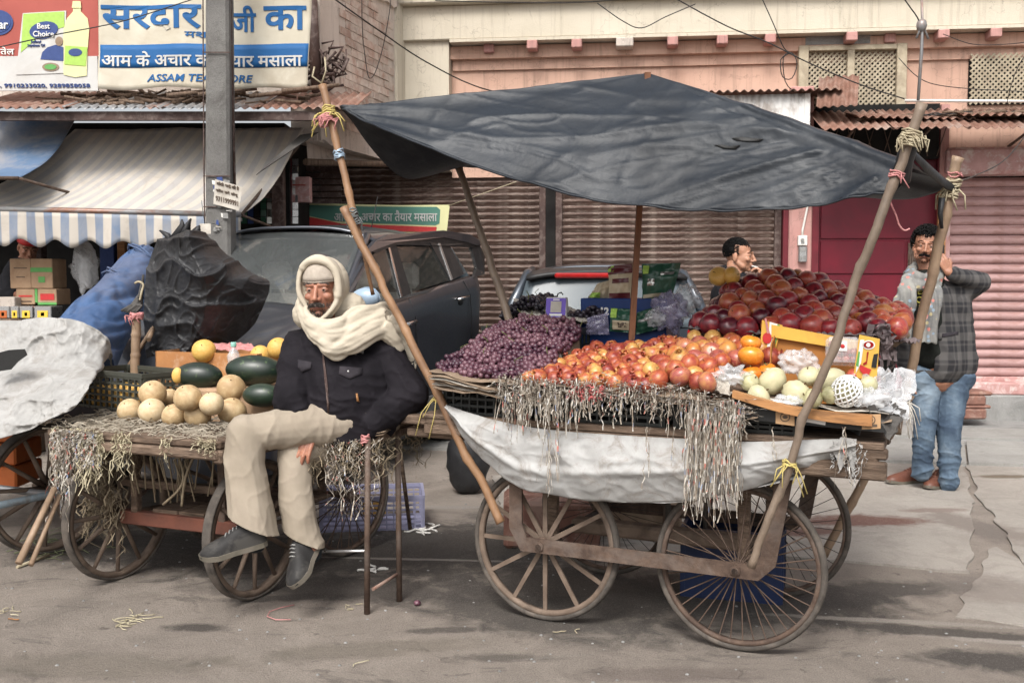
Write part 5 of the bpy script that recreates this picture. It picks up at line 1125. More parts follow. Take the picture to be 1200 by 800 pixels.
# persimmons
for k,(px,py,yl,r,lb_) in enumerate([(880,402,.16,.042,'topmost persimmon of the glossy orange stack'),(880,417,.12,.050,'glossy orange persimmon in the middle of its stack'),(881,440,.08,.046,'big glossy persimmon at the foot of the stack'),(899,434,.13,.036,'glossy persimmon half behind the stack beside the yellow box')]):
    p=FC.P(px,py,yl); me=apple_mesh('persimmon',h=.8,dim=.1,seed=k,stem=False); o=obj('persimmon',me,'x',None,False,FC.w(p.x,p.y,p.z),(rnd.uniform(-.3,.3),rnd.uniform(-.3,.3),0)); o.scale=(r,r,r*.95); tag(o,lb_,'persimmon')
    m=MB(); 
    for j in range(4): a=j*PI/2; m.add([(0,0,.7),(math.cos(a-.4)*.3,math.sin(a-.4)*.3,.74),(math.cos(a)*.5,math.sin(a)*.5,.72),(math.cos(a+.4)*.3,math.sin(a+.4)*.3,.74)],[(0,1,2,3)])
    m.tube([(0,0,.6),(0,0,.86)],.06,5); obj('calyx',m,'stem_green',o,True)
# guavas, custard apples in front of the box
gl=[(878,447,11,'guava','small round guava at the left end of the pale fruit'),(905,447,16,'melon','large round pale green fruit beside the persimmons'),(889,464,13,'guava','pale guava with a dark dimple at the front left'),(933,461,16,'guava','squashed pale green fruit half wrapped in white plastic'),(960,446,11,'guava','pale fruit behind the front bamboo pole'),(952,468,12,'guava','long pale yellow fruit left of the bamboo pole'),(975,446,16,'guava','biggest pale ribbed fruit right of the bamboo pole'),(948,441,12,'guava','pale guava behind the squashed fruit'),(973,463,10,'guava','knobbly yellow fruit beside the white foam net'),(1017,452,11,'guava','small yellow fruit right of the foam net'),(966,437,9,'guava','pale guava top just under the bamboo pole'),(1000,440,8,'apple_red','red fruit behind the foam net in the yellow box'),]
for k,(px,py,rp,mt,lb_) in enumerate(gl):
    yl=[-.02,.03,-.08,-.06,.05,-.10,.0,.04,-.09,.0,.1,.16][k]; q=FC.P(px,py,yl); Wp=FC.w(q.x,q.y,q.z); r=rp*Wp.y/F*1.06
    me=apple_mesh(mt if mt!='melon' else 'guava',h=.9,dim=.08,seed=k,stem=False,nu=20,nv=14)
    if k in (6,8,3,5):
        for v in me.vertices: a=math.atan2(v.co.y,v.co.x); v.co*=1+.045*math.cos(9*a)+.03*math.sin(7*v.co.z*2+a*2)
    o=obj('guava' if k!=11 else 'strawberry_apple',me,'x',None,False,Wp,(rnd.uniform(-.9,.9),rnd.uniform(-.9,.9),rnd.uniform(0,6))); o.scale=(r*1.08,r,r); tag(o,lb_,'guava' if k!=11 else 'fruit')
    if k!=11: m=MB(); m.tube([(0,0,.78),(.03,0,.9),(.1,0,1.02)],.06,5); obj('stem',m,'stem_brown',o,True)
# foam net sleeve round a fruit
q=FC.P(992,458,-.08); W0=FC.w(q.x,q.y,q.z); fo=thing('foam_net_fruit','pale fruit in a white foam net sleeve at the front of the cart','fruit',W0)
me=apple_mesh('guava',seed=5,stem=False); o=obj('fruit',me,'x',fo,True); o.scale=(.043,.043,.043)
m=MB(); Rn=.05
for s in (1,-1):
    for k in range(14):
        P_=[]
        for i in range(15):
            th=.12+i/14*2.7; a=2*PI*k/14+s*th*.9; P_.append(Vector((Rn*math.sin(th)*math.cos(a),Rn*math.sin(th)*math.sin(a),Rn*1.12*math.cos(th))))
        m.tube(P_,.0032,5,cap=False)
o=obj('net',m,'foam_net',fo,True,rot=(.5,.3,0)); o['kind']='stuff'
# yellow open fruit carton
yb=thing('yellow_carton','open yellow fruit carton lying among the apples, printed with red pomegranates','carton',FC.w(0,0),FC.yaw)
yk=.27; bx0,bx1=P(908,400,yk).x,P(1006,400,yk).x; zt1,zt0=P(915,384,yk).z,P(1000,408,yk).z; zb=.935
m=MB(); m.prism([(bx0,yk,zb),(bx1,yk,zb),(bx1,yk,zt0+.03),(bx0,yk,zt1+.0)],(0,.006,0)); obj('back_panel',m,'box_brown_in',yb,True)
m=MB(); m.prism([(bx0-.01,yk-.02,zt1-.035),(bx1,yk-.02,zt0-.01),(bx1,yk-.02,zt0+.03),(bx0-.01,yk-.02,zt1+.012)],(0,.018,0)); obj('top_flap',m,'box_yellow',yb,True)
m=MB(); m.prism([(bx0,.16,zb),(bx0,yk,zb),(bx0,yk,zt1-.02),(bx0,.18,zt1-.06)],(.005,0,0)); obj('side_panel',m,'box_brown_in',yb,True)
m=MB(); m.prism([(bx0,.0,zb-.003),(bx1+.03,.0,zb-.003),(bx1+.03,yk,zb-.003),(bx0,yk,zb-.003)],(0,0,.005)); obj('floor_panel',m,'box_brown_in',yb,True)
def deco(par,pts,yl,mat,name='print',t=.0015): return dec(par,FC,pts,yl,mat,name,t)
rf=deco(yb,[(1007,392),(1031,397),(1027,449),(1000,441)],.14,'box_yellow','right_flap',.005)
deco(rf,[(1004,425),(1008,398),(1013,398),(1009,425),(1003,437)],.137,'white'); deco(rf,[(1003,428),(1006,412),(1008,412),(1006,430)],.136,'green')
deco(rf,pell(1018,404,7.5,5.5),.137,'white'); deco(rf,pell(1018,404,6,4),.135,'tail_red'); deco(rf,pell(1017.5,404,2.5,2.5),.133,'white')
deco(rf,[(1016,412),(1018,412),(1016,426),(1012,428),(1011,426),(1015,423)],.136,'tail_red'); deco(rf,[(1008,427),(1014,430),(1021,433),(1018,439),(1011,438),(1007,433)],.135,'red'); deco(rf,[(1022,424),(1024,415),(1029,414),(1027,431),(1021,430)],.135,'box_black')
lf=deco(yb,[(893,375),(917,381),(908,412),(891,403)],.26,'box_yellow','left_flap',.005)
deco(lf,[(902,377),(912,380),(905,409),(899,406)],.257,'white'); deco(lf,[(911,380),(914,381),(907,411),(905,409)],.256,'green'); deco(lf,pell(899,396,5.5,6.5),.254,'red'); deco(lf,[(896,373),(898,373),(902,390),(899,391)],.253,'twine_pink')
# plastic punnet of red fruit
q=FC.P(988,412,.17); pn=thing('punnet','clear plastic punnet of small red fruit standing inside the yellow carton','punnet',FC.w(q.x,q.y,q.z-.045),FC.yaw)
m=MB(); m.bbox((-.06,-.03,-.005),(.06,.03,.10),.014); obj('shell',m,'poly_clear',pn,True)
for k in range(10):
    me=FM['apple_red'][k%3]; o=bpy.data.objects.new('berry',me); o.location=(-.036+.024*(k%4),-.008+.016*(k%2),.018+.024*(k//4)*1.1); o.scale=(.0155,)*3; o.rotation_euler=(rnd.random()*3,rnd.random(),0); place(o,pn,True)
m=MB(); m.box((-.014,-.0325,.05),(.018,-.031,.085)); lbm=obj('label',m,'white',pn,True); m=MB(); m.ell((.002,-.033,.067),(.008,.0015,.008),8,5); obj('print',m,'red',lbm,True)
# plastic wraps
def wrap(label,px,py,yl,r,mat='poly_clear',seed=0,amp=.6,fr=2.6,name='plastic_wrap'):
    q=FC.P(px,py,yl); W=FC.w(q.x,q.y,q.z); me=blob(mat,(0,0,0),r,seed,amp,fr,34,22); 
    for v in me.vertices: 
        n_=1-abs(noise.noise(v.co*38+Vector((seed,0,0))))*2; v.co*=1+.12*n_
    o=obj(name,me,mat,None,False,W); return tag(o,label,'plastic bag')
wrap('white thin plastic bag behind the pale guavas in the yellow carton',936,425,.14,(.065,.04,.04),'poly_clear',4)
wrap('crumpled clear plastic at the left of the pale fruit',856,440,-.06,(.065,.03,.03),'poly_clear',9)
wrap('shred of white plastic under the squashed fruit',925,470,-.11,(.06,.03,.018),'poly_clear',14)
wrap('flat clear plastic bag lying right of the foam net',1020,466,-.05,(.065,.05,.03),'poly_clear',23)
crumple('plastic_sheet','clear plastic sheet drooping over the right end of the cart',FC,[P(1000,478,-.10),P(1062,500,-.02),P(1072,440,.25),P(1020,440,.2)],'poly_clear',.04,5,30,24,thick=.001,cat='plastic')
crumple('grey_sheet','grey dirty cloth corner hanging over the cart end',FC,[P(1018,482,-.12),P(1043,520,-.11),P(1062,486,-.02),P(1040,470,.05)],'tarp_grey_under',.02,4,16,14,cat='cloth')
# trays: moulded grey apple trays with cups
def tray(label,quad,nx,ny):
    q=[Vector(p) for p in quad]
    def f(u,v):
        p=lerp(lerp(q[0],q[1],u),lerp(q[3],q[2],u),v); return p+Vector((0,0,.011*math.sin(u*nx*2*PI)*math.sin(v*ny*2*PI)+.01*fbm(p,4)-.02*(u>.93)*(u-.93)*14*rnd.uniform(.2,1)))
    m=MB(); m.grid(f,nx*8,ny*8); return tag(obj('fruit_tray',solid(m,'fruit_tray',['tray_grey' if 'tray_grey' in M else pm('tray_grey',(.2,.16,.16),(.13,.105,.11),9,.9,.4)],.002),'x',None,False,FC.w(0,0),(0,0,FC.yaw)),label,'tray')
tray('grey moulded fruit tray sticking out under the red apples on the right',[P(905,392,.41),P(1036,392,.36),Vector((.96,.62,1.14)),Vector((.3,.62,1.145))],9,4)
tray('greenish fruit tray edge under the dark maroon apples on the left',[P(806,385,.44),P(905,391,.41),Vector((.42,.66,1.14)),Vector((.02,.62,1.15))],7,4)
m=MB()
for k in range(34):
    p=P(rnd.uniform(1020,1046),rnd.uniform(374,392),.40+rnd.uniform(-.03,.1)); ribbon(m,p,rnd.uniform(.05,.16),rnd.uniform(.01,.03),6,.012,lean=Vector((.3,0,0)))
tag(obj('torn_paper',m,'tray_grey',None,False,FC.w(0,0),(0,0,FC.yaw)),'torn grey paper strips hanging at the right end of the apple tray','torn paper',kind='stuff')
# ---- grapes: bunches, berries too small to pick apart
gm=bmesh.new(); bmesh.ops.create_icosphere(gm,subdivisions=2,radius=1); GV=[v.co.copy() for v in gm.verts]; GF=[[v.index for v in f.verts] for f in gm.faces]; gm.free()
def bunches(fr,inside,h,r,mat,x0,x1,y0,y1,ncl,label,group,sp=1.45,lay=3):
    pts=[]
    for l in range(lay):
        y=y0
        while y<y1:
            x=x0+rnd.random()*r
            while x<x1:
                xx,yy=x+rnd.uniform(-.5,.5)*r,y+rnd.uniform(-.5,.5)*r
                if inside(xx,yy): pts.append(Vector((xx,yy,h(xx,yy)+.016*fbm((xx*14,yy*14,1),1)-l*r*1.3+rnd.uniform(-.35,.5)*r)))
                x+=r*sp*1.25
            y+=r*sp*1.1
    seeds=[]
    while len(seeds)<ncl:
        c=(rnd.uniform(x0,x1),rnd.uniform(y0,y1))
        if inside(*c) and all((c[0]-s[0])**2+(c[1]-s[1])**2>.004 for s in seeds) or rnd.random()<.002: seeds.append(c)
    cl=[[] for _ in seeds]
    for p in pts: cl[min(range(ncl),key=lambda i:(p.x-seeds[i][0])**2+(p.y-seeds[i][1])**2)].append(p)
    for c,s in zip(cl,seeds):
        if len(c)<4: continue
        ctr=sum(c,Vector())/len(c); root=thing('grape_bunch',label+(', at the front edge over the newspapers' if ctr.y<.06 else (', on the crest near the grey bamboo pole' if ctr.y>.28 and mat=='grape_red' else (', on the left slope' if ctr.x<-.62 and mat=='grape_red' else ''))),'grapes',fr.w(ctr.x,ctr.y,ctr.z),fr.yaw,group); m=MB()
        for p in c:
            rr=r*rnd.uniform(.82,1.1); o_=p-ctr; m.add([v*rr+o_ for v in GV],GF,True)
        o=obj('berries',m,mat,root,True); o['kind']='stuff'
        m=MB(); top=max(c,key=lambda p:p.z)-ctr; P_=[top+Vector((0,0,-.02)),top+Vector((rnd.uniform(-.02,.02),rnd.uniform(-.02,.02),.012)),top+Vector((rnd.uniform(-.03,.03),-.01,.028))]; m.tube(P_,.0018,5)
        obj('stalk',m,'stem_green',root,True)
def h3(x,y):
    cx=(x+.60)/.30; t=max(0,(y+.08)/.5); return 1.0+ (.20*min(1,t)**.9)*(1-.42*min(1.2,abs(cx))**2.2)
def in3(x,y):
    return -.86+.1*max(0,y)<x<-.37-.06*max(0,y) and -.12<y<.46 and (x+.62)**2/.075+(y-.17)**2/.115<1.12
mound('packing_straw','dark packing under the red grapes',FC,in3,h3,-.86,-.36,-.1,.46,'paper_brown',.05,.945)
bunches(FC,in3,h3,.0128,'grape_red',-.86,-.36,-.12,.47,16,'bunch of dusty red grapes','red grape bunches',lay=2)
def h4(x,y): return 1.20+.085*math.exp(-((x+.735)/.09)**2)+.03*math.exp(-((x+.42)/.08)**2)
bunches(FC,lambda x,y:-.87<x<-.36 and .58<y<.88,h4,.0125,'grape_black',-.87,-.36,.58,.88,6,'bunch of black grapes at the back behind the red grapes','black grape bunches',lay=3)
# payment box (its printed square left plain)
q=FC.P(652,373,.56); pb=thing('payment_box','small purple and white payment speaker box on the newspaper beside the black grapes','speaker box',FC.w(q.x,q.y,q.z),FC.yaw+.15)
m=MB(); m.add([(-.05,-.02,0),(.05,-.02,0),(.05,.05,0),(-.05,.05,0),(-.047,.0,.096),(.047,.0,.096),(.047,.03,.096),(-.047,.03,.096)],[(0,3,2,1),(4,5,6,7),(0,1,5,4),(1,2,6,5),(2,3,7,6),(3,0,4,7)],False); me=applied(m.mesh('box',ml('white')),[('BEVEL',dict(width=.006,segments=2))]); obj('case',me,'white',pb,True)
def fpl(x0,z0,x1,z1,e): 
    k=.02/.096; return [(x0,-.02+k*z0-e,z0),(x1,-.02+k*z0-e,z0),(x1,-.02+k*z1-e,z1),(x0,-.02+k*z1-e,z1)]
m=MB(); m.prism(fpl(-.046,.006,.046,.092,.002),(0,.0015,0)); ft=obj('front_plate',m,'purple',pb,True); m=MB(); m.prism(fpl(-.024,.028,.026,.078,.004),(0,.0015,0)); obj('blank_square',m,'paper_news',ft,True); m=MB(); m.prism(fpl(-.028,.012,.03,.022,.004),(0,.0015,0)); m.prism(fpl(-.014,.082,.016,.088,.004),(0,.0015,0)); obj('print',m,'white',ft,True)
m=MB(); m.tube([(0,.01,.096),(.005,.01,.112),(.02,.01,.118),(.03,.0,.108)],.003,5); obj('cord',m,'plastic_black',pb,True)
# blue carton of dry fruit packets
a,b=FC.P(680,392,.62),FC.P(781,350,.62)
m=MB(); m.bbox((a.x,.62,1.0),(b.x,.84,b.z),.004); bl=tag(obj('blue_carton',m,'box_blue',None,False,FC.w(0,0),(0,0,FC.yaw)),'dark blue carton holding snack packets behind the pomegranates','carton')
dec(bl,FC,pell(695,364,6.5,6.5),.617,'pink_shred'); dec(bl,FC,pell(695,364,3.5,3.5),.615,'tail_red'); 
tm=text_mesh('12',.045,.002,0,.001); q=FC.P(708,365,.616); warp_mesh(tm,lambda c:Vector((q.x+c.x,.616-c.z,q.z+c.y))); obj('lettering',setmat(tm,'white'),'white',bl,True)
def packet(label,pts,yl,mat,prints=(),puff=.02,z=None):
    """foil pouch: puffed both sides, crimped top and bottom"""
    c=[FC.P(x,y,yl) for x,y in pts]; m=MB()
    for s in (1,-1):
        m.grid(lambda u,v: lerp(lerp(c[0],c[1],u),lerp(c[3],c[2],u),v)+Vector((0,s*-(puff*(math.sin(PI*u)*math.sin(PI*min(1,max(0,(v-.08)/.84))))**.6+.001)+.011*fbm((u*4,v*4,yl*9),1)+.005*(1-abs(noise.noise(Vector((u*6,v*5,yl*30))))*2),0)),18,18)
    o=tag(obj('snack_packet',m,mat,None,False,FC.w(0,0),(0,0,FC.yaw)),label,'packet')
    for (u0,v0,u1,v1,mt) in prints:
        g=MB(); g.grid(lambda u,v:(lambda U,V: lerp(lerp(c[0],c[1],U),lerp(c[3],c[2],U),V)+Vector((0,-(puff*(math.sin(PI*U)*math.sin(PI*min(1,max(0,(V-.08)/.84))))**.6+.006)+.011*fbm((U*4,V*4,yl*9),1)+.005*(1-abs(noise.noise(Vector((U*6,V*5,yl*30))))*2),0)))(lerp(u0,u1,u),lerp(v0,v1,v)),8,8); obj('print',g,mt,o,True)
    return o
# points: bottom-left, bottom-right, top-right, top-left
packet('cream and maroon snack packet standing in the blue carton, left of the thin pole',[(713,357),(741,357),(741,309),(713,312)],.66,'sand_print',[(.0,.78,1,1,'foil_maroon'),(.05,.05,.95,.3,'foil_maroon'),(0,.85,.25,1,'lime'),(.2,.55,.9,.66,'foil_maroon')])
packet('green packet with a silver window right of the thin pole',[(753,357),(786,352),(798,308),(752,309)],.68,'foil_green',[(.05,.75,.2,.95,'lime'),(.2,.45,.4,.62,'foil_silver'),(.05,.15,.8,.24,'sand_print'),(.55,.7,.9,.78,'foil_silver')])
packet('green and white snack packet leaning low in front of the blue carton',[(714,388),(742,390),(744,362),(716,361)],.56,'foil_green',[(.0,.6,.3,1,'lime'),(.15,.1,.95,.5,'sand_print'),(.4,.2,.75,.42,'kraft_ink')])
packet('green packet behind the thin pole at the foot of the blue carton',[(745,392),(778,384),(772,358),(746,366)],.58,'foil_green',[(.1,.5,.8,.62,'foil_silver')])
packet('violet plastic wrapped packet in front of the blue carton',[(684,392),(714,392),(712,366),(688,372)],.57,'poly_violet')
packet('cream packet lying across the left corner of the blue carton',[(688,350),(712,352),(716,328),(700,332)],.70,'sand_print',[(.1,.1,.6,.4,'lime')])
wrap('violet tinted plastic bags right of the blue carton',785,365,.60,(.07,.05,.075),'poly_violet',31,.5,3)
wrap('crinkled clear plastic bag beside the dark apples',805,350,.68,(.05,.05,.06),'poly_clear',41,.5,4)
wrap('small clear bag tucked behind the apples at the tray edge',770,372,.56,(.045,.04,.035),'poly_clear',47,.5,4)
# blue crate under the cart
crate('blue_crate','dark blue plastic crate on the ground under the fruit cart',None,.78,4.18,1.20,4.55,.0,.30,'plastic_blue',solid_side=True,nx=5,rows=2,rz=-.3)
# ================= poles and tarpaulin of the big cart =================
tF=at(378,100,4.31); bF=at(587,612,3.93); jF=at(421,280,4.20)
pFL=bamboo_pole('bamboo_pole','golden bamboo pole leaning left in front of the seated man',bF,at(403,243,4.16),.0175,.0165,'bamboo_gold',seed=1,nodes=5)
bamboo_pole('bamboo_pole','short pale bamboo length lashed on top of the golden pole',at(424,290,4.20),tF,.0155,.0165,'bamboo_gold',seed=6,nodes=3)
bamboo_pole('bamboo_stick','thin bamboo stick beside the golden pole in front of the car mirror',at(437,345,4.3),at(424,285,4.23),.008,.009,'bamboo_gold',seed=8,nodes=1)
bR=at(880,664,3.36); tR=at(1081,122,3.20)
pFR=bamboo_pole('bamboo_pole','grey-brown bamboo pole leaning right across the pale fruit',bR,tR,.0138,.0165,'bamboo_dark',seed=2,nodes=6)
bRR=at(1050,508,4.16); tRR=at(1123,184,4.03)
pRR=bamboo_pole('bamboo_pole','bamboo pole in front of the man on the phone',bRR,tRR,.0195,.0215,'bamboo_grey',seed=3,nodes=5)
bamboo_pole('bamboo_brace','short bamboo brace slanting down behind the rear right wheel',at(965,650,4.30),at(1066,462,4.2),.018,.019,'bamboo_grey',seed=5,nodes=3)
bRL=at(603,392,4.5); tRL=at(538,197,4.75)
pRL=bamboo_pole('bamboo_pole','short grey bamboo pole rising behind the red grapes',bRL,tRL,.019,.016,'bamboo_dark',seed=4,nodes=4)
m=MB(); a,b=at(740,398,4.2),at(750,232,4.15); b=b+(b-a)*.85; d=Vector((.012,0,0)); e=Vector((0,.014,0))
m.add([a-d-e,a+d-e,a+d+e,a-d+e,b-d-e,b+d-e,b+d+e,b-d+e],[(0,3,2,1),(4,5,6,7),(0,1,5,4),(1,2,6,5),(2,3,7,6),(3,0,4,7)],False); tag(obj('wood_post',m,'centre_wood' if 'centre_wood' in M else pm('centre_wood',(.19,.085,.045),(.12,.055,.03),6,.6,.3,stretch=(9,9,1))),'thin square wooden post holding up the middle of the tarpaulin','post')
m=MB(); 
P4=at(760,86,4.12)
per=[(398,127,4.28),(435,147,4.2),(470,163,4.12),(560,196,3.98),(650,223,3.85),(740,240,3.74),(850,246,3.6),(950,239,3.46),(1020,228,3.37),(1048,222,3.33),(1060,205,3.34),(1064,186,3.38),(1080,200,3.7),(1106,216,4.02),(1092,228,4.12),(1040,234,4.3),(900,218,4.6),(700,208,4.8),(539,196,4.78),(505,206,4.7),(472,208,4.6),(440,180,4.45),(412,142,4.33),(398,127,4.28)]
PER=[at(*p) for p in per]; cum=[0]
for a,b in zip(PER,PER[1:]): cum.append(cum[-1]+(b-a).length)
def perp(t):
    s=t*cum[-1]
    for i in range(len(cum)-1):
        if s<=cum[i+1] or i==len(cum)-2:
            u=(s-cum[i])/(cum[i+1]-cum[i]); n=len(PER)
            p0,p1,p2,p3=PER[max(i-1,0)],PER[i],PER[i+1],PER[min(i+2,n-1)]
            return (p1*2+(p2-p0)*u+(p0*2-p1*5+p2*4-p3)*(u*u)+(p1*3-p0-p2*3+p3)*(u*u*u))*.5,i+u
NU,NV=420,80
def tf(u,v):
    e,k=perp(u); r=v**.9; p=lerp(P4,e,r); front=math.exp(-((k-5.5)/3.0)**2)
    n=math.sin(PI*r)
    p=p+Vector((0,-.035*n*front,.012*n*front-.06*n*(1 if k>12.5 else 0)))
    def rg(a,b,c,pw): return (1-abs(noise.noise(Vector((a,b,c)))))**pw
    edge=min(1,(1-r)*9)*min(1,r*4)
    wr=.009*fbm((p.x*1.3,p.z*2.2,p.y),1.0,3,4)*min(1,r*3)
    aR=math.atan2(p.z-1.95,1.6-p.x); dR=math.hypot(p.z-1.95,1.6-p.x)+.05; aL=math.atan2(p.z-2.1,p.x+.9); dL=math.hypot(p.z-2.1,p.x+.9)+.05
    fR=math.exp(-dR*1.2)*max(0,min(1,(9.6-k)*1.5)); fL=math.exp(-dL*1.5)*(k<12)
    wr+=.040*fR*(rg(aR*6,dR*.6,1,4)-.4)+.014*fR*(rg(aR*17,dR*1.0,5,6)-.3)+.022*fL*(rg(aL*7,dL*.6,2,4)-.35)
    wr+=.006*rg(p.x*.9+p.z*.8,p.z*5,3.3,14)*edge+.003*rg(p.x*2.1,p.z*9+p.x*1.5,7.3,18)+.0012*rg(p.x*9+p.z*5,p.z*12,2.3,12)+.003*rg(p.x*3-p.z*3,p.z*4,9.3,20)
    wr*=min(1,(r*6))
    return p+Vector((0,-wr*1.3,wr*.9))
m=MB(); m.grid(tf,NU,NV); tp=tag(obj('tarpaulin',solid(m,'tarpaulin',['tarp'],.0015),'x'),'large dark grey-blue tarpaulin stretched over the fruit cart on bamboo poles','tarpaulin')
m=MB(); m.tube([tf(u/120*.50+.004,1.0)+Vector((0,-.004,-.003)) for u in range(121)],.0045,6,jit=.15); obj('hem',m,'tarp',tp)
m=MB(); P_=[at(1054,210,3.31),at(1060,192,3.27),at(1063,178,3.25),at(1069,166,3.22)]; m.tube(P_,[.035,.026,.03,.02],14,jit=.12); obj('gathered_corner',m,'tarp_black',tp)
m=MB(); P_=[at(1066,176,3.36),at(1085,196,3.7),at(1108,216,4.0),at(1120,222,4.02)]; m.tube(P_,[.012,.02,.02,.012],8,flatx=.5,jit=.2); obj('twisted_edge',m,'tarp_black',tp)
m=MB()
for (x,y,w_,h) in ((866,163,15,3.2),(838,172,10,2.4)):
    pass
# bindings: twine, rag and grass round the pole heads
def binding(name,label,c,axis,r,n,h,mat,tr=.0035,tails=6,tl=.06,cat='binding'):
    m=MB(); wraps(m,c,axis,r,n,h,tr)
    for k in range(tails):
        a=rnd.uniform(0,2*PI); p=Vector(c)+Vector((math.cos(a)*r,-abs(math.sin(a))*r,0)); q=p+Vector((math.cos(a)*tl*.4,-.01,-tl*rnd.uniform(.3,1))); m.tube([p,lerp(p,q,.5)+Vector((rnd.uniform(-.02,.02),0,.015)),q],tr*.7,5)
    return tag(obj(name,m,mat),label,cat)
axL=tF-jF; axR=tR-bR; axRR=tRR-bRR
def onpole(b,t,py,Yg):
    # point of the pole at photo height py
    lo,hi=0.,1.
    for _ in range(30):
        mid=(lo+hi)/2; y=onp_px(lerp(b,t,mid))[1]
        if y>py: lo=mid
        else: hi=mid
    return lerp(b,t,lo)
binding('yellow_twine','yellow twine knotted near the top of the golden bamboo pole',onpole(jF,tF,132,0),axL,.026,5,.05,'twine_yellow',.004,10,.12)
binding('pink_twine','ball of pink twine on the golden bamboo pole under the yellow knot',onpole(jF,tF,141,0)+Vector((-.02,-.01,0)),axL,.03,6,.035,'twine_pink',.0035,8,.05)
binding('green_tape','green tape round the golden bamboo pole',onpole(jF,tF,182,0),axL,.0205,5,.035,'mirror_face',.004,0)
binding('grey_wire','grey wire and rag bound round the golden bamboo pole beside the car roof',onpole(jF,tF,256,0)+Vector((-.008,-.005,0)),axL,.026,8,.07,'twine_grey',.004,5,.05)
binding('yellow_twine','pale twine tied round the golden bamboo pole below the seated man elbow',onpole(bF,jF,466,0),jF-bF,.022,3,.012,'twine_yellow',.003,4,.18)
binding('straw_twine','grass twine tied round the top of the grey-brown bamboo pole',onpole(bR,tR,162,0),axR,.030,10,.05,'twine_straw',.0035,16,.05)
binding('pink_string','thin pink string hanging from the tarpaulin corner by the front pole',onpole(bR,tR,205,0),axR,.022,3,.02,'twine_pink',.003,2,.05)
m=MB(); m.tube([spl([at(x,y,3.32) for x,y in ((1042,226),(1044,238),(1050,252),(1054,264),(1060,270),(1066,268))],t/20) for t in range(21)],.003,5); tag(obj('pink_string',m,'twine_pink'),'loose end of pink string dangling beside the front bamboo pole','string')
binding('white_rag','whitish rag knotted near the top of the rear bamboo pole',onpole(bRR,tRR,222,0),axRR,.030,7,.08,'twine_straw',.005,8,.1)
binding('pink_string','pink string round the top of the rear bamboo pole',onpole(bRR,tRR,205,0),axRR,.026,2,.02,'twine_pink',.003,1,.03)
binding('yellow_twine','bright yellow strands tied to the front pole beneath the sacking',onpole(bR,tR,543,0),axR,.022,3,.02,'twine_yellow',.003,7,.13)
binding('white_threads','white threads tied to the rear bamboo pole at the cart corner',at(1056,470,4.0),axRR,.03,5,.12,'twine_white',.003,10,.16)
m=MB(); P_=[at(1104,232,4.0),at(1102,250,4.0),at(1104,268,4.0)]; m.tube(P_,[.012,.009,.006],7,jit=.2); tag(obj('dark_rag',m,'tarp_black'),'dark tape hanging on the rear bamboo pole','rag')
m=MB(); p=at(377,98,4.31); m.tube([p,p+Vector((.02,-.01,.05)),p+Vector((.015,0,.11))],.004,5); m.tube([p,p+Vector((-.04,.0,.03)),p+Vector((-.03,0,.07))],.004,5); tag(obj('straw_tuft',m,'twine_straw'),'straw strands sticking up from the tip of the golden pole','straw')
# ================= melon cart =================
LC=Frame(-1.106,4.23,R(-22)); TZ=.725
lc=thing('melon_cart','old wooden hand cart carrying melons beside the seated man','hand cart',LC.w(0,0),LC.yaw)
RL=.30
for (x,y,lb_) in ((0,0,'front wheel with thick wooden spokes under the corner of the table'),(-.75,0,'front wheel with thick wooden spokes hung with dry fibre'),(-.75,.72,'rear wheel with thick wooden spokes')):
    wheel(lc,lb_,RL,'wood',x,y,rnd.random(),steer=R(90)-R(4))
wheel(lc,'rear bicycle wheel behind the seated man legs',RL,'wire',.02,.72,0,steer=R(90)-R(12))
for y in (0,.72):
    m=MB(); m.tube([(-.82,y,RL),(.08,y,RL)],.014,8); obj('axle',m,'rust_iron',lc,True)
for (x,y,c_) in ((-.14,-.03,'rust_iron'),(-.62,-.03,'cart_wood'),(-.10,.68,'cart_wood'),(-.62,.68,'cart_wood'),(-.145,.1,'pink_paint')):
    m=MB(); m.bbox((x-.018,y-.018,RL-.02),(x+.018,y+.018,TZ-.05),.004); obj('leg_post',m,c_,lc,True)
m=MB(); m.bbox((-.70,-.04,.44),(-.05,-.0,.475),.005); obj('cross_bar',m,'cart_wood',lc,True)
m=MB(); m.bbox((-.70,-.05,RL-.03),(-.05,.0,RL+.03),.005); obj('axle_beam',m,'rust_wood' if 'rust_wood' in M else pm('rust_wood',(.16,.06,.04),(.09,.04,.03),8,.8,.5),lc,True)
for k in range(4):
    m=MB(); m.bbox((-.54+k*.145,-.02,.325+rnd.uniform(-.003,.003)),(-.54+k*.145+.14,.55,.345),.004); obj('shelf_plank',m,'cart_wood',lc,True)
for k in range(6):
    y0=-.30+k*.21; m=MB(); m.bbox((-.86+rnd.uniform(-.01,.02),y0,TZ-.03+rnd.uniform(-.003,.003)),(.07+rnd.uniform(-.01,.02),y0+.205,TZ),.005); obj('plank',m,'cart_wood',lc,True)
m=MB(); m.bbox((-.60,-.32,TZ-.075),(.06,-.27,TZ-.035),.008); obj('front_beam',m,'cart_wood',lc,True)
m=MB(); m.bbox((.03,-.31,TZ-.09),(.075,.95,TZ-.034),.008); obj('side_beam',m,'cart_wood',lc,True)
m=MB(); m.bbox((-.86,-.29,TZ-.09),(-.81,.95,TZ-.034),.008); obj('side_beam',m,'cart_wood',lc,True)
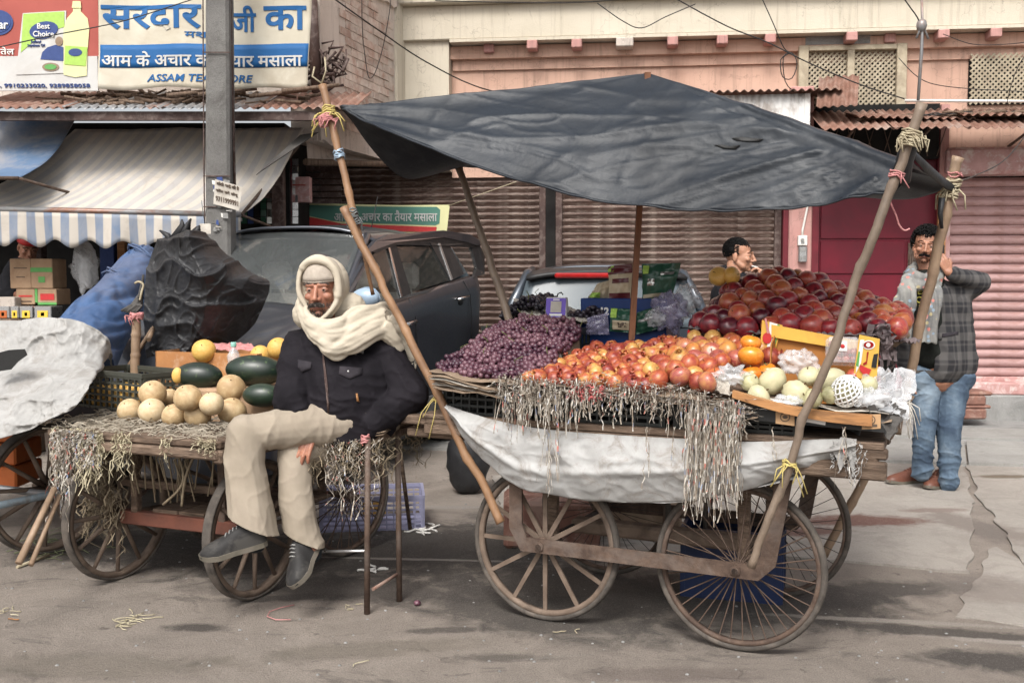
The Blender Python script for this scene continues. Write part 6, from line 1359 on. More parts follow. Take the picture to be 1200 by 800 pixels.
# straw mat on the table
m=MB()
for k in range(1900):
    x,y=rnd.uniform(-.88,.09),rnd.uniform(-.33,.5); a=rnd.uniform(0,PI); L_=rnd.uniform(.03,.09); p=LC.w(x,y,TZ+.003+rnd.uniform(0,.03)); d=Vector((math.cos(a),math.sin(a),rnd.uniform(-.15,.25)))*L_
    q=p+d*.5+Vector((0,0,rnd.uniform(-.004,.014))); e=Vector((0,0,.0014+rnd.random()*.0012)); m.add([p-e,q-e,p+d-e,p+d+e,q+e,p+e],[(0,1,4,5),(1,2,3,4)],False)
tag(obj('straw_bedding',m,'straw_grey' if 'straw_grey' in M else pm('straw_grey',(.42,.38,.31),(.26,.22,.17),25,.9,.2)),'bed of straw shreds covering the melon cart table','straw',kind='stuff')
m=MB()
for (px0,px1,n,L0,L1) in ((132,152,36,.05,.2),(190,200,8,.05,.13),(226,250,34,.02,.07),(60,118,130,.05,.26),(108,112,16,.1,.24)):
    for k in range(n):
        px=rnd.uniform(px0,px1); p=LC.P(px,494+(px-100)*.14,-.31-rnd.uniform(0,.02)); 
        ribbon(m,LC.w(p.x,p.y,TZ+rnd.uniform(-.005,.02)),rnd.uniform(L0,L1),rnd.uniform(.003,.005),8,.012,curl=1.4)
tag(obj('hanging_straw',m,'straw'),'pale straw hanging over the front edge of the melon cart','straw',kind='stuff')
m=MB()
for k in range(170):
    px=rnd.uniform(62,112); p=LC.P(px,500,-.33); ribbon(m,LC.w(p.x,p.y,TZ+.01),rnd.uniform(.04,.2),rnd.uniform(.004,.007),8,.014,curl=1.5)
for k in range(60):
    ribbon(m,at(rnd.uniform(60,80),rnd.uniform(505,540),4.15),rnd.uniform(.05,.3),.004,8,.012,curl=1.2)
tag(obj('paper_shreds',m,'shreds'),'tangle of paper shreds at the left corner of the melon cart','shredded paper',kind='stuff')
m=MB()
for k in range(120):
    p=LC.w(-.75+rnd.gauss(.0,.07),-.08-rnd.uniform(0,.05),rnd.uniform(.36,.66)); ribbon(m,p,rnd.uniform(.08,.32),rnd.uniform(.003,.007),9,.02,curl=1.3)
for k in range(40): ribbon(m,LC.w(-.62+rnd.gauss(0,.12),-.06,.66),rnd.uniform(.04,.2),.003,7,.015)
tag(obj('dry_fibre',m,'dry_fibre'),'dry brown fibre hanging over the left wheel of the melon cart','fibre',kind='stuff')
m=MB()
for k in range(26): 
    a=rnd.uniform(0,PI); p=LC.w(-.35+rnd.gauss(0,.12),-.1,.66); m.tube([p,p+Vector((math.cos(a)*.1,0,-.06)),p+Vector((math.cos(a)*.06,0,-.16-rnd.random()*.1))],.0035,5)
for (x0,x1,x2) in ((-.32,-.26,-.38),(-.20,-.24,-.28)):
    m.tube([spl([LC.w(x0,-.12,.66),LC.w(x1,-.14,.55),LC.w(x1-.02,-.14,.48),LC.w(x2,-.13,.40)],t/12) for t in range(13)],.006,6)
tag(obj('rope_tangle',m,'dry_fibre'),'knotted old rope hanging beneath the melon cart table','rope',kind='stuff')
m=MB(); m.tube([at(64,572,4.1),at(22,660,3.85)],.014,7,jit=.1); m.tube([at(70,580,4.12),at(36,662,3.88)],.011,7,jit=.1); tag(obj('prop_stick',m,'bamboo_grey'),'split bamboo prop leaning on the left wheel of the melon cart','stick')
m=MB(); m.tube([gnd(20,664,.01),gnd(57,650,.012)],.008,6); tag(obj('stick',m,'twine_straw'),'pale stick lying on the road by the bamboo prop','stick')
# melons
def ball(name,label,cat,px,py,rp,z,mat,fn=None,shape=(1,1,.95),group=None,scar=True):
    c=gnd(px,py,z); 
    if z>CH-.2 or True: pass
    r=rp*c.y/F; m=MB(); sd=rnd.random()*20
    m.ell((0,0,0),1,24,16,None,lambda p,th,a: Vector((p.x*shape[0],p.y*shape[1],p.z*shape[2]))*(1+.035*noise.noise(Vector((p.x*1.3,p.y*1.3,p.z*1.3+sd))))); o=obj(name,m,mat,None,False,c,(rnd.uniform(-.5,.5),rnd.uniform(-.6,.6),rnd.uniform(0,6))); o.scale=(r,r,r); tag(o,label,cat,group)
    if scar: 
        m=MB(); m.ell((0,-.1,.93*shape[2]),(.11,.11,.05),8,5); m.tube([(0,-.1,.9),(.02,-.12,1.02)],.04,5); obj('stem_scar',m,'stem_brown',o,True); o.rotation_euler=(rnd.uniform(.2,.9),rnd.uniform(-.5,.5),rnd.uniform(-.4,.4))
    return o
ML=[(152,481,14.5,.785,'creamy melon at the left end of the front row'),(178,482,16,.79,'creamy melon, second in the front row from the left end'),(204,487,14.5,.785,'smaller creamy melon in the middle of the front row'),(232,486,16,.79,'creamy melon in the front row just right of the smaller one'),(272,482,17,.795,'big creamy melon at the right end of the front row'),(179,461,16,.86,'creamy melon resting on top at the left'),(220,466,16.5,.87,'creamy melon with a dark stem hole resting on top in the middle'),(199,465,10,.83,'creamy melon mostly hidden between the two upper ones'),(245,458,12.5,.84,'creamy melon peeping between the upper melons'),(248,473,14.5,.845,'netted rough-skinned melon in the second row'),(271,455,17,.885,'creamy melon at the very top of the heap'),(298,476,14,.80,'greenish yellow melon at the right end beside the man')]
for (x,y,r,z,l) in ML: ball('melon',l,'melon',x,y,r,z,'melon')
def wm(px,py,rx,ry,z,label,rz=0):
    c=gnd(px,py,z); s=c.y/F; m=MB(); m.ell((0,0,0),(rx*s,ry*s*1.05,ry*s),26,16); o=obj('watermelon',m,'watermelon',None,False,c,(0,rnd.uniform(-.06,.06),rz)); tag(o,label,'watermelon'); return o,s
o,s=wm(233,440,28,16,1.36-110/1167*4.5,'dark green watermelon with a yellow patch behind the creamy melons'); m=MB(); m.ell((-.085,-.036,.0),(.026,.022,.036),12,8); obj('yellow_patch',m,'melon_yellow',o,True)
wm(299,434,35,18,1.36-104/1167*4.55,'largest watermelon at the back beside the man'); wm(308,463,24,14,1.36-133/1167*4.35,'smaller dark watermelon in front of the largest one')
m=MB(); a=LC.w(-.2,.3,0); m.bbox((-1.47,4.40,TZ+.004),(-1.02,4.72,.885),.01); tag(obj('low_carton',m,'carton'),'low brown carton under the watermelons behind the melon heap','carton')
# carton of yellow melons behind
m=MB(); A=[at(178,414,4.95),at(300,414,4.75)]; zz0=TZ+.005
q0,q1=Vector((at(182,412,5.0).x,5.0,0)),Vector((at(300,412,4.8).x,4.8,0)); dq=(q1-q0).normalized(); nq=Vector((-dq.y,dq.x,0)); hb=at(230,413,4.9).z
for (a,b) in ((q0,q1),(q1,q1+nq*.35),(q0,q0+nq*.35),(q0+nq*.35,q1+nq*.35)): m.prism([a+Vector((0,0,zz0)),b+Vector((0,0,zz0)),b+Vector((0,0,hb)),a+Vector((0,0,hb))],nq*.006 if abs((b-a).normalized().dot(dq))>.5 else dq*.006)
tag(obj('orange_carton',m,'carton_orange' if 'carton_orange' in M else pm('carton_orange',(.43,.2,.075),(.33,.15,.06),6,.8,.2,stain=(.55,.4,.28),sscale=7,samt=.5)),'open orange-brown carton behind the watermelons','carton')
ball('yellow_melon','bright yellow melon in the open carton behind the watermelon','melon',239,411,14,1.02,'melon_yellow'); ball('yellow_melon','yellow melon at the right beside the man shoulder','melon',326,408,13,1.04,'melon_yellow'); ball('yellow_melon','yellow melon half hidden right of the plastic bottle','melon',305,416,12,1.0,'melon_yellow')
crumple('pink_cloth','pink and white cloth edge behind the carton',None,[at(248,412,4.95),at(300,412,4.85),at(296,404,5.1),at(250,404,5.2)],'twine_pink',.02,5,14,8,cat='cloth')
c=at(274,424,4.6); m=MB(); m.lathe([(.0,0),(.028,0),(.03,.01),(.03,.055),(.027,.06),(.03,.066),(.03,.09),(.018,.115),(.011,.122),(.011,.132)],c+Vector((0,0,-.06)),16,cap=False); bt=tag(obj('water_bottle',m,'poly_clear'),'clear plastic bottle with a green cap between the yellow melons','bottle'); m=MB(); m.lathe([(.013,.130),(.0135,.132),(.0135,.150),(.012,.152)],c+Vector((0,0,-.06)),12); obj('cap',m,'cap_green' if 'cap_green' in M else flat('cap_green',(.25,.5,.42)),bt)
# olive crate of oranges
qa,qb,qc=gnd(92,478,TZ+.02),gnd(168,488,TZ+.02),gnd(208,474,TZ+.02)
cxw=(qa+(qc-qb)*.5+(qb-qa)*.5); wv=(qb-qa); rzc=math.atan2(wv.y,wv.x); W_=wv.length; D_=.27; ctr=qa+wv*.5+Vector((-math.sin(rzc),math.cos(rzc),0))*D_/2
cr=crate('olive_crate','dark olive plastic crate of small oranges at the left of the melons',None,ctr.x-W_/2,ctr.y-D_/2,ctr.x+W_/2,ctr.y+D_/2,TZ+.03,TZ+.215,'crate_olive',rz=rzc,nx=11,rows=5)
for k in range(52):
    i=k%7; j=(k//7)%4; l=k//28; x=lerp(-W_/2+.03,W_/2-.03,i/6)+rnd.uniform(-.006,.006); y=lerp(-D_/2+.03,D_/2-.03,j/3); p=ctr+Vector((x*math.cos(rzc)-y*math.sin(rzc),x*math.sin(rzc)+y*math.cos(rzc),0)); p.z=TZ+.055+l*.05
    if k==0: omesh=apple_mesh('melon_yellow',h=.95,dim=.05,nu=10,nv=7,stem=False)
    o=bpy.data.objects.new('orange',omesh); o.location=p; o.scale=(.027,)*3; C.objects.link(o); tag(o,'small yellow-orange fruit inside the dark olive crate','orange','small oranges in the olive crate')
# ---- bench the man sits on
bn_=thing('bench','rickety iron-legged bench topped with old papers under the seated man','bench',Vector((-.6,4.2,0)))
l1,l2,l3=gnd(430,719),gnd(468,704),gnd(481,622); BZ=.735
for g,(tx,ty) in ((l1,(431,512)),(l2,(466,500))):
    m=MB(); t_=at(tx,ty,g.y); t_.z=BZ-.01; m.tube([Vector((g.x,g.y,0)),t_],.0125,9); obj('leg',m,'rust_iron',bn_)
m=MB(); m.tube([l3,Vector((l3.x-.06,l3.y-.2,BZ-.02))],.011,8); obj('leg',m,'cart_wood',bn_)
m=MB(); m.tube([at(437,690,l1.y),at(466,672,l2.y)],.0075,7); obj('foot_bar',m,'tin_rust',bn_)
m=MB(); m.tube([at(372,646,4.15),at(430,645,l1.y)],.006,6); obj('tie_rod',m,'tin_silver',bn_)
s0=[at(352,516,4.02),at(446,514,4.05),at(500,496,4.45),at(400,496,4.6)]
m=MB(); m.prism([Vector((p.x,p.y,BZ-.03)) for p in s0],(0,0,.028)); obj('seat_board',m,'old_wood',bn_)
m=MB(); m.tube([at(425,508,4.08),at(500,492,4.5),at(528,487,4.7)],.012,7); obj('edge_bar',m,'dark_iron',bn_)
sheetstack('old_papers','layered brown papers on the bench beside the seated man',Frame(0,0,0),[Vector((s0[0].x,s0[0].y-.01,BZ+.004)),Vector((s0[1].x,s0[1].y-.015,BZ+.004)),Vector((s0[2].x-.02,s0[2].y,BZ+.004)),Vector((s0[3].x,s0[3].y,BZ+.004))],5,['paper_brown','paper_news','paper_brown'],.006,wav=.01)
m=MB()
for k in range(150):
    t=rnd.random(); p=lerp(s0[0],s0[1],t) if k%3 else lerp(s0[1],s0[2],t); ribbon(m,Vector((p.x+rnd.uniform(-.02,.02),p.y-rnd.uniform(0,.03),BZ-.02)),rnd.uniform(.04,.2),rnd.uniform(.002,.006),8,.02,curl=1.5)
tag(obj('hanging_fibre',m,'dry_fibre'),'dry fibre and leaves hanging beneath the bench','fibre',kind='stuff')
m=MB()
for k in range(40):
    p=lerp(s0[0],s0[1],rnd.uniform(.3,1)); ribbon(m,Vector((p.x,p.y-.03,BZ-.01)),rnd.uniform(.06,.34),rnd.uniform(.002,.005),9,.02,curl=1.3)
tag(obj('coloured_strings',m,'shreds'),'white and red strings hanging beneath the bench','string',kind='stuff')
m=MB(); wraps(m,lerp(l1,Vector((l1.x,l1.y,BZ)),.985),(0,0,1),.016,4,.03,.004); tag(obj('red_band',m,'twine_pink'),'red and white string wound round the top of the bench leg','string')
# lilac crate on the ground
qa,qb=gnd(372,622),gnd(468,617)
lcx=crate('lilac_crate','pale lilac plastic crate on the road behind the bench',None,qa.x,qa.y,qa.x+.56,qa.y+.34,.0,.19,'plastic_lilac',rz=.12,nx=14,rows=6)
m=MB(); c=gnd(440,600,.05); c.y-=.08; m.bbox((c.x-.06,c.y,.04),(c.x+.07,c.y+.05,.14),.01); tag(obj('orange_bag',m,'melon_yellow',None),'small orange packet in the lilac crate','packet')
# ---- third cart under white sheet, far left
tc=Frame(-2.33,4.95,R(-24)); t3=thing('covered_cart','hand cart at the far left hidden under a white plastic sheet','hand cart',tc.w(0,0),tc.yaw)
wheel(t3,'big wooden wheel with a thick worn tyre',.325,'wood',0,0,.1,steer=R(78)); 
ww=[o for o in t3.children if o.name.startswith('wheel')][0]; ww.scale=(1.0,1.7,1.0)
m=MB(); m.bbox((-1.3,-.35,.72),(.05,.8,.76),.01); obj('table',m,'cart_wood',t3,True)
m=MB(); m.tube([(-.75,-.1,.325),(.12,-.1,.325)],.018,8); obj('axle',m,'tin_grey',t3,True)
m=MB(); m.tube([at(-40,600,4.6),at(60,579,4.8),at(105,568,4.9)],.018,8); obj('drawbar',m,'blue_bar' if 'blue_bar' in M else pm('blue_bar',(.2,.26,.3),(.14,.17,.19),9,.6,.3,stain=(.1,.07,.05),sscale=7,samt=.7),t3)
for k in range(3):
    z0=at(0,[572,545,518][k],5.2).z; m=MB(); a=at(-80,560,5.2); b=at(19,560,5.2); m.bbox((a.x,5.2,z0-.0),(b.x,5.5,z0+.112),.01); obj('crate_wall' if 0 else 'orange_crate',m,'crate_orange') 
    tag(bpy.context.scene.objects[-1] if 0 else [o for o in C.objects if o.name.startswith('orange_crate')][-1],['lowest orange crate behind the big wheel at the far left','middle orange crate behind the big wheel at the far left','top orange crate right under the white sheet'][k],'crate')
topc=[(-90,378),(0,377),(40,373),(75,374),(105,382),(127,396),(131,412)]
botc=[(-90,528),(-20,520),(30,505),(60,493),(80,484),(95,476),(97,468)]
def wsf(u,v):
    a=spl([Vector((x,y,0)) for x,y in topc],u); b=spl([Vector((x,y,0)) for x,y in botc],u); 
    if v<.25: t=v/.25; Y=lerp(5.35,4.92,t); p=at(a.x,a.y+2*(1-t),Y); p.z-=.25*(1-t)**2
    else: t=(v-.25)/.75; q=lerp(a,b,t**.9); Y=lerp(4.92,4.28,math.sin(t*PI/2)**1.2)-.05*math.sin(t*9+u*3)*(1-t); p=at(q.x,q.y,Y)
    f=fbm((p.x*2.2,p.z*2.5,p.y),1.4); r=1-abs(noise.noise(Vector((p.x*5,p.z*5+p.y*3,2.2)))); r2=1-abs(noise.noise(Vector((p.x*11,p.z*10,4.2))))
    return p+Vector((0,-.05*f-.030*r**8-.016*r2**9-.008*(1-abs(noise.noise(Vector((p.x*24,p.z*22,1.2)))))**8-.004*(1-abs(noise.noise(Vector((p.x*45,p.z*40,1.2)))))**6,.02*f))
m=MB(); m.grid(wsf,150,120); tag(obj('white_sheet',solid(m,'white_sheet',['tarp_white'],.002),'x'),'white woven plastic sheet draped over the cart at the far left','sheet')
m=MB(); 
P_=[at(x,y,4.47) for x,y in ((-8,415),(10,410),(28,409),(31,416),(20,424),(12,433),(-8,436))]; m.prism(P_,(0,.01,0)); tag(obj('torn_hole',m,'box_black'),'dark torn hole with frayed threads in the white sheet','tear',kind='stuff')
# blue rolled tarpaulin
P_=[spl([at(178,300,6.3),at(160,318,6.1),at(140,350,5.8),at(112,385,5.45),at(88,425,5.2)],t/30) for t in range(31)]
RR=[lerp(.085,.205,(t/30)**.8) for t in range(31)]; m=MB(); P_=[poly(P_,i/110) for i in range(111)]; RR=[poly(RR,i/110) for i in range(111)]; m.tube(P_,RR,72); me=m.mesh('roll',ml('tarp_blue'))
for v in me.vertices:
    p=v.co; f=fbm((p.x*2,p.y*2,p.z*2),1.6); r=1-abs(noise.noise(Vector((p.x*4+p.z*3,p.z*2-p.x*2,1)))); r2=1-abs(noise.noise(Vector((p.x*9,p.z*9,5)))); r3=1-abs(noise.noise(Vector((p.x*20+p.z*9,p.z*13,5)))); k=.022*f-.024*r**9-.012*r2**9-.005*r3**8; v.co=p+Vector((k,-k*1.2,k))
tag(obj('blue_roll',me,'x'),'long blue tarpaulin rolled up and leaning beside the black plastic','tarpaulin roll')
for k,t in enumerate((.12,.42)): 
    c=spl([at(178,300,6.3),at(160,318,6.1),at(140,350,5.8),at(112,385,5.45),at(88,425,5.2)],t); m=MB(); wraps(m,c,Vector((1,.9,1.2)),.13+.05*t,2,.03,.006); tag(obj('blue_rope',m,'tarp_blue'),['cord tied round the top of the blue roll','cord tied round the middle of the blue roll'][k],'rope')
# black plastic sheet over the nose of the car
lft=[(205,277),(184,286),(173,318),(170,355),(170,392),(172,420)]; rgt=[(240,274),(262,296),(296,322),(316,333),(300,378),(262,414)]
def bpf(u,v):
    a=spl([Vector((x,y,0)) for x,y in lft],v); b=spl([Vector((x,y,0)) for x,y in rgt],v); q=lerp(a,b,u); q.y+=-4*math.sin(PI*u)*(1-v)
    Y=5.25-.22*math.sin(PI*u)*math.sin(PI*(v*.8+.15))+.12*abs(u-.5)*2; p=at(q.x,q.y,Y)
    g=p.z*1.0+p.x*.55; r=1-abs(noise.noise(Vector((p.x*3.2+p.z*2.0,p.z*4.5-p.x*2.5,3)))); r2=1-abs(noise.noise(Vector((p.x*8,p.z*9-p.x*4,8)))); f=fbm((p.x*2,p.z*2,1),1.7)
    r3=1-abs(noise.noise(Vector((p.x*17+2,p.z*19,4)))); r4=1-abs(noise.noise(Vector((p.x*30,p.z*33,6)))); k=.050*r**10+.018*r2**12+.006*r3**10+.0025*r4**8+.03*f; return p+Vector((.25*k,-k,.35*k))
m=MB(); m.grid(bpf,150,150); 
def bpb(u,v): p=bpf(u,0); return Vector((p.x-.08*v,p.y+.35*v,p.z-.12*v*v+.03*math.sin(u*9)*v))
m.grid(bpb,40,14)
def bpr(u,v): p=bpf(1,v); return Vector((p.x-.14*u,p.y+.22*u,p.z-.05*u))
m.grid(bpr,10,60); tag(obj('black_plastic',solid(m,'black_plastic',['tarp_black'],.0015),'x'),'crumpled black plastic sheet draped behind the melons before the dark car','plastic sheet')
m=MB()
for (a,b,c) in (((205,280),(214,264),(213,257)),((216,280),(220,262),(224,256)),((200,284),(196,276),(187,270)),((222,282),(232,268),(234,264))):
    m.tube([at(*a,5.3),at(*b,5.3),at(*c,5.3)],[.028,.014,.004],8,jit=.3)
tag(obj('plastic_knot',m,'tarp_black'),'knotted black plastic ears standing up against the awning','knot')
a,b=at(158,440,5.0),at(160,368,5.0); bamboo_pole('bamboo_post','short bamboo post with a pink tie between the blue roll and the black plastic',a,b,.024,.022,'bamboo_grey','post',9,3)
binding('pink_tie','pink string tied round the short bamboo post',b+Vector((0,0,-.01)),(0,0,1),.03,6,.03,'twine_pink',.004,10,.05)
m=MB(); m.tube([at(150,430,5.15),at(182,380,5.3),at(174,398,5.1)],.012,6); tag(obj('side_stick',m,'bamboo_grey'),'thin stick crossing beside the short bamboo post','stick')
m=MB()
for k in range(6): m.tube([at(142+k*3,364+k,5.1),at(155+k*2,358,5.1),at(164,345+k*3,5.15),at(168,322,5.2)],[.006,.012,.012,.005],6,jit=.3)
tag(obj('grey_rag',m,'tarp_grey_under'),'twisted grey rag hanging between the blue roll and black plastic','rag')
m=MB(); P_=[spl([at(x,y,5.1) for x,y in ((158,332),(163,330),(168,334),(166,342),(164,352))],t/14) for t in range(15)]; m.tube(P_,.006,6); tag(obj('pale_string',m,'twine_straw'),'pale string loop beside the blue roll','string')
# black sack by the wheel of the big cart
c=gnd(549,577); m=MB(); m.ell((0,0,0),(.14,.13,.24),24,16); me=m.mesh('sack',ml('tarp_black'))
for v in me.vertices: d=v.co.normalized(); v.co=v.co*(1+.18*noise.noise(d*2.2))+Vector((c.x,c.y,.22)); v.co.z=max(.012,v.co.z)
tag(obj('black_sack',me,'x'),'black plastic sack standing on the road behind the front left wheel','sack')
# litter
def litter(label,px,py,n,L_,mat,w_=.004):
    m=MB(); c=gnd(px,py,.004)
    for k in range(n):
        a=rnd.uniform(0,2*PI); p=c+Vector((rnd.gauss(0,.03),rnd.gauss(0,.03),rnd.uniform(0,.006))); pts=[p]
        for j in range(5): a+=rnd.uniform(-.8,.8); pts.append(pts[-1]+Vector((math.cos(a)*L_/5,math.sin(a)*L_/5,0)))
        m.tube(pts,w_/2,4)
    return tag(obj('litter',m,mat),label,'litter',kind='stuff' if n>3 else None)
litter('small tangle of pale straw shreds lying on the road',152,727,18,.08,'straw'); litter('scrap of straw near the left edge of the road',16,717,6,.05,'straw'); litter('orange peel sliver on the road at the left',26,723,1,.05,'lip_wood',.006)
litter('thin pink string lying on the road under the bench',345,724,1,.3,'twine_pink',.004); litter('white paper scrap on the road behind the bench',441,667,7,.05,'white_paint',.012); litter('white plastic scrap on the road right of the lilac crate',500,621,9,.08,'white_paint',.012)
litter('tiny pale twig on the road before the left wheel',675,742,2,.06,'twine_straw'); litter('bit of straw on the road in the foreground',425,777,1,.08,'straw'); litter('small straw scraps near the bench foot',412,712,5,.03,'straw'); litter('pale scraps on the road left of the bench',290,700,4,.03,'straw')
c=gnd(489,706,.012); m=MB(); m.ell(c,(.016,.016,.012),10,7); tag(obj('fallen_grape',m,'grape_red'),'single fallen grape on the road right of the bench','grape')
m=MB()
for k in range(240):
    px,py=rnd.uniform(0,1200),rnd.uniform(560,800); c=gnd(px,py,.0); r=rnd.uniform(.003,.009); m.ell(c,(r,r*rnd.uniform(.6,1),r*.6),5,4)
tag(obj('grit',m,'plinth'),'scattered grit and crumbs on the road','grit',kind='stuff')
m=MB()
for k in range(50):
    c=gnd(60+rnd.gauss(0,25),640+rnd.gauss(0,8),.004); a=rnd.uniform(0,6.28); m.tube([c,c+Vector((math.cos(a)*.05,math.sin(a)*.05,.01)),c+Vector((math.cos(a)*.1,math.sin(a)*.08,.0))],.0022,4)
tag(obj('grass_tuft',m,'dry_leaf'),'dry grass lying under the melon cart wheel','grass',kind='stuff')
# brown stone drain spout standing on the step at the right
a=at(1126,492,9.35); m=MB()
for (w0,z0,z1) in ((.20,0,.10),(.24,.10,.13),(.19,.13,.22),(.25,.22,.26)): m.bbox((a.x-w0,9.25,a.z+z0+.02),(a.x+w0,9.55,a.z+z1+.02),.015)
m.ell((a.x+.0,9.35,a.z+.36),(.07,.05,.035),10,6)
tag(obj('stone_block',m,'maroon_stone' if 'maroon_stone' in M else pm('maroon_stone',(.24,.12,.09),(.15,.075,.06),8,.8,.6,stain=(.4,.3,.25),sscale=9,samt=.5)),'carved brown stone block against the step behind the man on the phone','block')
# ================= dark grey car =================
CF=Frame(-1.063,9.3465,math.atan2(-.957,-.29))
car=thing('parked_car','dark grey family car parked behind the seated man, facing the street','car',CF.w(0,0),CF.yaw)
CBX=[0,.1,1,2,2.9,3.3,3.7,3.9]; 
def belt(x): return float(np.interp(x,CBX,[1.30,1.42,1.335,1.215,1.15,1.05,.93,.68]))
def wd(x): return float(np.interp(x,[0,.12,.5,3,3.5,3.8,3.9],[.80,.835,.85,.85,.80,.66,.5]))
def rfz(x): return float(np.interp(x,[.05,.2,.5,1,1.5,2.0],[1.60,1.69,1.745,1.765,1.765,1.73]))
m=MB(); xs=[0,.05,.12,.25,.4,.46,.55,.7,.85,.95,1.01,1.1,1.4,1.8,2.2,2.6,2.8,2.86,2.95,3.1,3.25,3.35,3.41,3.5,3.6,3.7,3.8,3.87,3.9]
def arch(x): 
    for c in (.73,3.13):
        if abs(x-c)<.36: return .25+math.sqrt(max(0,.36**2-(x-c)**2))*.95
    return 0
secs=[]
for x in xs:
    w_=wd(x); b=belt(x); lo=max(.24,arch(x)); s=[(w_-.05,lo),(w_-.015,max(lo,.32)+.02),(w_,max(.56,lo+.04)),(w_+.004,max(.60,lo+.07)),(w_-.012,max(.66,lo+.10)),(w_+.002,b-.20),(w_+.012,b-.13),(w_-.012,b-.02),(w_-.03,b)]
    if x>=2.86: s+=[(w_*.72,b+.05),(w_*.4,b+.075),(0,b+.085)]
    else: s+=[(w_-.08,b-.01),(w_*.5,b-.25),(0,b-.3)]
    secs.append([(x,y,z) for y,z in s])
for sg in (1,-1):
    k=len(secs[0]); vs=[(x,y*sg,z) for s in secs for x,y,z in s]; m.add(vs,[(i*k+j,(i+1)*k+j,(i+1)*k+j+1,i*k+j+1)[::(1 if sg>0 else -1)] for i in range(len(secs)-1) for j in range(k-1)],True)
    n=len(m.v); m.add([secs[-1][j] if sg>0 else (secs[-1][j][0],-secs[-1][j][1],secs[-1][j][2]) for j in range(k)]+[(3.9,0,.3)],[(j,j+1,k) for j in range(k-1)]); m.add([(a,b*sg,c) for a,b,c in secs[0]]+[(0,0,.3)],[(j,j+1,k) for j in range(k-1)])
cbody=obj('body',m,'car_grey',car,True)
m=MB(); 
def roof(u,v):
    x=lerp(.05,2.03,u); y=lerp(-1,1,v); w_=.64*float(np.interp(x,[.05,.4,2],[.93,1,1.02])); return Vector((x+(-.05*y*y if x>1.9 else .0),y*w_,rfz(x)-.085*abs(y)**4+.02*(1-y*y)))
m.grid(roof,24,16); obj('roof',solid(m,'roof',['car_grey'],.02,1),'x',car,True)
def yS(z,x=1): return lerp(.835,.655,max(0,min(1,(z-belt(x))/(rfz(max(.05,min(2,x)))-belt(x)))))
def SP(px,py,o=0):
    y=.8
    for _ in range(6): p=CF.P(px,py,y) if 0 else CF.P(px,py,y); y=yS(p.z,p.x)+o
    return Vector((p.x,y,p.z))
def sidepoly(name,pts,mat,o,t,par=car,mirror=False):
    P_=[SP(x,y,o) for x,y in pts]; m=MB(); m.prism(P_,(0,-t,0)); r=obj(name,m,mat,par,True)
    if mirror:
        m=MB(); m.prism([Vector((p.x,-p.y,p.z)) for p in P_],(0,t,0)); obj(name,m,mat,par,True)
    return r
sidepoly('window',[(405,360),(420,330),(438,293),(456,288),(471,347),(440,357)],'car_glass',-.012,.004,mirror=True)
sidepoly('window',[(464,286),(505,284),(528,328),(481,343)],'car_glass',-.012,.004,mirror=True)
sidepoly('window',[(526,288),(553,289),(558,314),(543,321)],'car_glass',-.012,.004,mirror=True)
for pts in ([(455,287),(464,285),(482,344),(471,348)],[(504,284),(527,287),(544,321),(528,329)],[(552,288),(562,286),(568,300),(568,321),(556,325),(559,314)],[(396,362),(424,312),(442,283),(448,287),(437,295),(420,330),(405,362)]):
    sidepoly('pillar',pts,'plastic_black' if pts[0][0]>400 else 'car_grey',-.004,.03,mirror=True)
sidepoly('roof_gutter',[(424,300),(440,283),(455,275),(520,270),(552,275),(566,284),(560,288),(548,284),(520,278),(464,284),(442,292)],'car_grey',.012,.03,mirror=True)
sidepoly('window_visor',[(436,294),(455,284),(520,278),(556,284),(556,290),(527,288),(464,287),(440,297)],'plastic_black',.006,.01)
sidepoly('chrome_strip',[(459,352),(500,339),(565,318),(566,321),(501,343),(460,356)],'chrome',.004,.008)
sidepoly('chrome_strip',[(455,290),(457,289),(472,347),(470,348)],'chrome',.0,.004); sidepoly('chrome_strip',[(514,285),(516,285),(531,327),(529,328)],'tin_silver',.0,.004)
for (px,py) in ((478,379),(541,349.5)):
    p=CF.P(px,py,.865); m=MB(); m.tube([(p.x+.11,p.y,p.z-.01),(p.x+.08,p.y+.035,p.z),(p.x-.07,p.y+.035,p.z+.012),(p.x-.1,p.y,p.z+.01)],[.012,.015,.015,.012],8); obj('door_handle',m,'chrome',car,True)
    m=MB(); m.ell((p.x,p.y-.012,p.z-.03),(.07,.012,.03),12,6); obj('handle_recess',m,'plastic_black',car,True)
for pts in ([(480,350),(487,372),(489,400),(488,440)],[(543,329),(551,345),(553,375),(552,410)]):
    m=MB(); m.tube([CF.P(x,y,.858 if i else .84) for i,(x,y) in enumerate(pts)],.004,5); obj('door_gap',m,'plastic_black',cbody,True)
m=MB(); m.bbox((.98,.85,.40),(2.85,.875,.47),.008); obj('side_moulding',m,'tin_silver',car,True)
m=MB(); m.box((0.98,.72,.2),(2.85,.83,.27)); obj('sill',m,'plastic_black',car,True)
m=MB(); m.grid(lambda u,v:(lambda y: Vector((.02+.10*v+.06*y*y,y*lerp(.80,.60,v),lerp(1.30,1.66,v))))(lerp(-1,1,u)),14,6); obj('rear_window',solid(m,'rw',['hatch_glass'],.004),'x',car,True)
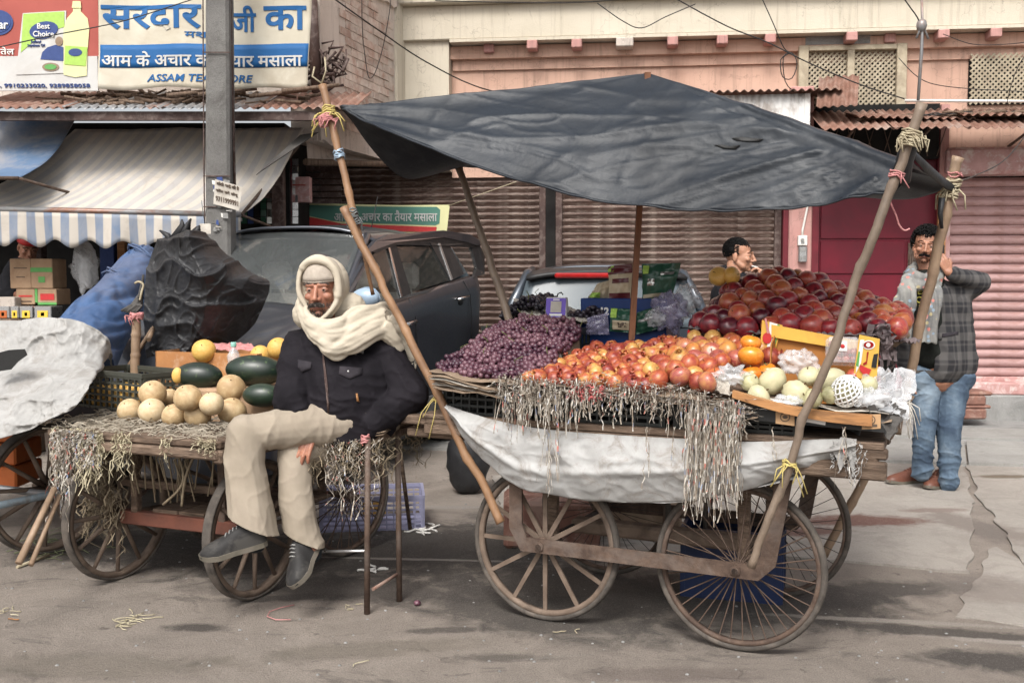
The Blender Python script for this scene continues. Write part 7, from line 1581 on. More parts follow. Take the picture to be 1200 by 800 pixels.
# windscreen, dashboard, wipers, interior
def wsn(u,v):
    y=lerp(-1,1,u); x=lerp(2.92,2.02,v)-.16*y*y*(1-v*.6); z=lerp(1.17,1.725,v)-.03*y*y*v; return Vector((x,y*lerp(.77,.60,v),z))
m=MB(); m.grid(wsn,20,10); obj('windscreen',solid(m,'windscreen',['screen_glass'],.004),'x',car,True)
for s in (0,1):
    m=MB(); m.tube([wsn(s,t/8) for t in range(9)],.03,8); obj('pillar',m,'car_grey',car,True)
m=MB(); m.tube([wsn(t/10,0)+Vector((.01,0,.005)) for t in range(11)],.018,6); obj('screen_seal',m,'plastic_black',car,True)
for y0 in (.5,-.1):
    m=MB(); m.tube([(2.93,y0,1.17),(2.84,y0-.25,1.225),(2.82,y0-.55,1.235)],.008,6); obj('wiper',m,'plastic_black',car,True)
m=MB(); m.box((2.2,-.72,.95),(2.75,.72,1.17)); obj('dashboard',m,'plastic_black',car,True)
m=MB(); m.box((.3,-.72,.5),(2.5,.72,.55)); obj('floor_pan',m,'dark_in',car,True)
for (x,y) in ((1.55,.38),(1.55,-.38),(.75,.38),(.75,-.38)):
    m=MB(); m.bbox((x-.07,y-.24,.6),(x+.07,y+.24,1.27),.05); m.bbox((x-.05,y-.13,1.30),(x+.05,y+.13,1.52),.045); m.tube([(x,y-.06,1.2),(x,y-.06,1.35)],.008,5); m.tube([(x,y+.06,1.2),(x,y+.06,1.35)],.008,5); obj('seat',m,'seat_cream',car,True)
m=MB(); m.tube([(2.5+.0+math.sin(a/16*2*PI)*.1,-.36+math.cos(a/16*2*PI)*.18,1.2+math.sin(a/16*2*PI)*.15) for a in range(17)],.012,6); obj('steering_wheel',m,'plastic_black',car,True)
p=CF.P(428,349,.98); m=MB(); m.ell((0,0,0),(.05,.095,.065),16,10); me=m.mesh('mirror',ml('mirror_face')); 
for v in me.vertices: v.co.x=max(-.03,v.co.x); 
mr=obj('wing_mirror',me,'x',car,True,loc=p); m=MB(); m.add([(-.034,math.cos(a/14*2*PI)*.09,math.sin(a/14*2*PI)*.072) for a in range(14)],[tuple(range(14))]); obj('mirror_glass',m,'mirror_face',mr,True)
m=MB(); m.tube([(p.x,.84,p.z-.05),(p.x,.95,p.z-.05)],.02,6); obj('mirror_arm',m,'plastic_black',car,True)
m=MB(); q=CF.P(468,262,.35); m.tube([(1.35,.35,rfz(1.35)+.01),(1.22,.35,rfz(1.35)+.28)],.004,5); obj('aerial',m,'plastic_black',car,True)
m=MB(); m.tube([roof(u/20,.93)+Vector((0,0,.012)) for u in range(2,20)],.012,6); m.tube([roof(u/20,.07)+Vector((0,0,.012)) for u in range(2,20)],.012,6); obj('roof_rail',m,'plastic_black',car,True)
def carwheel(par,x,y,r=.31):
    m=MB(); ring(m,r,r*.62,.19,40,[(r*.62,-.09),(r*.93,-.095),(r,-.07),(r,.07),(r*.93,.095),(r*.62,.09)]); w_=obj('wheel',m,'tyre',par,True,loc=(x,y,r)); m=MB(); m.lathe([(r*.63,-.04),(r*.5,-.02),(r*.2,.02),(.04,.03)],n=20,rot=Matrix.Rotation(R(-90 if y>0 else 90),3,'X')); obj('rim',m,'tin_silver',w_,True)
for (x,y) in ((.73,.74),(3.13,.74),(.73,-.74),(3.13,-.74)): carwheel(car,x,y)
m=MB(); m.bbox((3.86,.35,.62),(3.93,.62,.8),.03); obj('headlight',m,'poly_clear',car,True); m=MB(); m.bbox((3.86,-.62,.62),(3.93,-.35,.8),.03); obj('headlight',m,'poly_clear',car,True)
# things lying on the dashboard, seen through the windscreen
m=MB(); p=CF.X(300,322,2.6) if 0 else Vector((2.55,-.35,1.2)); m.bbox((2.5,-.5,1.17),(2.7,-.2,1.22),.01); tag(obj('dashboard_papers',m,'white_paint',None,False,CF.w(0,0),(0,0,CF.yaw)),'white papers lying on the dashboard of the dark grey car','papers')
m=MB(); m.bbox((2.5,.1,1.17),(2.62,.3,1.21),.01); tag(obj('tissue_box',m,'box_yellow',None,False,CF.w(0,0),(0,0,CF.yaw)),'small yellow box on the dashboard of the dark grey car','box')
# ================= second car, its tail behind the fruit =================
HF=Frame(.74,7.75,R(-1)); hc=thing('parked_hatchback','small blue-grey hatchback seen from behind beyond the fruit, with a red high brake light','car',HF.w(0,0),HF.yaw)
def hx_(z,y): return float(np.interp(z,[.25,.5,.85,1.0,1.12,1.3,1.42,1.48,1.5],[.78,.82,.83,.82,.78,.70,.60,.45,.0]))
m=MB(); prof2=[(.72,.25),(.80,.4),(.83,.7),(.83,.92),(.80,1.03)]
ys=[(0,.93),(.03,.97),(.12,1),(.4,1),(3.2,1),(3.5,.85)]
for sg in (1,-1):
    k=len(prof2)+1; vs=[]
    for (y,s) in ys: vs+=[(sg*x*s,y+(.0),z) for x,z in prof2]+[(0,y,1.03)]
    m.add(vs,[(i*k+j,(i+1)*k+j,(i+1)*k+j+1,i*k+j+1) for i in range(len(ys)-1) for j in range(k-1)],True)
m.box((-.72,-.005,.28),(.72,.1,1.0)); obj('body',m,'car_blue',hc,True)
def hroof(u,v):
    x=lerp(-1,1,u); y=lerp(.22,2.0,v); z=1.475-.07*abs(x)**3+.025*math.sin(PI*v)-.05*(v>.9)*(v-.9)*5; return Vector((x*.60,y,z))
m=MB(); m.grid(hroof,16,12); obj('roof',solid(m,'roof',['car_blue'],.03),'x',hc,True)
m=MB(); m.grid(lambda u,v:(lambda x: Vector((x*(.63-.02*v),.06+.2*v,1.43-.05*abs(x)**3+.045*v)))(lerp(-1,1,u)),16,4); sp_=obj('spoiler',solid(m,'spoiler',['plastic_black'],.03),'x',hc,True)
p=HF.P(680,320,.06); m=MB(); a,b=HF.P(650,323,.05),HF.P(716,318,.05); m.bbox((a.x,.035,a.z-.02),(b.x,.09,a.z+.022),.012); obj('brake_light',m,'tail_red',hc,True)
def hgl(u,v): x=lerp(-1,1,u); return Vector((x*lerp(.74,.62,v),.0+.15*v-.04*(1-x*x),lerp(1.02,1.41,v)-.02*x*x))
m=MB(); m.grid(hgl,16,8); obj('rear_window',solid(m,'rw',['hatch_glass'],.005),'x',hc,True)
for s in (1,-1):
    m=MB(); m.tube([(s*.80,.06,1.0),(s*.72,.12,1.22),(s*.62,.22,1.42),(s*.58,.5,1.46)],[.05,.045,.04,.03],8); obj('pillar',m,'car_blue',hc,True)
    m=MB(); m.bbox((s*.62 if s>0 else -.80,-.02,.72),(.80 if s>0 else -.62,.08,1.0),.02); obj('tail_light',m,'tail_red',hc,True)
    m=MB(); m.add([(s*.80,.3,1.03),(s*.80,2.4,1.0),(s*.62,1.9,1.42),(s*.61,.5,1.43)],[(0,1,2,3)]); obj('side_glass',m,'hatch_glass',hc,True)
    for y in (.7,3.0): carw=carwheel  # wheels turned to roll along y
    for y in (.7,3.0):
        m=MB(); m.lathe([(.18,-.09),(.29,-.09),(.31,-.06),(.31,.06),(.29,.09),(.18,.09)],(s*.72,y,.31),28,Matrix.Rotation(R(90),3,'Y')); obj('wheel',m,'tyre',hc,True)
m=MB(); m.bbox((-.80,-.06,.30),(.80,.05,.52),.03); obj('bumper',m,'car_blue',hc,True)
# brown boxes on the road under the big cart
for (x0,y0,x1,y1,Y,mt,lb_) in ((590,588,704,655,5.0,'maroon_stone','reddish brown wooden box on the road beneath the fruit cart'),(712,588,800,644,5.2,'paper_brown','brown cloth bundle on the road beneath the fruit cart')):
    a,b=at(x0,y1,Y),at(x1,y0,Y); m=MB(); m.bbox((a.x,Y,max(.0,a.z)),(b.x,Y+.35,b.z),.02); tag(obj('wooden_box' if mt!='paper_brown' else 'cloth_bundle',m,mt),lb_,'box' if mt!='paper_brown' else 'bundle')
# ================= people =================
def capsule(m,a,b,ra,rb,n=12,flat=1.0,up=None):
    a,b=Vector(a),Vector(b); d=b-a; L=d.length; t=d.normalized(); P_=[];RR=[]
    for k in range(5): th=PI/2*k/4; P_.append(a-t*ra*math.cos(th)); RR.append(max(1e-4,ra*math.sin(th)))
    for k in range(1,5): P_.append(a+d*k/5); RR.append(lerp(ra,rb,k/5))
    for k in range(5): th=PI/2*k/4; P_.append(b+t*rb*math.sin(th)); RR.append(max(1e-4,rb*math.cos(th)))
    m.tube(P_,RR,n,flatx=flat,up=up); return m
def chain(m,pts,rs,n=12,flat=1.0):
    for a,b,ra,rb in zip(pts,pts[1:],rs,rs[1:]): capsule(m,a,b,ra,rb,n,flat)
def remesh(mb,voxel,smooth=2,wrinkle=None,name='body',mats=('skin_old',)):
    me=mb.mesh(name,ml(list(mats))); me=applied(me,[('REMESH',dict(mode='VOXEL',voxel_size=voxel,use_smooth_shade=True))]+([('SMOOTH',dict(factor=.5,iterations=smooth))] if smooth else []))
    if wrinkle:
        me.update(); co=[v.co.copy() for v in me.vertices]; no=[v.normal.copy() for v in me.vertices]
        for i,v in enumerate(me.vertices): v.co=co[i]+no[i]*wrinkle(co[i],no[i])
    me.update(); shade(me); me.materials.clear()
    for x in ml(list(mats)): me.materials.append(x)
    return me
def hand(m,w,d,n,side,curl=(.3,.5,.4),L=.175,spread=.10,thumb=.5,fc_=None):
    """palm and five fingers: w wrist, d pointing direction, n back-of-hand direction, side +1/-1 where the thumb is"""
    d=Vector(d).normalized(); n=Vector(n); n=(n-d*n.dot(d)).normalized(); s=d.cross(n)*side; w=Vector(w); pl=L*.5
    for k in range(4):
        o=(1.5-k)*.0195*L/.18; a=w+s*o*.6; b=w+d*pl*(1-.04*abs(k-1.2))+s*o*1.0; capsule(m,a,b,.013,.0105,8)
        fl=[.40,.45,.42,.33][k]*L; c=fc_[k] if fc_ else curl; dd=(d+s*(1.5-k)*spread).normalized(); p=b; ang=0; r=.0095
        for j,fr in enumerate((.45,.31,.24)):
            ang+=c[j]; v=dd*math.cos(ang)-n*math.sin(ang); q=p+v*fl*fr; capsule(m,p,q,r,r*.92,8); p=q; r*=.92
    b=w+s*.022+d*pl*.25; capsule(m,w+d*.01+s*.008,b,.014,.014,8); v=(d*.75+s*.75-n*.25*thumb).normalized(); q=b+v*L*.2; capsule(m,b,q,.0125,.0105,8); v=(d*1.0+s*.25-n*.5*thumb).normalized(); capsule(m,q,q+v*L*.16,.0105,.0085,8)
def head_T(c,yaw=0,pitch=0,roll=0): return Matrix.Translation(c)@Euler((pitch,roll,yaw),'XYZ').to_matrix().to_4x4()
def head(m,T,k=1.0,neck=None,thin=0):
    """skull, brow, cheeks, nose, lips, chin, ears; local axes: -y the face, z up, height about .23"""
    def E(c,r,rot=None,nu=18,nv=12):
        mm=MB(); mm.ell((0,0,0),[x*k for x in r],nu,nv); m.add([T@(Vector(c)*k+(rot@Vector(v) if rot else Vector(v))) for v in mm.v],mm.f,True)
    def Cc(a,b,ra,rb): capsule(m,T@(Vector(a)*k),T@(Vector(b)*k),ra*k,rb*k,8)
    E((0,.022,.035),(.073,.092,.083)); E((0,-.012,-.015),(.062-thin*.006,.072,.085)); E((0,-.028,-.068),(.042-thin*.003,.046,.038)); E((0,-.062,-.090),(.018,.016,.016))
    for s in (1,-1):
        E((s*.038,-.058,-.022),(.021-thin*.002,.02,.017)); Cc((s*.012,-.082,.026),(s*.046,-.068,.026),.0075,.008); E((s*.072,.018,-.01),(.009,.019,.031),Matrix.Rotation(s*.35,3,'Z')); Cc((s*.044,-.03,-.07),(s*.052,.01,-.035),.02,.018)
        E((s*.013,-.089,-.033),(.0085,.010,.0075)); E((s*.030,-.0655,.006),(.0165,.013,.0105))
    Cc((0,-.080,.018),(0,-.101,-.022),.0075,.0095); E((0,-.103,-.029),(.0105,.010,.009)); E((0,-.078,-.0555),(.024,.0125,.0065)); E((0,-.077,-.065),(.019,.013,.0065))
def face_bits(par,T,k=1.0,brow='hair_black',mous=None,hw=1.0,beard=None,look=0):
    """eyes with lids, brows, moustache as small pieces"""
    def W(c): return T@(Vector(c)*k)
    for s in (1,-1):
        m=MB(); m.ell(W((s*.030,-.0682,.0062)),.0114*k,14,10); e=obj('eye',m,'eye_white',par); m=MB(); m.ell(W((s*.030+look,-.0752,.0058)),.0062*k,10,8); obj('iris',m,'iris',e)
        m=MB(); m.tube([W((s*.030+x,-.0780+abs(x)*.5,.0100-abs(x)*abs(x)*16)) for x in (-.0155,-.008,0,.008,.0155)],.0036*k,6); m.tube([W((s*.030+x,-.0772+abs(x)*.5,.0022+abs(x)*abs(x)*12)) for x in (-.0140,-.007,0,.007,.0140)],.0028*k,6); obj('eyelid',m,par.data.materials[0],par)
        m=MB()
        for j in range(46):
            x=rnd.uniform(.010,.048); z=.0265+.006*math.sin((x-.01)/.038*PI)+rnd.uniform(-.003,.003); m.tube([W((s*x,-.0895+x*.32,z)),W((s*(x+.009),-.0885+x*.34,z+rnd.uniform(-.001,.004)))],[.0013*k,.0006*k],4)
        obj('eyebrow',m,brow,par)
    m=MB(); m.tube([W((x,-.0905+abs(x)*.30,-.0600+.0012*math.cos(x*200))) for x in (-.022,-.014,-.006,0,.006,.014,.022)],[.001,.0035,.0038,.0034,.0038,.0035,.001],6); m.tube([W((x,-.0885+abs(x)*.3,-.0655)) for x in (-.018,-.010,0,.010,.018)],[.001,.0042,.0046,.0042,.001],6); obj('lips',m,'lip',par)
    if mous:
        m=MB()
        for j in range(int(420*hw)):
            x=rnd.uniform(-.031,.031); z=-.0475+rnd.uniform(-.007,.0055)-abs(x)*.22; y=-.0935+abs(x)*.42+rnd.uniform(-.003,.001); sg=1 if x>0 else -1
            m.tube([W((x,y,z)),W((x+sg*rnd.uniform(0,.006),y-.003,z-.008))],[.0014*k,.0006*k],4)
        if beard:
            for j in range(beard):
                a=rnd.uniform(-1.5,1.5); z=rnd.uniform(-.105,-.045) if abs(a)>.5 else rnd.uniform(-.108,-.074); rx=.060 if z>-.07 else .05; x=math.sin(a)*rx; y=-.012-math.cos(a)*(.068 if z<-.09 else .072)+(.012 if abs(a)<.6 and z>-.085 else 0)
                m.tube([W((x*1.02,y,z)),W((x*1.05,y-.003,z-.006))],[.0011*k,.0005*k],4)
        obj('moustache',m,mous,par)
def curls(par,T,n,k=1.0,mat='hair_black',short=False,zcut=.055,seed=1):
    """scalp hair: many small curls or short locks rooted on the skull"""
    r_=random.Random(seed); m=MB()
    hr_=.0735 if short else .077
    mm=MB(); mm.ell((0,.024,.038 if short else .040),(hr_,hr_+.0165,hr_+.0095),22,14,None)
    m.add([T@(Vector(v)*k) for v in mm.v],[f for f in mm.f if all((mm.v[i][2]>zcut+.0 or mm.v[i][1]>.02) and mm.v[i][2]>-.035 for i in f)],True)
    for j in range(n):
        th=math.acos(r_.uniform(-.55,1)); a=r_.uniform(0,2*PI); d=Vector((math.sin(th)*math.cos(a),math.sin(th)*math.sin(a),math.cos(th))); p=Vector((d.x*.076,.026+d.y*.093,.040+d.z*.086))
        if p.y<.0 and p.z<zcut+.01*abs(p.x)*20: continue
        if abs(p.x)>.05 and p.z<-.0 and p.y<.02: continue
        if short: 
            t=Vector((d.x*.2,-.9+.2*r_.uniform(-1,1),.1-.5*max(0,-d.y)))*1.0; t=(t-d*t.dot(d)); q=p+d*.0045+t*.014; m.tube([T@((p-d*.005)*k),T@((p+d*.000)*k),T@((q-d*.005)*k)],[.0022*k,.0022*k,.0006*k],5)
        else:
            u=d.orthogonal().normalized(); v=d.cross(u); ph=r_.uniform(0,6.28); rr=r_.uniform(.006,.010); P_=[T@((p+d*(.002+i*.0042)+u*math.cos(ph+i*1.1)*rr+v*math.sin(ph+i*1.1)*rr)*k) for i in range(7)]; m.tube(P_,[.0042*k]*5+[.003*k,.0015*k],5)
    return obj('hair',m,mat,par)
def folds(amp,fr=14,dirv=(0,0,1),seed=0,fine=.3):
    dn=Vector(dirv).normalized(); e1=dn.orthogonal().normalized(); e2=dn.cross(e1)
    def g(p,n):
        a,b,c=p.dot(dn),p.dot(e1),p.dot(e2); w_=fbm((a*fr*.35,b*fr*.3,c*fr*.3),1,seed,3); r=(1-abs(noise.noise(Vector((a*fr*1.1+seed+w_,b*fr*.45,c*fr*.45)))))**5; r2=(1-abs(noise.noise(Vector((a*fr*2.4+seed-w_,b*fr*1.2,c*fr*1.2+4)))))**6
        return amp*(.55*w_+.75*(r-.25)+.3*fine*r2)
    return g
def folds_old(amp,fr=14,dirv=(0,0,1),seed=0,fine=.3):
    dv=Vector(dirv)
    def f(p,n):
        q=p*fr*.32; w_=fbm((q.x+seed,q.y,q.z),1,seed,3); a=math.sin((p.dot(dv))*fr*3.2+w_*5); r=1-abs(noise.noise(Vector((p.x*fr*.9+seed,p.y*fr*.9,p.z*fr*.9)))); return amp*(.45*a*max(0,w_+.3)+.5*w_+fine*(r**6))
    return f
# ---- the seated man
A=lambda x,y,Y: at(x,y,Y)
hc_=A(378,340,4.10); T=head_T(hc_,yaw=R(-8),pitch=R(3),roll=R(-2))
hipA,kneeA,ankA=A(438,488,4.14),A(289,507,3.93),A(300,632,3.90)
hipB,kneeB,ankB=A(425,500,4.22),A(346,530,4.03),A(364,646,3.98)
shR,elR,wrR=A(350,408,4.18),A(341,470,4.03),A(366,503,4.01)
shL,elL,wrL=A(449,412,4.20),A(480,462,4.14),A(432,500,4.05)
b=MB(); head(b,T,1.0,thin=1); capsule(b,T@Vector((0,.02,-.07)),A(388,392,4.2),.052,.06)
chain(b,[A(392,400,4.22),A(400,440,4.22),A(420,485,4.22)],[.10,.11,.12]); chain(b,[shR,elR,wrR],[.05,.04,.027]); chain(b,[shL,elL,wrL],[.05,.04,.027]); chain(b,[hipA,kneeA,ankA],[.07,.05,.035]); chain(b,[hipB,kneeB,ankB],[.07,.05,.035])
hand(b,wrR,(-.35,-.42,-.84),(-.15,-.95,.25),1,(.15,.35,.3),L=.17); hand(b,wrL,(-.8,.35,-.5),(-.1,-.9,.4),1,(.7,.8,.6),L=.15)
man=tag(obj('person',remesh(b,.0038,2,None,'body',['skin_old']),'x'),'seated fruit seller in black jacket, beige trousers and cream head wrap','person')
face_bits(man,T,1.0,'moustache_grey','moustache_grey',1.0,520)
# jacket
b=MB(); chain(b,[A(386,396,4.20),A(392,430,4.19),A(402,470,4.17),A(408,492,4.17)],[.125,.165,.185,.180],16); capsule(b,A(352,408,4.2),A(446,406,4.22),.082,.085,14)
capsule(b,A(366,440,4.15),A(372,485,4.13),.11,.125,14); capsule(b,A(430,440,4.18),A(436,486,4.16),.12,.12,14)
chain(b,[shR+Vector((.0,0,-.01)),elR,lerp(elR,wrR,.45)],[.078,.070,.055],14); chain(b,[shL+Vector((0,0,-.01)),elL,lerp(elL,wrL,.92)],[.085,.082,.058],14); capsule(b,A(372,392,4.14),A(402,392,4.16),.05,.05)
jk=obj('jacket',remesh(b,.006,4,folds(.013,11,(.35,.2,1),3,.9),'jacket',['jacket_black']),'x',man)
def onface(pts,Y,t=.004): return [A(x,y,Y) for x,y in pts]
# pockets, zip, chest emblem laid on the jacket front by casting onto it
dgx=bpy.context.evaluated_depsgraph_get()
from mathutils.bvhtree import BVHTree
def bvh(o): me=o.data; return BVHTree.FromPolygons([v.co.copy() for v in me.vertices],[tuple(p.vertices) for p in me.polygons])
def decal(par,bv,pts,mat,name='patch',off=.003,sub=4,t=.003):
    """thin patch following the cloth: the outline is draped onto the garment"""
    o=Vector((0,0,CH)); P=[]; n=len(pts)
    cx=sum(p[0] for p in pts)/n; cy=sum(p[1] for p in pts)/n; ringp=[]
    for r_ in (1.0,.5):
        rr=[]
        for i in range(n):
            for j in range(sub): x=lerp(pts[i][0],pts[(i+1)%n][0],j/sub); y=lerp(pts[i][1],pts[(i+1)%n][1],j/sub); rr.append((lerp(cx,x,r_),lerp(cy,y,r_)))
        ringp.append(rr)
    vs=[]; K=n*sub
    for rr in ringp+[[(cx,cy)]]:
        for (x,y) in rr:
            d=ray(x,y).normalized(); h=bv.ray_cast(o,d); 
            if h[0] is None: h=bv.find_nearest(o+d*4.1)
            vs.append(h[0]-d*off)
    fs=[(i,(i+1)%K,K+(i+1)%K,K+i) for i in range(K)]+[(K+i,K+(i+1)%K,2*K) for i in range(K)]
    m=MB(); m.add(vs,fs,True); return obj(name,solid(m,name,ml(mat),t),'x',par)
bj=bvh(jk)
cloth('jacket_seam',(.045,.04,.046),(.03,.027,.032),8)
decal(man if 0 else jk,bj,[(398,429),(425,431),(424,438),(410,444),(397,438)],'jacket_seam','pocket_flap'); decal(jk,bj,[(349,421),(365,424),(364,432),(354,436),(349,430)],'jacket_seam','pocket_flap')
decal(jk,bj,[(377,412),(379,412),(384,450),(386,484),(384,484),(381,450)],'rail_brown','zip',.003)
decal(jk,bj,[(415,410),(417,404),(420,406),(424,403),(430,404),(427,408),(426,414),(420,412),(417,416)],'plinth','chest_emblem',.004,2); decal(jk,bj,[(417,461),(419,461),(421,471),(418,470)],'lip_wood','pocket_zip',.004,2)
m=MB(); h=bj.ray_cast(Vector((0,0,CH)),ray(408,435).normalized())[0]; m.ell(h,(.006,.006,.006),8,6); obj('button',m,'tin_silver',jk)
# trousers
b=MB(); chain(b,[hipA,lerp(hipA,kneeA,.5),kneeA],[.098,.084,.068],16); capsule(b,hipA,hipB,.095,.095,14); capsule(b,A(400,494,4.17),A(444,494,4.2),.088,.088,14); chain(b,[hipB,kneeB],[.09,.066],16)
chain(b,[kneeA,A(286,545,3.92),A(292,590,3.91),A(298,635,3.90)],[.072,.080,.090,.098],18); chain(b,[kneeB,A(345,570,4.0),A(352,615,4.0),A(359,650,4.0)],[.064,.064,.072,.080],18)
me=remesh(b,.006,4,folds(.010,9,(.95,.25,.15),8,.9),'trousers',['trouser_beige'])
# cut flat hems
def cutbelow(me,p,n):
    bm=bmesh.new(); bm.from_mesh(me); n=Vector(n).normalized(); 
    bmesh.ops.bisect_plane(bm,geom=bm.verts[:]+bm.edges[:]+bm.faces[:],plane_co=p,plane_no=n,clear_outer=True); bm.to_mesh(me); bm.free(); shade(me); return me
cutbelow(me,A(297,614,3.9),(-.46,0,-1)); me=applied(me,[('SOLIDIFY',dict(thickness=.004,offset=-1))])
tr=obj('trousers',me,'x',man)
# shoes
def shoe(par,heel,toe,up,w_,h,mat,lace=True,solem='sole'):
    heel,toe=Vector(heel),Vector(toe); d=(toe-heel); L=d.length; d.normalize(); up=Vector(up); up=(up-d*up.dot(d)).normalized(); s=d.cross(up)
    def W(x,y,z): return heel+d*x*L+s*y+up*z
    def sole_w(x): return w_*float(np.interp(x,[0,.05,.25,.45,.7,.88,.97,1],[.45,.72,.80,.78,1,.86,.5,.12]))
    N=20; m=MB(); vs=[]
    for z in (0,.02):
        for sg in (1,-1):
            for i in range(N+1): x=i/N if sg==1 else 1-i/N; vs.append(W(x,sg*sole_w(x)*.5*(1.04),z+(.012*max(0,x-.75)*4)))
    k=2*(N+1); m.add(vs,[tuple(range(k))[::-1],tuple(range(k,2*k))]+[(i,(i+1)%k,k+(i+1)%k,k+i) for i in range(k)],False); sl=obj('sole',m,solem,None) ; bpy.data.objects.remove(sl)
    up_=MB()
    def f(u,v):
        x=u; a=PI*v; hh=h*float(np.interp(x,[0,.08,.3,.42,.6,.8,.93,1],[.75,.98,1.0,.92,.66,.5,.36,.1])); ww=sole_w(x)*.5; return W(x,math.cos(a)*ww*(1-.12*math.sin(a)),.02+math.sin(a)**.75*hh)
    up_.grid(f,24,14); o=obj('shoe',up_,mat,par); obj('sole',m,solem,o)
    m2=MB()
    if lace:
        for x in (.36,.42,.48,.54):
            p0,p1=f(x,.36)+up*.003,f(x+.02,.64)+up*.003; m2.tube([p0,(p0+p1)/2+up*.004,p1],.0028,5); 
        obj('laces',m2,'plinth' if mat=='shoe_grey' else 'shoe_brown',o)
    return o
shoe(man,A(314,636,3.90),A(235,658,3.84),(0.05,-.1,1),.105,.085,'shoe_grey'); shoe(man,A(372,634,4.04),A(347,692,3.86),(-.6,-.55,.5),.105,.085,'shoe_grey')
for p,q in ((A(298,612,3.9),A(300,636,3.9)),(A(362,628,4.0),A(366,648,4.0))): m=MB(); capsule(m,p,q,.045,.04); obj('sock',m,'sock',man)
# beanie and shawl
b=MB(); mm=MB(); mm.ell((0,.020,.040),(.079,.098,.092),30,20,None); 
keep=[f for f in mm.f if all(mm.v[i][2]>.030-.35*mm.v[i][1]*0+(.008 if mm.v[i][1]<0 else -.02) for i in f)]
b.add([T@Vector(v) for v in mm.v],keep,True); me=applied(b.mesh('beanie',ml('beanie')),[('SOLIDIFY',dict(thickness=.006,offset=1))]); bo=obj('beanie',me,'x',man)
m=MB(); m.tube([T@Vector((math.sin(a/32*2*PI)*.0795,.020-math.cos(a/32*2*PI)*.0985,.040-.003*math.cos(a/32*4*PI))) for a in range(33)],.0055,8); obj('brim',m,'beanie',bo)
b=MB(); mm=MB(); mm.ell((0,.048,.020),(.098,.095,.118),24,16); b.add([T@Vector(v) for v in mm.v],mm.f,True)
rg=[(-.052,-.050,-.062),(-.078,-.050,-.02),(-.083,-.047,.03),(-.070,-.045,.085),(-.038,-.046,.118),(.005,-.050,.128),(.045,-.048,.112),(.076,-.046,.072),(.084,-.048,.02),(.078,-.055,-.035),(.058,-.066,-.072),(.02,-.075,-.108),(-.02,-.075,-.112),(-.052,-.062,-.092)]
rgv=[T@Vector(p) for p in rg]; N=70; loop=[spl(rgv+[rgv[0]],i/N) for i in range(N+1)]; b.tube(loop,[.011+.002*math.sin(i*.3)+(.007 if 15<i<45 else 0) for i in range(N+1)],12)
loop2=[p+Vector((0,.028,0)) for p in loop]; b.tube(loop2,.019,12)
def wrapl(pts,r):
    V_=[A(*p) for p in pts]; ax=(V_[-1]-V_[0]).normalized(); s_=Vector((0,-1,0)).cross(ax).normalized(); R0=r if isinstance(r,float) else None
    for q in range(6):
        o_=(q-2.5)/2.5; sd=rnd.random()*9; n_=34; P_=[]; RR=[]
        for t in range(n_+1):
            u=t/n_; rr=(R0*(.75+.25*math.sin(PI*u)) if R0 else lerp(r[0],r[1],u)); c_=spl(V_,u); w_=noise.noise(Vector((u*3,sd,q)))*.35
            P_.append(c_+s_*rr*(o_+w_)*.95+Vector((0,-1,0))*rr*(.55*math.sqrt(max(0,1-min(1,abs(o_+w_))**2))+.12*noise.noise(Vector((u*4,q,sd))))); RR.append(rr*.24+.004)
        b.tube(P_,RR,8)
    if 1: return
def wrapl0(pts,r): P_=[spl([A(*p) for p in pts],t/26) for t in range(27)]; b.tube(P_,[r*(.75+.25*math.sin(PI*t/26)) if isinstance(r,float) else lerp(r[0],r[1],t/26) for t in range(27)],12,flatx=1.0)
wrapl([(352,362,4.12),(362,378,4.03),(380,386,4.0),(402,380,4.04),(414,366,4.14)],.032)
wrapl([(350,352,4.14),(360,376,4.05),(376,392,4.0),(398,394,4.02),(425,380,4.10)],.034)
wrapl([(368,382,4.04),(380,400,4.0),(396,406,4.02),(420,392,4.06),(452,376,4.16)],(.042,.045))
wrapl([(400,388,4.05),(425,372,4.10),(450,370,4.2),(462,378,4.28)],(.04,.05)); wrapl([(384,402,4.02),(410,402,4.03),(440,385,4.1),(462,382,4.2)],(.035,.04))
wrapl([(452,374,4.18),(466,388,4.2),(474,406,4.22),(482,424,4.24)],(.045,.02)); wrapl([(446,384,4.12),(460,396,4.14),(470,412,4.17)],(.035,.015))
capsule(b,A(362,368,4.16),A(410,362,4.18),.07,.07)
def shf(p,n):
    q=T.inverted()@p; dd=Vector((0,0,1)); a=math.atan2(q.x,q.z); below=q.z<-.1
    w_=fbm(p,4,2,3); g=(math.sin(math.hypot(q.x,q.z)*170+w_*6) if not below else math.sin((p.z*1.0-p.x*.30)*130+w_*7)); return .0028*g*(.4+1.2*abs(w_))+.007*w_-.004*(1-abs(noise.noise(Vector((p.x*8,p.y*8,p.z*26)))))**6
sh=obj('shawl',remesh(b,.0048,1,lambda p,n:.3*shf(p,n),'shawl',['shawl']),'x',man)
m=MB()
for k in range(26): p=A(rnd.uniform(473,488),rnd.uniform(418,432),4.22); ribbon(m,p,rnd.uniform(.02,.06),.003,5,.005,lean=Vector((.4,0,0)))
o=obj('fringe',m,'shawl',man); o['kind']='stuff'
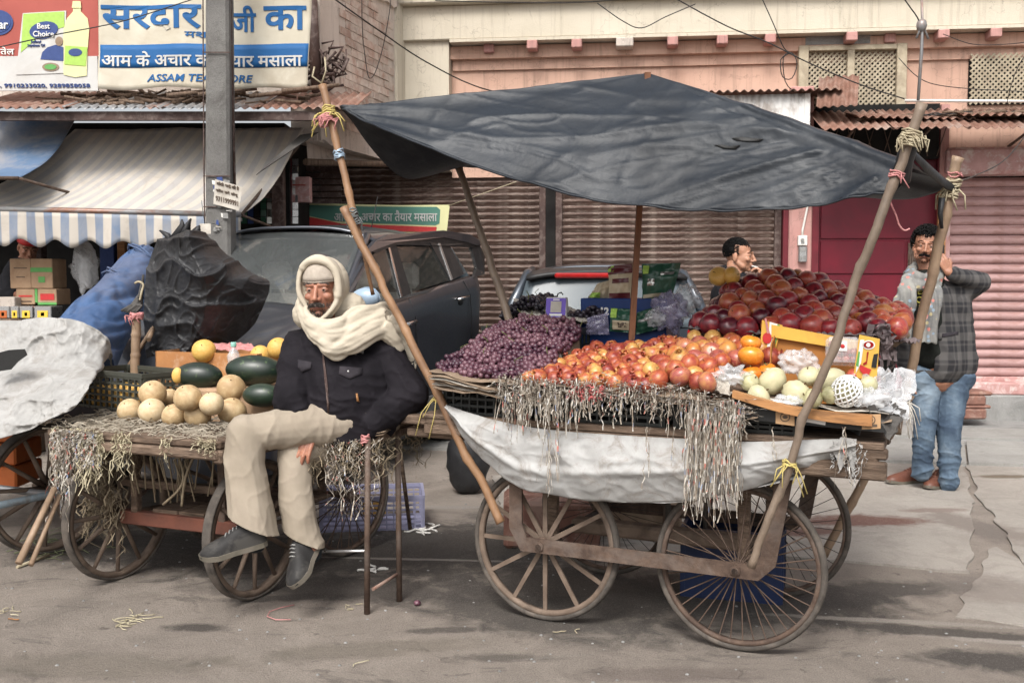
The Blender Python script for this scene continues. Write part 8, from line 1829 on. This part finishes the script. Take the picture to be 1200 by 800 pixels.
# ---- the man on the phone
YM=6.43; hd=at(1085,289,YM); T2=head_T(hd,yaw=R(-22),pitch=R(2),roll=R(7)); k2_=.98
b=MB(); head(b,T2,k2_,thin=1); capsule(b,T2@Vector((0,.02,-.07)),A(1092,330,YM),.052,.058)
sh1,el1,wr1=A(1121,347,YM+.02),A(1150,331,YM-.05),A(1112,319,YM-.12); sh2,el2,wr2=A(1064,347,YM+.02),A(1055,398,YM+.05),A(1066,440,YM+.0)
chain(b,[A(1093,345,YM),A(1098,400,YM),A(1100,440,YM)],[.10,.12,.12]); capsule(b,sh1,sh2,.05,.05); chain(b,[sh1,el1,wr1],[.05,.04,.027]); chain(b,[sh2,el2,wr2],[.05,.04,.027])
hand(b,wr1,(-.34,.02,.62),(.1,-.95,.2),1,(.35,.5,.4),L=.165); hand(b,wr2,(.1,-.1,-1),(-1,0,0),1)
hp1_,kn1,an1=A(1086,447,YM),A(1084,500,YM-.02),A(1081,552,YM+.03); hp2_,kn2,an2=A(1118,447,YM),A(1112,505,YM-.03),A(1110,560,YM-.02)
chain(b,[hp1_,kn1,an1],[.08,.055,.04]); chain(b,[hp2_,kn2,an2],[.08,.055,.04])
m2=tag(obj('person',remesh(b,.0045,2,None,'body',['skin_young']),'x'),'curly haired man in a dark plaid coat and blue jeans talking on a phone','person')
face_bits(m2,T2,k2_,'hair_black','hair_black',.7,160); curls(m2,T2,620,k2_,zcut=.062)
m=MB(); pc=wr1+Vector((-.075,-.0,.045)); m.bbox((-.037,-.005,-.07),(.037,.005,.07),.004); ph=tag(obj('phone',m,'box_black',None,False,A(1104,301,YM-.07),(.1,-.35,.9)),'dark mobile phone held to the ear of the curly haired man','phone')
b=MB(); chain(b,[A(1094,350,YM+.02),A(1098,385,YM+.02),A(1101,425,YM+.02)],[.14,.16,.175],16); capsule(b,A(1070,344,YM),A(1118,342,YM),.075,.075,14); chain(b,[A(1122,356,YM),A(1124,400,YM),A(1126,428,YM)],[.09,.095,.105],14); chain(b,[A(1070,352,YM),A(1066,400,YM),A(1072,428,YM)],[.08,.085,.09],14)
chain(b,[sh1,el1,lerp(el1,wr1,.86)],[.078,.066,.045],14); chain(b,[sh2,el2,lerp(el2,wr2,.9)],[.07,.062,.05],14)
me=remesh(b,.010,3,folds(.012,9,(.8,.2,.7),5,.6),'coat',['plaid']); cutbelow(me,A(1100,446,YM),(0,0,-1)); 
bm=bmesh.new(); bm.from_mesh(me); pL,pR=A(1072,360,YM),A(1097,360,YM)
dl=[v for v in bm.verts if v.co.y<YM-.06 and onp_px(v.co)[0]>1073 and onp_px(v.co)[0]<1099-(onp_px(v.co)[1]-330)*.05 and 322<onp_px(v.co)[1]<460 and v.co.z>.8]; bmesh.ops.delete(bm,geom=dl,context='VERTS'); bm.to_mesh(me); bm.free()
me=applied(me,[('SOLIDIFY',dict(thickness=.006,offset=-1))]); coat=obj('coat',me,'x',m2)
bc_=bvh(coat); decal(coat,bc_,[(1104,391),(1123,388),(1123,392),(1104,395)],'jacket_seam','pocket',.004,3)
for (x,y) in ((1101,366),(1102,397)): h=bc_.ray_cast(Vector((0,0,CH)),ray(x,y).normalized())[0]; m=MB(); m.ell(h,(.012,.006,.012),10,6); obj('button',m,'box_black',coat)
m=MB(); m.tube([A(1104,345,YM-.16),A(1106,360,YM-.17)],.004,5)
b=MB(); chain(b,[A(1086,335,YM),A(1088,380,YM),A(1092,412,YM)],[.115,.135,.14],16); ts=obj('tee_shirt',remesh(b,.009,2,folds(.006,9,(1,0,.3),2),'tee',['tee_black']),'x',m2)
bt_=bvh(ts)
for i,s in enumerate(['ESC','OLU','NT','SE','IT']):
    tm=text_mesh(s,1,.02,0,.002); o0=Vector((0,0,CH)); px0,py0=1084,341.5+i*10
    def fn(c):
        d=ray(px0+c.x*11.0,py0-c.y*10.5).normalized(); h=bt_.ray_cast(o0,d); hh=h[0] if h[0] is not None else o0+d*YM; return hh-d*(.004+c.z)
    warp_mesh(tm,fn); obj('lettering',setmat(tm,'tee_yellow' if 'tee_yellow' in M else flat('tee_yellow',(.62,.55,.12),.6)),'x',ts)
# floral scarf
b=MB(); 
def strand(pts,r,fl=1.0): P_=[spl([A(*p) for p in pts],t/20) for t in range(21)]; b.tube(P_,[lerp(r[0],r[1],t/20) for t in range(21)],10,flatx=fl)
strand([(1064,326,YM-.02),(1076,334,YM-.11),(1090,332,YM-.12),(1104,318,YM-.05),(1106,308,YM+.02)],(.035,.035)); strand([(1066,318,YM),(1078,326,YM-.10),(1092,323,YM-.10),(1104,312,YM-.03)],(.035,.03)); strand([(1106,312,YM+.03),(1095,308,YM+.09),(1075,312,YM+.08),(1064,322,YM)],(.035,.035))
strand([(1066,322,YM-.06),(1062,340,YM-.16),(1055,365,YM-.17),(1050,393,YM-.17)],(.04,.075),.35); strand([(1070,328,YM-.1),(1067,350,YM-.18),(1062,372,YM-.18),(1058,398,YM-.18)],(.03,.06),.35)
strand([(1098,328,YM-.09),(1096,350,YM-.19),(1092,375,YM-.2),(1089,402,YM-.2)],(.035,.055),.4)
sc_=obj('scarf',remesh(b,.007,2,lambda p,n: .006*math.sin(p.x*150+fbm(p,3)*4)*(1 if p.z<1.33 else .4)+.004*fbm(p,10),'scarf',['floral']),'x',m2)
# jeans and shoes
JF=folds(.010,11,(.3,.3,1),4,.9)
b=MB(); capsule(b,A(1078,443,YM),A(1124,443,YM),.10,.10,14); chain(b,[hp1_,kn1,A(1081,530,YM),an1],[.098,.070,.064,.064],16); chain(b,[hp2_,kn2,A(1112,535,YM-.03),A(1112,566,YM-.03)],[.10,.072,.064,.064],16)
me=remesh(b,.006,3,lambda p,n: JF(p,n)*(1 if p.z>.25 else 1.9),'jeans',['jeans']); obj('jeans',me,'x',m2)
g1=gnd(1090,568); shoe(m2,Vector((g1.x+.01,g1.y+.06,.012)),Vector((gnd(1040,570).x,g1.y-.03,.012)),(0,0,1),.10,.09,'shoe_brown'); g2=gnd(1112,574); shoe(m2,Vector((g2.x+.03,g2.y+.16,.012)),Vector((gnd(1090,578).x,g2.y-.06,.012)),(0,0,1),.10,.09,'shoe_brown')
decal(tp,bvh(tp),[(857,162),(868,160.5),(884,162),(895,163),(890,166),(876,166),(864,165)],'box_black','tear',.004,3,.001); decal(tp,bvh(tp),[(836,170),(846,169.5),(858,172),(868,170),(862,175),(848,174)],'box_black','tear',.004,3,.001)
# ---- the smoking man behind the cart
YK=6.7; hk=at(867,300,YK); T3=head_T(hk,yaw=R(66),pitch=R(2),roll=0); b=MB(); head(b,T3,1.0); capsule(b,T3@Vector((0,.03,-.06)),A(862,334,YK),.055,.062)
s1,e1,w1=A(885,350,YK-.1),A(908,366,YK-.25),A(897,330,YK-.2); s2,e2,w2=A(845,352,YK+.1),A(842,400,YK+.15),A(850,440,YK+.1)
chain(b,[A(863,350,YK),A(864,400,YK),A(864,440,YK)],[.1,.11,.12]); chain(b,[s1,e1,w1],[.05,.04,.028]); chain(b,[s2,e2,w2],[.05,.04,.028]); hand(b,w1,(-.25,.25,.8),(.9,-.4,.2),-1,(.7,.8,.5),L=.16); hand(b,w2,(0,-.1,-1),(-1,0,0),1)
chain(b,[A(858,445,YK),A(860,490,YK),A(860,524,YK)],[.08,.055,.04]); chain(b,[A(874,445,YK),A(874,490,YK),A(875,524,YK)],[.08,.055,.04])
m3=tag(obj('person',remesh(b,.0045,2,None,'body',['skin_fair']),'x'),'short haired man in profile smoking behind the dark apples','person')
face_bits(m3,T3,1.0,'hair_black',None); curls(m3,T3,1500,1.0,short=True,zcut=.058,seed=4)
b=MB(); chain(b,[A(863,346,YK),A(864,400,YK),A(864,440,YK)],[.15,.16,.17],16); capsule(b,A(850,346,YK+.05),A(880,346,YK-.05),.10,.09); chain(b,[s1,e1,lerp(e1,w1,.6)],[.075,.07,.055]); chain(b,[s2,e2,lerp(e2,w2,.9)],[.075,.07,.055]); capsule(b,A(850,322,YK+.05),A(872,330,YK-.02),.07,.06)
obj('jumper',remesh(b,.010,2,folds(.008,9,(0,0,1),3),'jumper',['jumper_dark']),'x',m3)
b=MB(); chain(b,[A(858,440,YK),A(860,490,YK),A(860,526,YK)],[.11,.08,.08]); chain(b,[A(874,440,YK),A(874,490,YK),A(875,526,YK)],[.11,.08,.08]); obj('trousers',remesh(b,.012,2,folds(.008,9),'trousers',['sock']),'x',m3)
for x in (858,876): g=at(x,500,YK); shoe(m3,Vector((g.x-.08,YK,.012)),Vector((g.x+.18,YK-.02,.012)),(0,0,1),.10,.09,'shoe_grey',False)
m=MB(); m.tube([at(881,311.5,YK-.16),at(888,313.5,YK-.19)],.0045,8); tag(obj('cigarette',m,'white'),'white cigarette between the lips and fingers of the smoking man','cigarette')
# ---- shopkeeper in the shade of the left shop
YS=8.35; hs_=at(33,290,YS); T4=head_T(hs_,yaw=R(35),pitch=R(25)); b=MB(); head(b,T4,1.0); chain(b,[T4@Vector((0,.02,-.07)),A(26,325,YS),A(24,370,YS)],[.05,.12,.13]); chain(b,[A(10,330,YS),A(-2,350,YS-.1),A(22,345,YS-.25)],[.05,.045,.03]); chain(b,[A(44,330,YS),A(56,352,YS-.1),A(36,352,YS-.25)],[.05,.045,.03]); hand(b,A(22,345,YS-.25),(.6,-.5,-.3),(0,-.3,1),1); hand(b,A(36,352,YS-.25),(-.6,-.5,-.3),(0,-.3,1),-1)
chain(b,[A(20,370,YS),A(20,420,YS),A(20,460,YS)],[.1,.06,.05]); chain(b,[A(32,370,YS),A(32,420,YS),A(32,460,YS)],[.1,.06,.05])
m4=tag(obj('person',remesh(b,.007,2,None,'body',['skin_young']),'x'),'shopkeeper in a red cap and dark clothes in the shade of the left shop','person')
face_bits(m4,T4); b=MB(); mm=MB(); mm.ell((0,.020,.045),(.084,.10,.09),20,12); b.add([T4@Vector(v) for v in mm.v],[f for f in mm.f if all(mm.v[i][2]>.03 for i in f)],True); obj('cap',applied(b.mesh('cap',ml('red')),[('SOLIDIFY',dict(thickness=.008))]),'red',m4)
b=MB(); chain(b,[A(26,322,YS),A(25,350,YS),A(24,380,YS)],[.15,.17,.17],14); chain(b,[A(10,328,YS),A(-2,350,YS-.1),A(16,346,YS-.22)],[.075,.07,.05]); chain(b,[A(44,328,YS),A(56,352,YS-.1),A(42,352,YS-.22)],[.075,.07,.05]); chain(b,[A(20,375,YS),A(20,460,YS)],[.12,.1]); chain(b,[A(34,375,YS),A(34,460,YS)],[.12,.1]); obj('clothes',remesh(b,.014,2,folds(.008,9),'clothes',['jumper_dark']),'x',m4)
# ================= tidy up: ids with nothing linked =================
for me in list(bpy.data.meshes):
    if me.users==0: bpy.data.meshes.remove(me)
